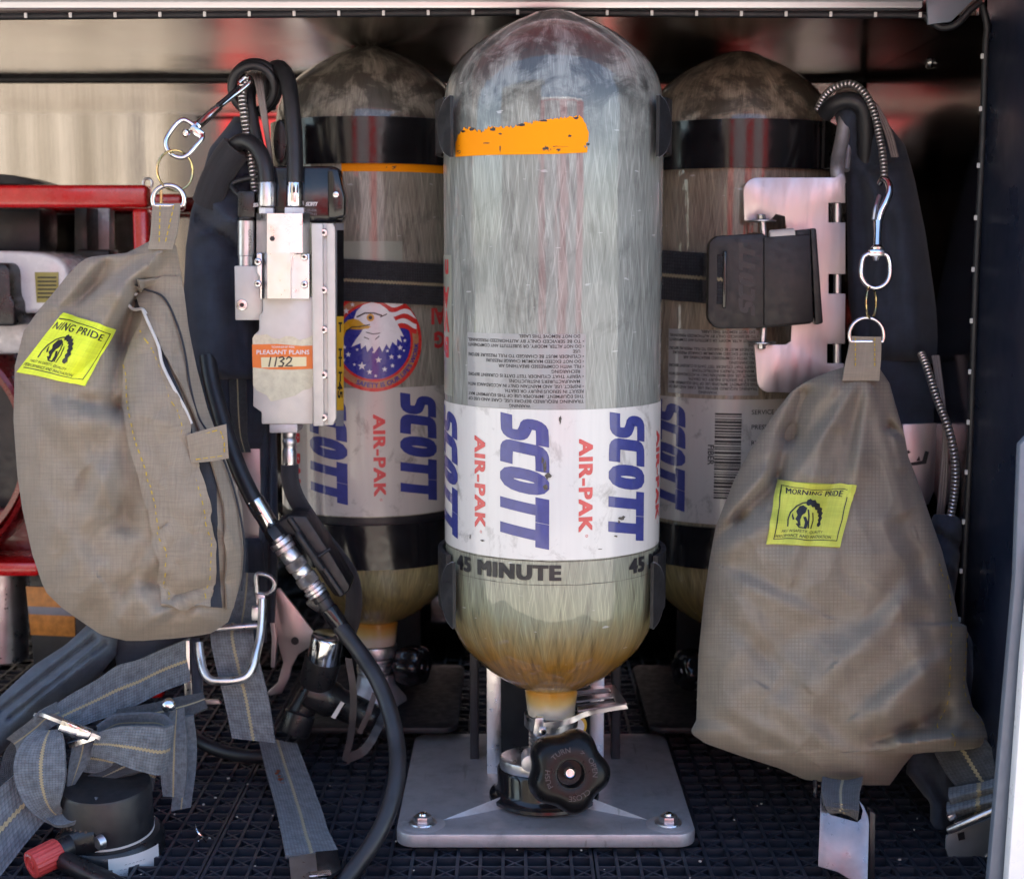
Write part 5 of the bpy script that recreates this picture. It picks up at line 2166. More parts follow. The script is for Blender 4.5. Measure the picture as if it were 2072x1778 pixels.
# black cap and its lettering
b = MB(M['black_gloss'])
b.plate([(520, 350), (534, 336), (676, 336), (690, 345), (698, 430), (694, 450), (520, 450)], D0 + .012, D0 + .03, .003)
b.plate([(662, 340), (684, 340), (698, 400), (697, 440), (664, 446)], D0 + .004, D0 + .03, .003)
b.use(M['ink_white'])
cap = lambda u, v: at(u, v, D0 + .0112)
vf = fit(logo_letters(), 618, 643, 417, 409)
b.shape2d(vf[0], vf[1], cap, 200)
vf = fit(logo_letters(), 512, 530, 419, 411)
b.shape2d(vf[0], vf[1], cap, 200)
b.use(M['grey_plastic'])
for s, v in (('AIR-PAK', 423), ('FIFTY 4.5', 431)):
    vf = fit(text2d(s, 1, .0), 620, 641, v + 5, v)
    b.shape2d(vf[0], vf[1], cap, 200)
b.use(M['screw'])
p = at(680, 394, D0 + .004)
b.cyl(p, p + Vector((0, -.0015, 0)), .0030, .0026, 14, .0005)
obj('electronics_cap', b, RB_)
b = MB(M['white_plastic'])
for u0, u1 in ((575, 619), (524, 556)):
    p0, p1 = at((u0 + u1) / 2, 434, D0 + .008), at((u0 + u1) / 2, 420, D0 + .008)
    b.cyl(p0, p1, rad((u1 - u0) / 2, D0), rad((u1 - u0) / 2, D0), 6, .0008)
obj('hose_nuts', b, RB_)

# --- hoses over the top
def hose(name, pts, r_px, mat, root, ferr=None, n=8):
    b = MB(mat)
    D_ = pts[0][2]
    b.tube(T(pts), rad(r_px, D_), 14, n=n)
    o = obj(name, b, root, 60)
    return o

def ferrule(u0, v0, u1, v1, D_, r_px, root, mat=None, prof=None):
    b = MB(mat or M['steel'])
    r = rad(r_px, D_)
    b.turned(at(u0, v0, D_), at(u1, v1, D_), prof or [(0, r * .94), (.06, r), (.5, r), (.55, r * .98), (.94, r), (1, r * .93)], 24)
    return obj('ferrule', b, root)

h = hose('air_hose', [(597, 418, D0 + .006), (597, 360, D0 + .006), (596, 290, D0 + .012), (591, 220, D0 + .02), (583, 165, D0 + .03), (570, 141, D0 + .045), (555, 140, D0 + .06), (545, 160, D0 + .075), (543, 220, D0 + .085)], 16.5, M['black_rubber'], PK)
ferrule(597, 418, 597, 368, D0 + .006, 17.5, h)
h = hose('air_hose', [(540, 418, D0 + .006), (539, 360, D0 + .006), (532, 322, D0 + .010), (516, 296, D0 + .016), (494, 286, D0 + .022), (474, 296, D0 + .030), (458, 318, D0 + .036)], 16.5, M['black_rubber'], PK)
ferrule(540, 418, 540, 368, D0 + .006, 17.5, h, M['steel_dull'])
hose('strap_sleeve', [(478, 300, D0 + .030), (458, 326, D0 + .032), (440, 358, D0 + .034), (428, 386, D0 + .036), (420, 410, D0 + .040)], 31, M['sleeve'], PK)
hose('hose_sleeve', [(506, 282, D0 + .05), (480, 302, D0 + .05), (452, 330, D0 + .048), (434, 370, D0 + .045), (428, 396, D0 + .045)], 14, M['black_satin'], PK)
for dd, ru, rv, cu, cv, rr in ((.040, 43, 45, 512, 178, 9), (.052, 46, 48, 516, 176, 10.5)):
    b = MB(M['black_rubber'])
    b.tube([at(cu + ru * math.cos(R(a)), cv + rv * math.sin(R(a)) * (1.05 if math.sin(R(a)) > 0 else 1), D0 + dd + .006 * math.sin(R(a))) for a in range(0, 360, 24)], rad(rr, D0), 12, closed=True, n=5)
    obj('hose_loop', b, PK, 60)
b = MB(M['corrugated'])
b.tube(T([(515, 150, D0 + .07), (497, 165, D0 + .045), (490, 190, D0 + .035), (494, 230, D0 + .032), (500, 270, D0 + .034), (506, 305, D0 + .035), (512, 345, D0 + .03), (517, 388, D0 + .03)]), rad(9, D0), 14, n=14)
obj('gauge_line', b, PK, 60)
b = MB(M['black_rubber'])
b.tube(T([(512, 170, D0 + .06), (506, 200, D0 + .042), (512, 245, D0 + .036), (524, 300, D0 + .03), (534, 340, D0 + .03)]), rad(12, D0), 12)
obj('gauge_hose', b, PK, 60)
b = MB(M['gray_cable'])
for k in range(3):
    b.tube(T([(514 + 6 * k, 150, D0 + .06), (520 + 5 * k, 175, D0 + .035), (530 + 4 * k, 230, D0 + .030), (541 + 2 * k, 290, D0 + .032), (549 + k, 340, D0 + .036)]), rad(3.2, D0), 8)
obj('cable', b, PK, 60)
b = MB(M['black_satin'])
b.tube(T([(494, 404, D0 + .02), (470, 372, D0 + .03), (540, 356, D0 + .026), (610, 356, D0 + .02), (640, 350, D0 + .02)]), rad(6, D0), 10)
obj('wire_clip', b, PK, 60)
b = MB(M['black_plastic'])
el = [(566 + 13 * math.cos(R(a)), 287 + 46 * math.sin(R(a))) for a in range(0, 360, 20)]
b.plate(el, D0 + .07, D0 + .09, .003)
obj('band_end', b, PK)

# --- shoulder pad and the panels beneath it
SPL = [(236, 474), (262, 455), (300, 424), (358, 408), (430, 386), (500, 376), (600, 371), (700, 380), (764, 396), (768, 400)]
SPR = [(236, 500), (300, 520), (400, 526), (500, 526), (600, 526), (700, 526), (764, 524), (768, 520)]
sf = [(430, 330, 470, 300, 10, -.006), (415, 400, 500, 470, 16, .007), (400, 440, 490, 510, 12, -.008), (392, 480, 500, 430, 14, .006), (420, 560, 430, 740, 24, .005), (470, 520, 480, 740, 20, -.004), (385, 520, 400, 700, 14, .003)]
s1 = Soft(SPL, SPR, 1.285, .022, sf, .003, 60, 11.0, 2.4, .6, 8, .3)
b = s1.mesh(M['navy_cloth'], 40, 70)
obj('shoulder_pad', b, PK, 70)
for i, (L_, R_, D_, dp) in enumerate((
        ([(750, 398), (800, 404), (900, 420), (960, 440)], [(750, 470), (800, 472), (900, 470), (960, 468)], 1.292, .008),
        ([(750, 462), (880, 470), (908, 476)], [(750, 526), (870, 540), (908, 530)], 1.300, .010))):
    q = Soft(L_, R_, D_, dp, [], .002, 40, 3.0 + i, 3, .5, 10, .3)
    obj('strap_panel', q.mesh(M['navy_cloth'], 16, 24), PK, 70)
obj('strap_webbing', rib(M['web_dark'], [(463, 766, 1.284), (466, 830, 1.284), (474, 880, 1.284), (484, 915, 1.284)], [(498, 766, 1.284), (500, 830, 1.284), (500, 880, 1.284), (508, 915, 1.284)]), PK)
q = Soft([(858, 524), (1000, 526), (1150, 520), (1260, 516)], [(858, 560), (1000, 562), (1150, 562), (1260, 556)], 1.305, .010, [(543, 860, 543, 1250, 3, -.004)], .001, 40, 5.0, 5, .5, 20, .3)
obj('strap_webbing', q.mesh(M['navy_cloth'], 20, 40), PK, 70)
q = Soft([(1088, 480), (1160, 486), (1240, 470), (1300, 470)], [(1088, 530), (1160, 540), (1240, 540), (1300, 540)], 1.300, .012, [(500, 1100, 505, 1240, 8, .004)], .002, 40, 6.0, 3, .5, 20, .3)
obj('strap_panel', q.mesh(M['navy_cloth'], 16, 30), PK, 70)
b = MB(M['plate_pink'])
b.plate([(466, 880), (524, 880), (530, 960), (534, 1100), (490, 1100), (480, 1000)], 1.300, 1.304, .0006)
b.plate([(541, 1195), (566, 1190), (603, 1236), (634, 1278), (634, 1296), (626, 1309), (603, 1324), (590, 1350), (586, 1370), (570, 1402), (545, 1407), (541, 1400), (562, 1380), (573, 1340), (558, 1286), (537, 1209)], 1.330, 1.334, .0006)
b.plate([(537, 1190), (545, 1190), (560, 1290), (556, 1350), (548, 1350), (550, 1290)], 1.322, 1.335, .0004)
b.use(M['ink'])
p = at(597, 1296, 1.330)
b.cyl(p, p + Vector((0, -.0006, 0)), .0038, .0038, 18)
obj('back_plate', b, PK)

# --- outlet below the reducer and its sleeve
b = MB(M['alu_cast'])
b.plate([(545, 857), (602, 857), (602, 876), (545, 876)], D0 + .006, D0 + .04, .001)
b.use(M['steel_dull'])
r0 = rad(15, D0)
b.turned(at(586, 874, D0 + .018), at(586, 948, D0 + .018), [(0, r0 * .9), (.10, r0 * .95), (.16, r0 * .8), (.22, r0 * .98), (.30, r0 * .98), (.36, r0 * .85), (.44, r0 * .85), (.5, r0), (.97, r0), (1, r0 * .95)], 24)
obj('outlet_nipple', b, RB_)
hose('sleeved_hose', [(586, 940, D0 + .018), (588, 975, D0 + .018), (600, 1010, D0 + .022), (622, 1045, D0 + .03), (650, 1085, D0 + .045), (682, 1125, D0 + .055), (708, 1165, D0 + .06), (716, 1210, D0 + .065), (712, 1255, D0 + .075), (700, 1290, D0 + .085)], 18, M['sleeve'], PK)

# --- hose with quick coupling in its holder
h = hose('coupling_hose', [(420, 720, 1.262), (428, 770, 1.255), (444, 830, 1.245), (462, 890, 1.235), (486, 955, 1.225), (514, 1012, 1.218), (530, 1040, 1.216)], 17, M['black_rubber'], PK)
ferrule(515, 1010, 550, 1070, 1.217, 19, h)
b = MB(M['buckle_black'])
b.plate([(552, 1064), (585, 1042), (620, 1044), (664, 1112), (708, 1185), (706, 1196), (690, 1210), (676, 1206), (656, 1178), (598, 1084), (572, 1092)], 1.206, 1.245, .003)
b.tube(T([(586, 1049, 1.206), (640, 1128, 1.204), (691, 1203, 1.203)]), rad(7, 1.2), 12, n=10)
b.tube(T([(602, 1078, 1.200), (612, 1094, 1.198), (652, 1152, 1.198)]), rad(8, 1.2), 12)
b.tube(T([(668, 1110, 1.206), (640, 1128, 1.201)]), rad(3, 1.2), 8)
obj('coupling_holder', b, PK)
b = MB(M['black_plastic'])
b.turned(at(548, 1068, 1.205), at(568, 1096, 1.202), [(0, .007), (.3, .0085), (.9, .0085), (1, .007)], 6)
obj('coupling_nut', b, PK)
p0, p1 = at(562, 1088, 1.200), at(652, 1214, 1.198)
r1 = rad(23, 1.2)
ax_ = (p1 - p0)
def stage(f0, f1, ra, mat, seg=24, nm='coupling_ring'):
    b = MB(mat)
    b.turned(p0 + ax_ * f0, p0 + ax_ * f1, [(0, ra * .93), (.12, ra), (.88, ra), (1, ra * .93)], seg)
    return b
b = stage(.0, 1.0, r1 * .72, M['steel_dull'])
cpl = obj('quick_coupling', b, PK)
for f0, f1, k, m_ in ((.04, .12, 1.05, 'steel_dull'), (.13, .20, .95, 'plate_pink'), (.21, .36, .86, 'steel_dull'), (.36, .48, .98, 'knurl'), (.49, .59, .86, 'alu'), (.60, .74, 1.0, 'knurl'), (.75, .80, .86, 'plate_pink'), (.81, .86, 1.02, 'steel_dull'), (.87, .91, .95, 'steel_dull'), (.92, 1.0, .88, 'black_plastic')):
    obj('coupling_ring', stage(f0, f1, r1 * k, M[m_]), cpl)
b = MB(M['black_plastic'])
b.box(at(641, 1216, 1.20), (.014, .016, .012), .002, Matrix.Rotation(R(35), 3, 'Y'))
obj('release_button', b, cpl)
h = hose('drop_hose', [(652, 1212, 1.198), (676, 1250, 1.194), (704, 1288, 1.185), (734, 1328, 1.175), (762, 1372, 1.16), (786, 1430, 1.145), (802, 1500, 1.125), (803, 1570, 1.10), (786, 1640, 1.08), (756, 1702, 1.065), (724, 1748, 1.055), (690, 1790, 1.045), (650, 1830, 1.04)], 17, M['black_rubber'], PK)
ferrule(664, 1230, 704, 1288, 1.191, 18.5, h, M['black_gloss'])

# --- pressure valve behind
b = MB(M['black_plastic'])
b.turned(at(640, 1385, 1.262), at(654, 1332, 1.258), [(0, .0150), (.2, .0165), (1, .0165)], 28)
b.turned(at(622, 1392, 1.262), at(790, 1470, 1.275), [(0, .0150), (.06, .0165), (.3, .0165), (.35, .0140), (1, .0130)], 28)
b.turned(at(640, 1390, 1.27), at(606, 1446, 1.268), [(0, .012), (1, .012)], 20)
b.turned(at(608, 1440, 1.266), at(594, 1484, 1.262), [(0, .0130), (.06, .0145), (.92, .0145), (1, .0135)], 28)
vo = obj('valve_assembly', b, PK)
b = MB(M['steel'])
b.turned(at(653, 1340, 1.257), at(663, 1284, 1.253), [(0, .0135), (.05, .0147), (.90, .0147), (.97, .0140), (1, .0128)], 32)
b.use(M['ink'])
for u, v in ((636, 1322), (654, 1328), (676, 1322)):
    p = at(u, v - 8, 1.243)
    b.cyl(p + Vector((0, .003, 0)), p, .0013, .0013, 10)
obj('valve_knob', b, vo)
b = MB(M['black_satin'])
b.ribbon(T([(698, 1330, 1.24), (708, 1400, 1.235), (704, 1480, 1.235), (692, 1534, 1.235)]), T([(712, 1332, 1.24), (722, 1400, 1.235), (718, 1480, 1.235), (704, 1542, 1.235)]), .001, 8, 3)
b.ribbon(T([(692, 1528, 1.236), (730, 1510, 1.24), (756, 1470, 1.25), (770, 1440, 1.26)]), T([(704, 1544, 1.236), (742, 1524, 1.24), (770, 1480, 1.25), (784, 1444, 1.26)]), .001, 8, 3)
b.ribbon(T([(722, 1480, 1.238), (740, 1440, 1.24), (754, 1400, 1.245)]), T([(732, 1484, 1.238), (750, 1446, 1.24), (764, 1404, 1.245)]), .001, 8, 3)
obj('retaining_strap', b, vo)
b = MB(M['tan_edge'])
b.ribbon(T([(670, 1450, 1.245), (690, 1418, 1.245)]), T([(678, 1454, 1.245), (697, 1422, 1.245)]), .0008)
obj('tag', b, vo)

# --- waist strap through its buckle
obj('waist_strap', rib(M['web_grey'], [(478, 1160, 1.262), (474, 1200, 1.25), (468, 1240, 1.24), (462, 1268, 1.232)], [(524, 1160, 1.262), (522, 1200, 1.25), (518, 1240, 1.24), (516, 1268, 1.232)], .003), PK)
obj('waist_strap', rib(M['web_grey'], [(432, 1262, 1.226), (426, 1290, 1.206), (438, 1350, 1.196), (455, 1420, 1.19), (470, 1492, 1.186)], [(512, 1262, 1.226), (514, 1290, 1.206), (528, 1350, 1.196), (545, 1420, 1.19), (557, 1502, 1.186)], .003), PK)
b = MB(M['alu'])
b.tube(T([(402, 1300, 1.195), (406, 1330, 1.19), (412, 1356, 1.184), (424, 1374, 1.180), (446, 1378, 1.179), (480, 1376, 1.179), (500, 1368, 1.180), (512, 1348, 1.184), (519, 1320, 1.19), (526, 1290, 1.198), (530, 1250, 1.205), (531, 1212, 1.210)]), rad(11, 1.2), 12, n=5, flat=.8)
bk_ = obj('buckle_frame', b, PK)
b = MB(M['steel_dull'])
b.tube(T([(394, 1276, 1.208), (450, 1270, 1.204), (524, 1265, 1.208)]), rad(6.5, 1.2), 12)
b.box(at(519, 1240, 1.21), (.008, .006, .012), .001)
b.plate([(516, 1200), (536, 1204), (538, 1262), (522, 1268)], 1.214, 1.217, .0006)
obj('buckle_bar', b, bk_)
b = MB(M['steel_dull'])
b.tube([at(u, v, 1.245) for u, v in ((519, 1164), (520, 1190), (522, 1200), (540, 1201), (553, 1192), (556, 1178), (546, 1166), (530, 1161))], .0022, 10, closed=True, n=5)
obj('d_ring', b, PK)
# second strap lying forward on the mats with a stitched end
A, B = [], []
for (ua, va, ub, vb, hh) in ((522, 1490, 602, 1506, .03), (538, 1560, 626, 1570, .016), (557, 1628, 649, 1634, .008), (570, 1690, 666, 1684, .006), (578, 1732, 684, 1724, .006)):
    A.append(fl(ua, va, hh))
    B.append(fl(ub, vb, hh))
b = MB(M['web_grey']).ribbon(A, B, .003, 8, 8)
b.use(M['rust'])
for k in range(9):
    f = k / 8
    p = fl(560 + 18 * f + random.uniform(-3, 3), 1560 + 42 * f, .0185 - .009 * f)
    rr = random.uniform(.0016, .0036)
    bl = polyfill([(rr * random.uniform(.6, 1.2) * math.cos(R(a)), 1.8 * rr * random.uniform(.6, 1.2) * math.sin(R(a))) for a in range(0, 360, 30)])
    b.shape2d(bl[0], bl[1], lambda x, y: p + Vector((x, y, .0006)), 1)
obj('tongue_strap', b, PK)
b = MB(M['steel_dull'])
A = [fl(584, 1728, .005), fl(590, 1790, .005)]
B = [fl(638, 1726, .006), fl(645, 1790, .006)]
b.ribbon(A, B, .002, 4, 3, smooth=False)
b.use(M['black_gloss'])
b.ribbon([fl(638, 1726, .007), fl(645, 1790, .006)], [fl(684, 1722, .007), fl(690, 1760, .006)], .003, 4, 3, smooth=False)
b.use(M['steel'])
b.ribbon([fl(624, 1764, .009), fl(626, 1772, .009)], [fl(668, 1760, .009), fl(670, 1768, .009)], .001, 4, 3, smooth=False)
obj('tongue_plate', b, PK)
# hose resting on the mats behind
b = MB(M['black_rubber'])
b.tube([fl(360, 1460, .018), fl(400, 1496, .016), fl(460, 1522, .012), fl(530, 1530, .012), fl(600, 1514, .014), fl(636, 1470, .02), fl(650, 1430, .03)], rad(14, 1.35), 12)
obj('floor_hose', b, PK, 60)

# ================================================================ harness straps tangled on the floor at left
pb = at(160, 1500, 1.15)
HN = thing('waist_belt', (pb.x, 1.15, 0), 'tangled blue grey belt webbing with a steel slider at the lower left', 'harness belt')
# padded strap
PL = [(1255, 196), (1264, 176), (1303, 134), (1347, 66), (1380, 30), (1412, -4), (1450, -30), (1520, -50), (1560, -50)]
PR = [(1255, 214), (1290, 240), (1324, 236), (1360, 206), (1392, 168), (1439, 96), (1480, 40), (1520, 6), (1560, -20)]
q = Soft(PL, PR, 1.20, .022, [(190, 1290, 0, 1440, 7, -.006), (214, 1300, 20, 1452, 5, -.004), (180, 1330, 60, 1420, 16, .005)], .002, 60, 4.0, 2.2, .6, 8, .5)
obj('shoulder_pad', q.mesh(M['blue_cloth'], 40, 60), HN, 70)
q = Soft([(1288, 230), (1320, 232), (1350, 236)], [(1288, 380), (1320, 392), (1350, 392)], 1.20, .008, [], .002, 60, 4.4, 2.2, .6, 8, .5)
obj('belt_backing', q.mesh(M['navy_cloth'], 24, 16), HN, 70)
obj('belt_webbing', rib(M['web_blue'], [(384, 1290, 1.19), (330, 1312, 1.178), (280, 1334, 1.168), (238, 1346, 1.160), (200, 1372, 1.150), (150, 1400, 1.138), (112, 1424, 1.128)], [(384, 1378, 1.185), (330, 1398, 1.172), (280, 1424, 1.160), (240, 1444, 1.150), (200, 1456, 1.140), (150, 1474, 1.128), (120, 1484, 1.118)], .003, .002, 10), HN)
obj('belt_roll', rib(M['web_blue'], [(112, 1420, 1.128), (84, 1436, 1.108), (62, 1456, 1.104), (30, 1480, 1.106), (16, 1492, 1.112)], [(130, 1460, 1.124), (104, 1470, 1.110), (84, 1486, 1.104), (56, 1508, 1.104), (36, 1520, 1.110)], .004, .003), HN)
# slider
b = MB(M['steel_dull'])
b.ribbon(T([(78, 1444, 1.112), (98, 1443, 1.100), (130, 1456, 1.096), (180, 1476, 1.096), (214, 1492, 1.100), (236, 1508, 1.108)]), T([(74, 1450, 1.112), (96, 1450, 1.100), (128, 1463, 1.096), (178, 1483, 1.096), (210, 1499, 1.100), (232, 1512, 1.108)]), .006, 8, 4)
sl_ = obj('slider', b, HN)
b = MB(M['steel'])
b.box(at(144, 1474, 1.092), (.018, .006, .010), .001, Matrix.Rotation(R(24), 3, 'Y'))
b.box(at(172, 1482, 1.092), (.010, .008, .008), .001, Matrix.Rotation(R(24), 3, 'Y'))
b.ribbon(T([(138, 1502, 1.10), (200, 1484, 1.10)]), T([(142, 1512, 1.10), (206, 1490, 1.10)]), .004, 4, 3)
obj('slider_bar', b, sl_)
# loop to the right of the slider
obj('belt_loop', rib(M['web_blue'], [(200, 1480, 1.10), (240, 1470, 1.09), (290, 1468, 1.085), (332, 1470, 1.088), (349, 1464, 1.096)], [(186, 1528, 1.10), (230, 1540, 1.09), (276, 1556, 1.085), (316, 1566, 1.088), (330, 1562, 1.096)], .003, .001, 10), HN)
obj('belt_loop', rib(M['web_blue'], [(349, 1464, 1.096), (330, 1446, 1.110), (280, 1442, 1.120), (230, 1448, 1.118), (196, 1468, 1.112)], [(338, 1500, 1.10), (326, 1480, 1.116), (280, 1476, 1.126), (236, 1480, 1.124), (200, 1496, 1.116)], .003), HN)
obj('hanging_strap', rib(M['web_blue'], [(345, 1440, 1.13), (330, 1500, 1.125), (326, 1560, 1.12), (330, 1610, 1.118)], [(372, 1430, 1.13), (378, 1500, 1.125), (378, 1560, 1.12), (372, 1612, 1.118)], .003), HN)
# big loop on the left
obj('belt_loop', rib(M['web_blue'], [(74, 1476, 1.098), (48, 1500, 1.088), (30, 1540, 1.080), (34, 1590, 1.076), (58, 1632, 1.076), (90, 1660, 1.080), (118, 1672, 1.086)], [(126, 1474, 1.098), (130, 1500, 1.086), (133, 1540, 1.078), (132, 1580, 1.074), (126, 1610, 1.074), (122, 1628, 1.078), (130, 1640, 1.086)], .003, .003, 10), HN)
obj('belt_tip', rib(M['web_blue'], [(84, 1650, 1.082), (118, 1672, 1.074), (160, 1660, 1.070), (199, 1622, 1.072)], [(118, 1626, 1.098), (136, 1622, 1.096), (170, 1624, 1.090), (196, 1612, 1.076)], .003), HN)
obj('belt_fold', rib(M['web_blue'], [(150, 1500, 1.106), (140, 1540, 1.10), (134, 1596, 1.096)], [(192, 1490, 1.11), (184, 1530, 1.106), (150, 1586, 1.10)], .003), HN)
obj('belt_fold', rib(M['web_mid'], [(196, 1540, 1.12), (180, 1570, 1.115), (140, 1588, 1.11)], [(330, 1552, 1.12), (250, 1570, 1.112), (172, 1600, 1.105)], .003), HN)
obj('belt_end', rib(M['web_blue'], [(70, 1530, 1.10), (30, 1566, 1.09), (0, 1592, 1.08), (-40, 1630, 1.07)], [(100, 1650, 1.09), (60, 1696, 1.078), (20, 1746, 1.064), (-20, 1800, 1.05)], .003, .002, 10), HN)
# more webbing bunched under the loops
obj('belt_fold', rib(M['web_mid'], [(236, 1436, 1.15), (300, 1424, 1.155), (360, 1410, 1.16), (410, 1402, 1.17)], [(240, 1476, 1.14), (300, 1470, 1.145), (366, 1456, 1.15), (420, 1432, 1.16)], .003, .002), HN)
obj('belt_fold', rib(M['web_blue'], [(140, 1500, 1.118), (200, 1506, 1.124), (262, 1520, 1.13), (318, 1540, 1.135)], [(150, 1560, 1.112), (205, 1566, 1.118), (262, 1582, 1.124), (310, 1600, 1.13)], .003, .003), HN)
obj('belt_loop', rib(M['web_mid'], [(40, 1480, 1.125), (10, 1520, 1.12), (0, 1570, 1.112), (10, 1620, 1.105), (40, 1660, 1.10)], [(92, 1486, 1.128), (66, 1530, 1.122), (58, 1570, 1.114), (64, 1610, 1.108), (86, 1640, 1.104)], .003, .002), HN)
obj('hanging_strap', rib(M['web_blue'], [(352, 1452, 1.138), (356, 1500, 1.14), (352, 1570, 1.138), (346, 1640, 1.13)], [(392, 1446, 1.142), (398, 1500, 1.145), (396, 1560, 1.143), (386, 1632, 1.135)], .003), HN)
b = MB(M['steel'])
b.lathe([(.0001, .006), (.003, .0055), (.0055, .003), (.0062, 0)], at(342, 1426, 1.125), Vector((-.3, -1, .1)).to_track_quat('Z', 'Y').to_matrix(), 20)
obj('snap_stud', b, HN)
b = MB(M['alu'])
b.plate([(376, 1296), (383, 1296), (385, 1412), (378, 1414)], 1.186, 1.188, .0004)
obj('belt_plate', b, HN)
b = MB(M['alu'])
b.plate([(372, 1366), (404, 1366), (404, 1424), (374, 1432)], 1.24, 1.244, .0006)
obj('belt_plate', b, HN)
b = MB(M['alu'])
b.plate([(398, 1418), (440, 1416), (448, 1424), (402, 1426)], 1.25, 1.254, .0004)
obj('belt_plate', b, HN)
q = Soft([(1290, 384), (1350, 386), (1420, 390)], [(1290, 404), (1350, 410), (1420, 412)], 1.20, .01, [], .001, 40, 2.2, 3, .5, 10, .4)
obj('belt_backing', q.mesh(M['navy_cloth'], 10, 20), HN, 70)

# ================================================================ mask regulator with red knob
ct = at(222, 1580, 1.105)
bt = at(222, 1700, 1.105)
RG = thing('mask_regulator', (ct.x, ct.y, 0), 'black round mask regulator with white label and red knob on the mat', 'regulator')
up = (Vector((0, -.10, 1))).normalized()
q = up.to_track_quat('Z', 'Y').to_matrix()
L = (ct - bt).length
b = MB(M['black_satin'])
rr = rad(93, 1.105)
b.lathe([(0, L), (rr * .80, L), (rr * .9, L), (rr * .97, L), (rr, L - .002), (rr, L * .22), (rr * .97, L * .20), (0, L * .2)], bt, q, 56)
rgb = obj('cup', b, RG)
b = MB(M['tan_edge'])
b.lathe([(rr * .98, L * .19), (rr * 1.012, L * .19), (rr * 1.012, L * .225), (rr * .98, L * .225)], bt, q, 56)
obj('sealing_ring', b, rgb)
b = MB(M['black_plastic'])
r2 = rad(114, 1.105)
b.lathe([(0, L * .185), (rr * 1.0, L * .185), (r2 * .92, L * .17), (r2 * .985, L * .10), (r2, L * .02), (r2, -L * .34), (r2 * .97, -L * .38), (r2 * .90, -L * .40), (r2 * .90, -L * .46), (r2 * .98, -L * .50), (r2 * 1.0, -L * .72), (r2 * .9, -L * .80), (0, -L * .8)], bt, q, 56)
hs = obj('housing', b, RG)
def onr(a, z, o=.0005):
    return bt + q @ Vector(((r2 + o) * math.sin(a), -(r2 + o) * math.cos(a), z)) if False else bt + Vector(((r2 + o) * math.sin(a), -(r2 + o) * math.cos(a), 0)) + up * z
b = MB(M['paper'])
b.grid(lambda i, j: onr(R(14 + 60 * i / 16), L * (-.34 + .34 * j / 4 + .06)), 17, 5)
b.use(M['grey_plastic'])
for k in range(3):
    vf = merge(*[stroke([(20 + 5 * k + 4 * i, .1), (21 + 5 * k + 4 * i, .6), (22.5 + 5 * k + 4 * i, .3)], .25) for i in range(4 + k)])
    b.shape2d(vf[0], vf[1], lambda x, y: onr(R(x), L * (-.24 + .075 * k + .03 * y) + .0, .0008), 4)
obj('label', b, hs)
b = MB(M['black_satin'])
for a in range(-58, 20, 9):
    b.box(onr(R(a), 0, .0) + up * 0 + Vector((0, 0, .012)) * 0, (.0014, .0014, .0001))
b = MB(M['black_plastic'])
for a in range(-60, -8, 8):
    p = bt + Vector((rr * 1.0 * math.sin(R(a)), -rr * 1.0 * math.cos(R(a)), 0)) + up * (L * .36)
    b.box(p, (.0022, .0022, .012), .0006)
obj('grip_ribs', b, rgb)
b = MB(M['black_plastic'])
b.box(onr(R(-10), -L * .17, .001), (.010, .004, .018), .0012)
obj('release_tab', b, hs)
# red purge knob
k0, k1 = at(118, 1722, 1.062), at(62, 1750, 1.045)
b = MB(M['red_knob'])
kx = (k1 - k0)
kq = kx.to_track_quat('Z', 'Y').to_matrix()
kr = rad(31, 1.05)
n = 72
prof = [(0, 0), (.92, 0), (1, .06), (1, .9), (.95, .98), (.80, 1.0), (.62, 1.0), (.6, .96), (.3, .96), (.28, 1.0), (.1, 1.0), (.08, .95), (0, .95)]
b.grid(lambda i, j: k0 + kq @ Vector((math.cos(2 * PI * i / n) * kr * prof[j][0] * (1 - (.07 if (i // 2) % 2 and .05 < prof[j][1] < .95 and prof[j][0] > .9 else 0)), math.sin(2 * PI * i / n) * kr * prof[j][0] * (1 - (.07 if (i // 2) % 2 and .05 < prof[j][1] < .95 and prof[j][0] > .9 else 0)), prof[j][1] * kx.length)), n, len(prof), closed_u=True)
b.use(M['ink_white'])
vf = text2d('PURGE', kr * .26, .0, 'CENTER')
V = []
for x, y in vf[0]:
    a = R(95) - x / (kr * .72)
    V.append(((kr * .66 + y) * math.cos(a), (kr * .66 + y) * math.sin(a)))
b.shape2d(V, vf[1], lambda x, y: k0 + kq @ Vector((x, y, kx.length + .0003)))
kn = obj('purge_knob', b, RG, 30)
b = MB(M['black_plastic'])
b.turned(at(150, 1706, 1.075), at(116, 1723, 1.062), [(0, .009), (.7, .009), (1, .0078)], 24)
obj('knob_seat', b, kn)
b = MB(M['black_plastic'])
b.turned(at(128, 1740, 1.055), at(250, 1800, 1.020), [(0, .0068), (.05, .0076), (.55, .0076), (.56, .0080), (1, .0080)], 24)
b.turned(at(140, 1708, 1.08), at(206, 1690, 1.075), [(0, .012), (.5, .013), (1, .011)], 24)
obj('inlet_tube', b, RG)
b = MB(M['steel_dull'])
b.turned(at(196, 1706, 1.062), at(208, 1700, 1.066), [(0, .0052), (.5, .0055), (1, .0055)], 20)
obj('inlet_stud', b, RG)
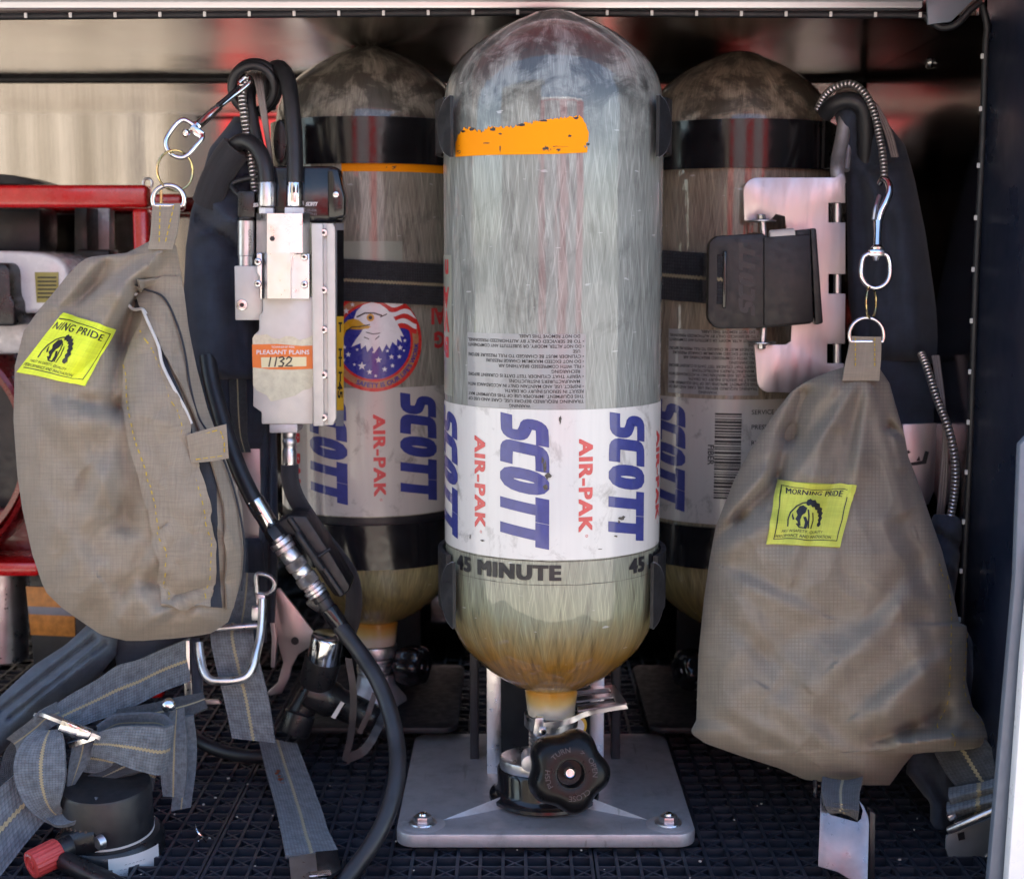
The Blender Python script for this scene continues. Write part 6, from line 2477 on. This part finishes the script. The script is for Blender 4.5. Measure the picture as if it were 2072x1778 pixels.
# bunch of keys style clip hanging at its right
KY = thing('ring_clip', at(412, 1716, 1.13), 'small split ring with two black tags beside the round regulator', 'key ring')
b = MB(M['steel'])
b.tube([at(408 + 15 * math.cos(R(a)), 1714 + 16 * math.sin(R(a)), 1.125) + Vector((0, .004 * math.cos(R(a)), 0)) for a in range(0, 360, 30)], .0010, 8, closed=True, n=3)
b.tube(T([(396, 1668, 1.125), (400, 1682, 1.12), (410, 1692, 1.12), (418, 1702, 1.122)]), .0010, 8)
obj('split_ring', b, KY)
for d in (0, 12):
    b = MB(M['black_gloss'])
    b.plate([(402 + d, 1728), (416 + d, 1726), (440 + d, 1766), (446 + d, 1784), (430 + d, 1790), (418 + d, 1770)], 1.118 - d * .0003, 1.121 - d * .0003, .0008)
    obj('tag', b, KY)

# ================================================================ right breathing apparatus
pb = at(1780, 1000, 1.30)
PR_ = thing('breathing_apparatus', (pb.x, 1.30, 0), 'breathing apparatus pack with pink hinge plate, black buckle and corrugated hose at right', 'air pack')
DP = 1.262
# hinge plate
b = MB(M['plate_pink'])
def arc(cx, cy, r, a0, a1, n=6):
    return [(cx + r * math.cos(R(a0 + (a1 - a0) * k / n)), cy + r * math.sin(R(a0 + (a1 - a0) * k / n))) for k in range(n + 1)]
poly = arc(1533, 388, 29, 180, 270) + [(1690, 359), (1703, 350), (1711, 358), (1711, 411), (1677, 411), (1677, 450), (1711, 450), (1711, 555), (1677, 555), (1677, 594), (1711, 594), (1710, 696), (1674, 696), (1674, 735), (1708, 735), (1706, 800)] + arc(1560, 763, 30, 90, 180)[0:0] + [(1562, 793)] + arc(1558, 768, 26, 100, 180, 5) + [(1526, 697), (1590, 697), (1600, 690), (1602, 655), (1592, 640), (1592, 480), (1588, 438), (1570, 434), (1560, 446), (1506, 447)]
b.plate(poly, DP, DP + .003, .0006)
hp = obj('hinge_plate', b, PR_)
for v in (430, 574, 715):
    b = MB(M['steel_dull'])
    b.cyl(at(1694, v - 22, DP + .006), at(1694, v + 22, DP + .006), .0036, .0036, 16)
    obj('hinge_pin', b, hp)
for v, s in ((446, 1), (694, -1)):
    b = MB(M['steel_dull'])
    b.cyl(at(1541, v, DP - .010), at(1541, v + s * 3, DP - .010), .0125, .0125, 28, .0005)
    b.cyl(at(1541, v - s * 12, DP - .010), at(1541, v, DP - .010), .0036, .0036, 8, .0006)
    b.cyl(at(1543, v, DP - .010), at(1546, v + s * 40, DP - .010), .0030, .0030, 12)
    obj('pivot_bolt', b, hp)
b = MB(M['tan_edge'])
b.turned(at(1557, 478, DP - .016), at(1607, 474, DP - .016), [(0, .0046), (.05, .0052), (.95, .0052), (1, .0046)], 16)
obj('spacer', b, hp)
# black buckle
b = MB(M['buckle_black'])
b.plate(arc(1459, 502, 25, 180, 265) + [(1545, 472), (1556, 488), (1608, 486), (1612, 466), (1640, 463), (1642, 655), (1545, 664), (1478, 665)] + arc(1462, 636, 30, 90, 180), DP - .020, DP - .006, .0035)
bx = obj('buckle_box', b, PR_)
b = MB(M['buckle_black'])
b.plate([(1546, 480), (1640, 474), (1646, 652), (1546, 660)], DP - .0225, DP - .015, .0012)
b.plate([(1640, 462), (1652, 462), (1666, 654), (1650, 658)], DP - .020, DP - .008, .0014)
obj('buckle_lid', b, bx)
b = MB(M['black_satin'])
V, Fs = fit(logo_letters(), 0, 150, 0, 34)
V = [(1492 + y, 490 + x) for x, y in V]
b.shape2d([(1528 - (u - 1492), 640 - (v - 490)) for u, v in V], Fs, lambda u, v: at(u, v, DP - .0204), 200)
obj('raised_letters', b, bx)
A, B = [], []
c = CR
for u in range(1336, 1440, 14):
    f = (u - 1336) / 104
    off = .004 + .012 * max(0, (f - .55)) ** 1.5
    A.append(c.pt(c.th(u), c.zf(505 + 8 * f, u), off))
    B.append(c.pt(c.th(u), c.zf(604 + 10 * f, u), off))
pe = [at(1446, 514, DP - .012), at(1466, 516, DP - .024)]
qe = [at(1446, 614, DP - .012), at(1466, 616, DP - .024)]
A = [c.pt(c.th(1280), c.zf(500, 1280), .003)] + A + pe
B = [c.pt(c.th(1280), c.zf(598, 1280), .003)] + B + qe
obj('cylinder_strap', MB(M['web_dark']).ribbon(A, B, .002, 6, 8), PR_)
b = MB(M['black_gloss'])
b.box(at(1466, 566, DP - .024), (.0030, .004, pxm(112, DP)), .001)
obj('strap_bar', b, bx)
# strap of the left cylinder belongs to the left pack
c = CLf
A = [c.pt(c.th(u), c.zf(523 + (u - 690) * .06, u), .003) for u in range(690, 931, 20)]
B = [c.pt(c.th(u), c.zf(608 + (u - 690) * .055, u), .003) for u in range(690, 931, 20)]
obj('cylinder_strap', MB(M['web_dark']).ribbon(A, B, .002, 4, 8), PK)

# wire frame
b = MB(M['alu_cast'])
b.tube(T([(1712, 232, 1.30), (1704, 280, 1.295), (1696, 320, 1.285), (1694, 345, 1.272), (1698, 372, 1.268)]), rad(14, 1.28), 14)
b.tube(T([(1724, 236, 1.305), (1716, 300, 1.30), (1712, 345, 1.29)]), rad(7, 1.28), 10)
obj('frame_tube', b, PR_)
# shoulder pad
PL = [(194, 1716), (205, 1688), (240, 1690), (300, 1706), (364, 1712), (473, 1714), (600, 1716), (700, 1730), (736, 1734)]
PRr = [(194, 1738), (205, 1762), (233, 1783), (295, 1832), (364, 1851), (473, 1873), (583, 1889), (700, 1904), (728, 1909), (736, 1900)]
q = Soft(PL, PRr, 1.315, .030, [(1740, 260, 1760, 720, 18, -.007), (1770, 340, 1830, 320, 12, -.007), (1830, 420, 1850, 700, 26, .006), (1795, 400, 1800, 620, 14, -.005), (1735, 330, 1790, 420, 16, .006)], .003, 60, 9.0, 2.3, .6, 9, .3)
obj('shoulder_pad', q.mesh(M['navy_cloth'], 40, 70), PR_, 70)
b = MB(M['black_satin'])
b.tube(T([(1668, 232, 1.30), (1690, 210, 1.29), (1722, 204, 1.285), (1745, 220, 1.285), (1752, 262, 1.29), (1750, 330, 1.30)]), rad(17, 1.29), 12)
obj('strap_sleeve', b, PR_)
b = MB(M['corrugated'])
b.tube(T([(1654, 222, 1.31), (1668, 196, 1.30), (1690, 177, 1.29), (1722, 170, 1.283), (1750, 190, 1.278), (1770, 232, 1.274), (1782, 290, 1.268), (1788, 330, 1.264), (1789, 368, 1.26)]), rad(7.5, 1.27), 14, n=14)
obj('gauge_line', b, PR_, 60)
b = MB(M['gray_cable'])
for k in range(3):
    b.tube(T([(1690 + 2 * k, 184 + 4 * k, 1.30), (1730, 176 + 5 * k, 1.29), (1764 + 3 * k, 210, 1.286), (1790 + 5 * k, 262, 1.284), (1806 + 5 * k, 318, 1.286)]), rad(3, 1.28), 8)
obj('cable', b, PR_, 60)
b = MB(M['corrugated'])
b.tube(T([(1864, 715, 1.27), (1876, 745, 1.255), (1895, 804, 1.24), (1920, 870, 1.225), (1932, 930, 1.22), (1932, 990, 1.22), (1922, 1050, 1.225), (1914, 1072, 1.23)]), rad(8, 1.28), 14, n=14)
obj('gauge_line', b, PR_, 60)
b = MB(M['gray_cable'])
for k in range(3):
    b.tube(T([(1888 + 5 * k, 720, 1.275), (1900 + 4 * k, 800, 1.255), (1910 + 2 * k, 870, 1.24), (1905 + 5 * k, 960, 1.24), (1896 + 5 * k, 1060, 1.245)]), rad(3.4, 1.28), 8)
obj('cable', b, PR_, 60)
q = Soft([(720, 1740), (800, 1760), (860, 1790), (880, 1800)], [(720, 1880), (800, 1894), (872, 1897), (880, 1895)], 1.315, .012, [], .002, 50, 1.0, 3, .5, 14, .3)
obj('strap_panel', q.mesh(M['navy_cloth'], 24, 24), PR_, 70)
obj('strap_webbing', rib(M['web_dark'], [(1796, 730, 1.309), (1806, 800, 1.309), (1812, 862, 1.309)], [(1874, 730, 1.309), (1884, 800, 1.309), (1890, 862, 1.309)]), PR_)
b = MB(M['plate_pink'])
b.plate([(1826, 858), (1896, 856), (1896, 930), (1892, 990), (1880, 1020), (1860, 1022), (1840, 980)], 1.300, 1.303, .0008)
b.use(M['ink'])
f_ = lambda u, v: at(u, v, 1.2995)
for poly in ([(1872, 912), (1880, 914), (1874, 938), (1846, 942), (1842, 936), (1866, 932)], [(1854, 932), (1860, 922), (1862, 932)], [(1834, 914), (1838, 910), (1843, 915), (1838, 918)]):
    V, Fs = polyfill(poly)
    b.shape2d(V, Fs, f_, 200)
obj('back_plate', b, PR_)
q = Soft([(1040, 1890), (1060, 1880), (1120, 1890), (1200, 1900), (1300, 1905)], [(1040, 1930), (1056, 1950), (1080, 1955), (1150, 1940), (1220, 1930), (1300, 1925)], 1.225, .02, [(1900, 1080, 1945, 1110, 8, -.006), (1905, 1130, 1940, 1160, 8, .005)], .004, 30, 2.0, 2.2, .6, 6, .5)
obj('strap_bunch', q.mesh(M['navy_cloth'], 24, 40), PR_, 70)

# ================================================================ waist belt of the right pack
pb = at(1930, 1600, 1.12)
HR = thing('waist_belt', (pb.x, 1.13, 0), 'dark belt webbing with a chromed bar slider under the right bag', 'harness belt')
q = Soft([(1270, 1952), (1300, 1950), (1400, 1950), (1500, 1990), (1540, 1990)], [(1270, 1954), (1286, 1962), (1337, 2004), (1392, 2034), (1480, 2044), (1540, 2040)], 1.19, .018, [(1970, 1300, 2020, 1480, 10, -.004)], .002, 40, 2.0, 2.4, .6, 10, .4)
obj('shoulder_pad', q.mesh(M['navy_blue'], 24, 40), HR, 70)
q = Soft([(1500, 1846), (1530, 1838), (1562, 1833), (1600, 1862), (1623, 1882), (1676, 1882), (1726, 1893), (1745, 1912)], [(1500, 1960), (1560, 1955), (1600, 1945), (1640, 1930), (1700, 1930), (1735, 1925), (1745, 1916)], 1.165, .018, [(1860, 1540, 1930, 1640, 10, -.004)], .003, 40, 4.0, 2.4, .6, 8, .4)
obj('belt_pad', q.mesh(M['navy_cloth'], 24, 40), HR, 70)
obj('belt_webbing', rib(M['web_mid'], [(1880, 1500, 1.14), (1900, 1540, 1.13), (1922, 1576, 1.12), (1946, 1602, 1.115)], [(1990, 1490, 1.13), (2012, 1520, 1.12), (2030, 1550, 1.11), (2040, 1576, 1.105)], .003, .002, 10), HR)
for k, (v, dd) in enumerate(((1602, 0), (1630, -.004))):
    obj('belt_roll', rib(M['web_blue'], [(1922 - 4 * k, v - 4, 1.112 + dd), (1920 - 4 * k, v + 12, 1.100 + dd), (1926 - 4 * k, v + 26, 1.106 + dd)], [(2040, v - 36, 1.098 + dd), (2042, v - 20, 1.088 + dd), (2040, v - 4, 1.094 + dd)], .004, .002, 10), HR)
obj('belt_fold', rib(M['web_mid'], [(1930, 1655, 1.11), (1932, 1672, 1.105), (1940, 1694, 1.108)], [(2020, 1620, 1.10), (2024, 1650, 1.095), (2026, 1670, 1.098)], .004), HR)
b = MB(M['steel_dull'])
b.turned(at(1917, 1680, 1.09), at(2030, 1630, 1.075), [(0, .0022), (.02, .0029), (.98, .0029), (1, .0025)], 18)
b.box(at(1926, 1651, 1.095), (.007, .005, .005), .001, Matrix.Rotation(R(-24), 3, 'Y'))
obj('slider_bar', b, HR)
b = MB(M['grey_satin'])
b.plate([(1915, 1690), (1960, 1672), (2016, 1650), (2024, 1690), (2010, 1716), (1990, 1735), (1966, 1747), (1940, 1748), (1920, 1735), (1913, 1715)], 1.09, 1.093, .001)
b.use(M['ink'])
b.plate([(1938, 1686), (1951, 1682), (1953, 1697), (1940, 1700)], 1.0892, 1.0898)
b.use(M['steel'])
b.tube(T([(1940, 1749, 1.09), (1966, 1748, 1.09), (1990, 1736, 1.09), (2012, 1714, 1.09)]), .0009, 8)
obj('belt_tongue', b, HR)
obj('belt_end', rib(M['web_mid'], [(1970, 1740, 1.10), (1980, 1790, 1.09)], [(2020, 1700, 1.10), (2030, 1790, 1.09)], .003), HR)
BK = thing('belt_buckle', at(1706, 1775, 1.09), 'large polished steel buckle plate hanging from webbing under the right bag', 'buckle')
b = MB(M['buckle_mirror'])
bpoly = [(1661, 1602), (1663, 1628), (1674, 1640), (1681, 1647), (1735, 1662), (1742, 1655), (1745, 1639), (1737, 1617), (1748, 1630), (1757, 1650), (1759, 1667), (1756, 1778), (1754, 1800), (1696, 1764), (1655, 1752)]
b.prism(bpoly, 0, .003, lambda x, y, d: at(x, y, 1.058 - (y - 1602) / 176 * .024 + d), .0008)
obj('buckle_plate', b, BK)
obj('webbing', rib(M['web_mid'], [(1664, 1575, 1.105), (1662, 1600, 1.075), (1668, 1628, 1.046), (1680, 1642, 1.056)], [(1746, 1575, 1.105), (1740, 1600, 1.075), (1738, 1636, 1.044), (1736, 1656, 1.054)], .004, .003), BK)
b = MB(M['steel'])
b.ribbon(T([(1645, 1575, 1.13), (1646, 1610, 1.13)]), T([(1653, 1575, 1.13), (1651, 1612, 1.13)]), .002)
obj('side_clip', b, BK)
b = MB(M['black_satin'])
b.plate([(1760, 1640), (1772, 1645), (1770, 1790), (1758, 1790)], 1.05, 1.06, .001)
obj('side_guard', b, BK)
# dim pieces in the shade behind
PB = thing('pack_foot', at(1830, 1620, 1.30), 'dark foot bracket of the right pack in the shade under the bag', 'bracket')
b = MB(M['black_satin'])
b.plate([(1770, 1600), (1900, 1596), (1900, 1612), (1770, 1618)], 1.28, 1.30, .002)
b.plate([(1776, 1612), (1790, 1612), (1790, 1690), (1776, 1690)], 1.28, 1.30, .002)
b.plate([(1870, 1610), (1884, 1610), (1884, 1690), (1870, 1690)], 1.28, 1.30, .002)
obj('foot_frame', b, PB)
b = MB(M['alu_cast'])
b.plate([(1838, 1690), (1862, 1680), (1868, 1720), (1848, 1740)], 1.24, 1.25, .003)
obj('foot_pad', b, PB)

# ================================================================ petrol fan in the background at left
pb = at(60, 1150, 1.46)
FN = thing('ventilation_fan', (pb.x, 1.46, 0), 'red framed petrol fan with white tank standing behind the left bag', 'fan')
DF = 1.42
def bent(b, pts, w, D, d=.02):
    pass
b = MB(M['red_paint'])
x0, x1 = xat(-260, DF), xat(310, DF)
za, zb = zat(374, DF), zat(420, DF)
b.box(((x0 + x1) / 2, DF + .012, (za + zb) / 2), (x1 - x0, .024, za - zb), .004, None, 3)
xa = xat(278, DF)
b.box(((xa + x1) / 2, DF + .0125, zb / 2 + .012), (x1 - xa, .0235, zb - .026), .004, None, 3)
b.box(((x0 + x1) / 2, DF + .16, (za + zb) / 2), (x1 - x0, .020, za - zb - .004), .004, None, 3)
fr_ = obj('tube_frame', b, FN)
b = MB(M['steel_dull'])
b.tube(T([(290, 376, DF + .01), (292, 364, DF + .01), (302, 362, DF + .01), (308, 370, DF + .01), (306, 380, DF + .01)]), .0014, 8)
b.use(M['brass'])
b.box(at(326, 396, DF + .02), (.003, .003, pxm(44, DF)), .0006)
obj('ring_hook', b, fr_)
b = MB(M['black_satin'])
b.plate([(-60, 362), (0, 352), (30, 355), (76, 368), (86, 374), (-60, 374)], DF + .02, DF + .1, .006)
b.plate([(-60, 420), (82, 420), (82, 512), (-60, 512)], DF + .08, DF + .14, .006)
b.plate([(150, 420), (176, 420), (178, 530), (150, 530)], DF + .10, DF + .15, .002)
b.plate([(150, 505), (222, 505), (222, 545), (150, 545)], DF + .08, DF + .12, .004)
obj('engine_block', b, FN)
b = MB(M['alu_cast'])
b.plate([(182, 420), (222, 420), (222, 520), (182, 520)], DF + .14, DF + .16, .002)
obj('muffler_plate', b, FN)
b = MB(M['white_plastic'])
tk = [(-120, 506), (40, 508), (86, 512), (116, 520), (134, 536), (138, 556), (134, 600), (120, 632), (-120, 640)]
b.plate(tk, DF - .02, DF + .10, .014, 4)
tk_ = obj('fuel_tank', b, FN)
b = MB(M['yellow_dull'])
b.plate([(70, 551), (118, 551), (118, 612), (74, 612)], DF - .0215, DF - .0205, .0002)
b.use(M['ink'])
for k in range(6):
    b.plate([(76, 560 + 8 * k), (114, 560 + 8 * k), (114, 563 + 8 * k), (76, 563 + 8 * k)], DF - .0225, DF - .0220)
obj('warning_label', b, tk_)
b = MB(M['black_plastic'])
b.plate([(-60, 532), (10, 532), (20, 546), (22, 600), (30, 612), (30, 660), (-60, 660)], DF - .05, DF + .02, .006)
obj('air_filter', b, FN)
b = MB(M['alu_cast'])
b.plate([(-60, 642), (100, 640), (92, 700), (76, 716), (-60, 720)], DF + .0, DF + .06, .005)
obj('engine_base', b, FN)
# round shroud
b = MB(M['red_dark'])
cx_, cz_ = xat(-190, DF), zat(905, DF)
q = Vector((0, -1, 0)).to_track_quat('Z', 'Y').to_matrix()
rs = pxm(262, DF)
b.lathe([(rs * .90, -.07), (rs, -.08), (rs, .02), (rs * .985, .03), (rs * .955, .032), (rs * .94, .02), (rs * .92, -.05), (rs * .90, -.07)], (cx_, DF + .02, cz_), q, 90)
b.lathe([(rs * .93, .0), (rs * .90, .012), (rs * .86, .012), (rs * .85, .0)], (cx_, DF + .02, cz_), q, 90)
b.use(M['black_satin'])
b.lathe([(0, -.05), (rs * .94, -.06)], (cx_, DF + .02, cz_), q, 60)
obj('shroud', b, FN)
b = MB(M['red_paint'])
b.box((xat(-60, DF), DF + .03, zat(1148, DF)), (pxm(260, DF), .08, pxm(30, DF)), .004)
b.use(M['red_dark'])
b.plate([(-80, 1030), (66, 1030), (90, 1140), (-80, 1140)], DF + .05, DF + .07, .004)
obj('lower_rail', b, FN)
b = MB(M['steel_dull'])
b.turned(at(10, 1330, DF + .06), at(10, 1150, DF + .06), [(0, .024), (1, .022)], 24)
obj('leg', b, FN)
BX = thing('storage_box', at(100, 1300, 1.42), 'small black box with a worn orange label under the left bag', 'box')
b = MB(M['black_satin'])
bz = zat(1165, DF)
b.box((xat(110, DF), DF + .05, bz / 2), (pxm(150, DF), .08, bz), .003)
obj('box_body', b, BX)
b = MB(M['orange_box'])
fl_ = lambda u, v: at(u, v, DF + .0085)
b.plate([(52, 1186), (150, 1190), (152, 1288), (62, 1284)], DF + .0085, DF + .0095, .0002)
b.use(M['grey_plastic'])
b.plate([(56, 1226), (150, 1230), (150, 1246), (58, 1242)], DF + .0079, DF + .0084, .0001)
obj('box_label', b, BX)

# ================================================================ surroundings that the metal reflects
GZ = -.95
def env_mat(name, col, rough=.7, var=.15, sc=3):
    return simple(name, col, rough, var=var, vscale=sc, bump=0)
mb = MB(env_mat('concrete apron', (.37, .345, .30)))
mb.grid(lambda i, j: Vector((-60 + 120 * i / 12, -60 + 80 * j / 12, GZ)), 13, 13)
struct('apron', mb)
# a ribbed building to the left and a red engine to the right, across the apron
tan, pale = env_mat('tan siding', (.095, .080, .060)), env_mat('pale siding', (.235, .212, .182))
dark = env_mat('dark opening', (.03, .025, .025))
fac = MB(tan)
fy, fh = -7.0, 6.2
edges = [(-12, -6.2, tan), (-6.2, -5.6, pale), (-5.6, -4.4, tan), (-4.4, -4.2, pale), (-4.2, -3.72, dark), (-3.72, -3.60, tan), (-3.60, -3.46, pale), (-3.46, -3.36, tan), (-3.36, -3.26, pale),
         (-3.26, -3.16, tan), (-3.16, -3.03, pale), (-3.03, -2.86, tan), (-2.86, -2.79, pale), (-2.79, -2.72, tan), (-2.72, -2.62, pale), (-2.62, -2.54, dark), (-2.54, -2.42, pale), (-2.42, -2.30, tan), (-2.30, -1.95, dark)]
fx0, fx1 = edges[0][0], edges[-1][1]
for k, (xa, xb, m_) in enumerate(edges):
    fac.use(m_)
    fac.box(((xa + xb) / 2, fy + (.04 if m_ is pale else 0), GZ + fh / 2), (xb - xa - .004, .3, fh))
fac.use(env_mat('grey roof edge', (.2, .2, .2)))
fac.box(((fx0 + fx1) / 2, fy - 1, GZ + fh + .1), (fx1 - fx0 + .3, 2.8, .2))
bo = obj('garage_building', fac)
tag(bo, 'tan and pale ribbed building across the apron, mirrored in the steel wall', 'building')
red_e = simple('fire engine red', (.30, .012, .012), .4, var=.1, vscale=4, bump=0)
eng = MB(red_e)
ey = -4.9
eng.box((.9, ey - 1.1, GZ + 1.65), (5.1, 2.2, 2.5), .08)
eng.use(env_mat('aluminium shutter', (.22, .19, .20), .5))
eng.box((-.35, ey + .02, GZ + 1.75), (1.5, .06, 2.1), .02)
eng.box((1.95, ey + .02, GZ + 1.75), (1.2, .06, 2.1), .02)
eng.use(M['white_plastic'])
eng.box((.9, ey - 1.1, GZ + 3.0), (4.9, 2.0, .2), .06)
for wx in (-1.0, 2.9):
    eng.use(M['black_rubber'])
    eng.cyl((wx, ey - .3, GZ + .5), (wx, ey + .05, GZ + .5), .5, .5, 32, .05)
    eng.use(M['steel'])
    eng.cyl((wx, ey + .05, GZ + .5), (wx, ey + .1, GZ + .5), .25, .2, 24, .02)
eo = obj('fire_engine', eng)
tag(eo, 'red fire engine parked across the apron, seen only as a reflection', 'fire engine')

# ================================================================ camera, light, sky
cam = bpy.data.cameras.new('camera')
co = bpy.data.objects.new('camera', cam)
COL.objects.link(co)
co.location = (0, 0, CAMZ)
co.rotation_euler = (PI / 2 - PITCH, 0, 0)
cam.sensor_fit = 'HORIZONTAL'
cam.sensor_width = 36
cam.lens = 36 * FPX / 2072
cam.clip_start = .02
cam.clip_end = 400
cam.dof.use_dof = True
cam.dof.focus_distance = 1.10
cam.dof.aperture_fstop = 9.0
scene.camera = co

SUN_EL, SUN_AZ = R(52), R(18)       # sun high behind the vehicle
w = bpy.data.worlds.new('World')
scene.world = w
w.use_nodes = True
nt = w.node_tree
bg = nt.nodes['Background']
sky = nt.nodes.new('ShaderNodeTexSky')
sky.sky_type = 'NISHITA'
sky.sun_disc = False
sky.sun_elevation = SUN_EL
sky.sun_rotation = SUN_AZ
nt.links.new(sky.outputs[0], bg.inputs['Color'])
bg.inputs['Strength'].default_value = .10
sl = bpy.data.lights.new('sun', 'SUN')
sl.energy = 5.0
sl.angle = R(.5)
sl.color = (1.0, .94, .84)
so = bpy.data.objects.new('sun', sl)
COL.objects.link(so)
d = Vector((math.sin(SUN_AZ) * math.cos(SUN_EL), math.cos(SUN_AZ) * math.cos(SUN_EL), math.sin(SUN_EL)))
so.rotation_euler = d.to_track_quat('Z', 'Y').to_euler()
so.location = (0, 0, 6)

vs = scene.view_settings
scene.display_settings.display_device = 'sRGB'
vs.view_transform = 'Standard'
vs.look = 'None'
vs.exposure = 2.5
vs.gamma = 1.0
vs.use_curve_mapping = False
scene.render.resolution_x = 1024
scene.render.resolution_y = 878
scene.render.engine = 'CYCLES'
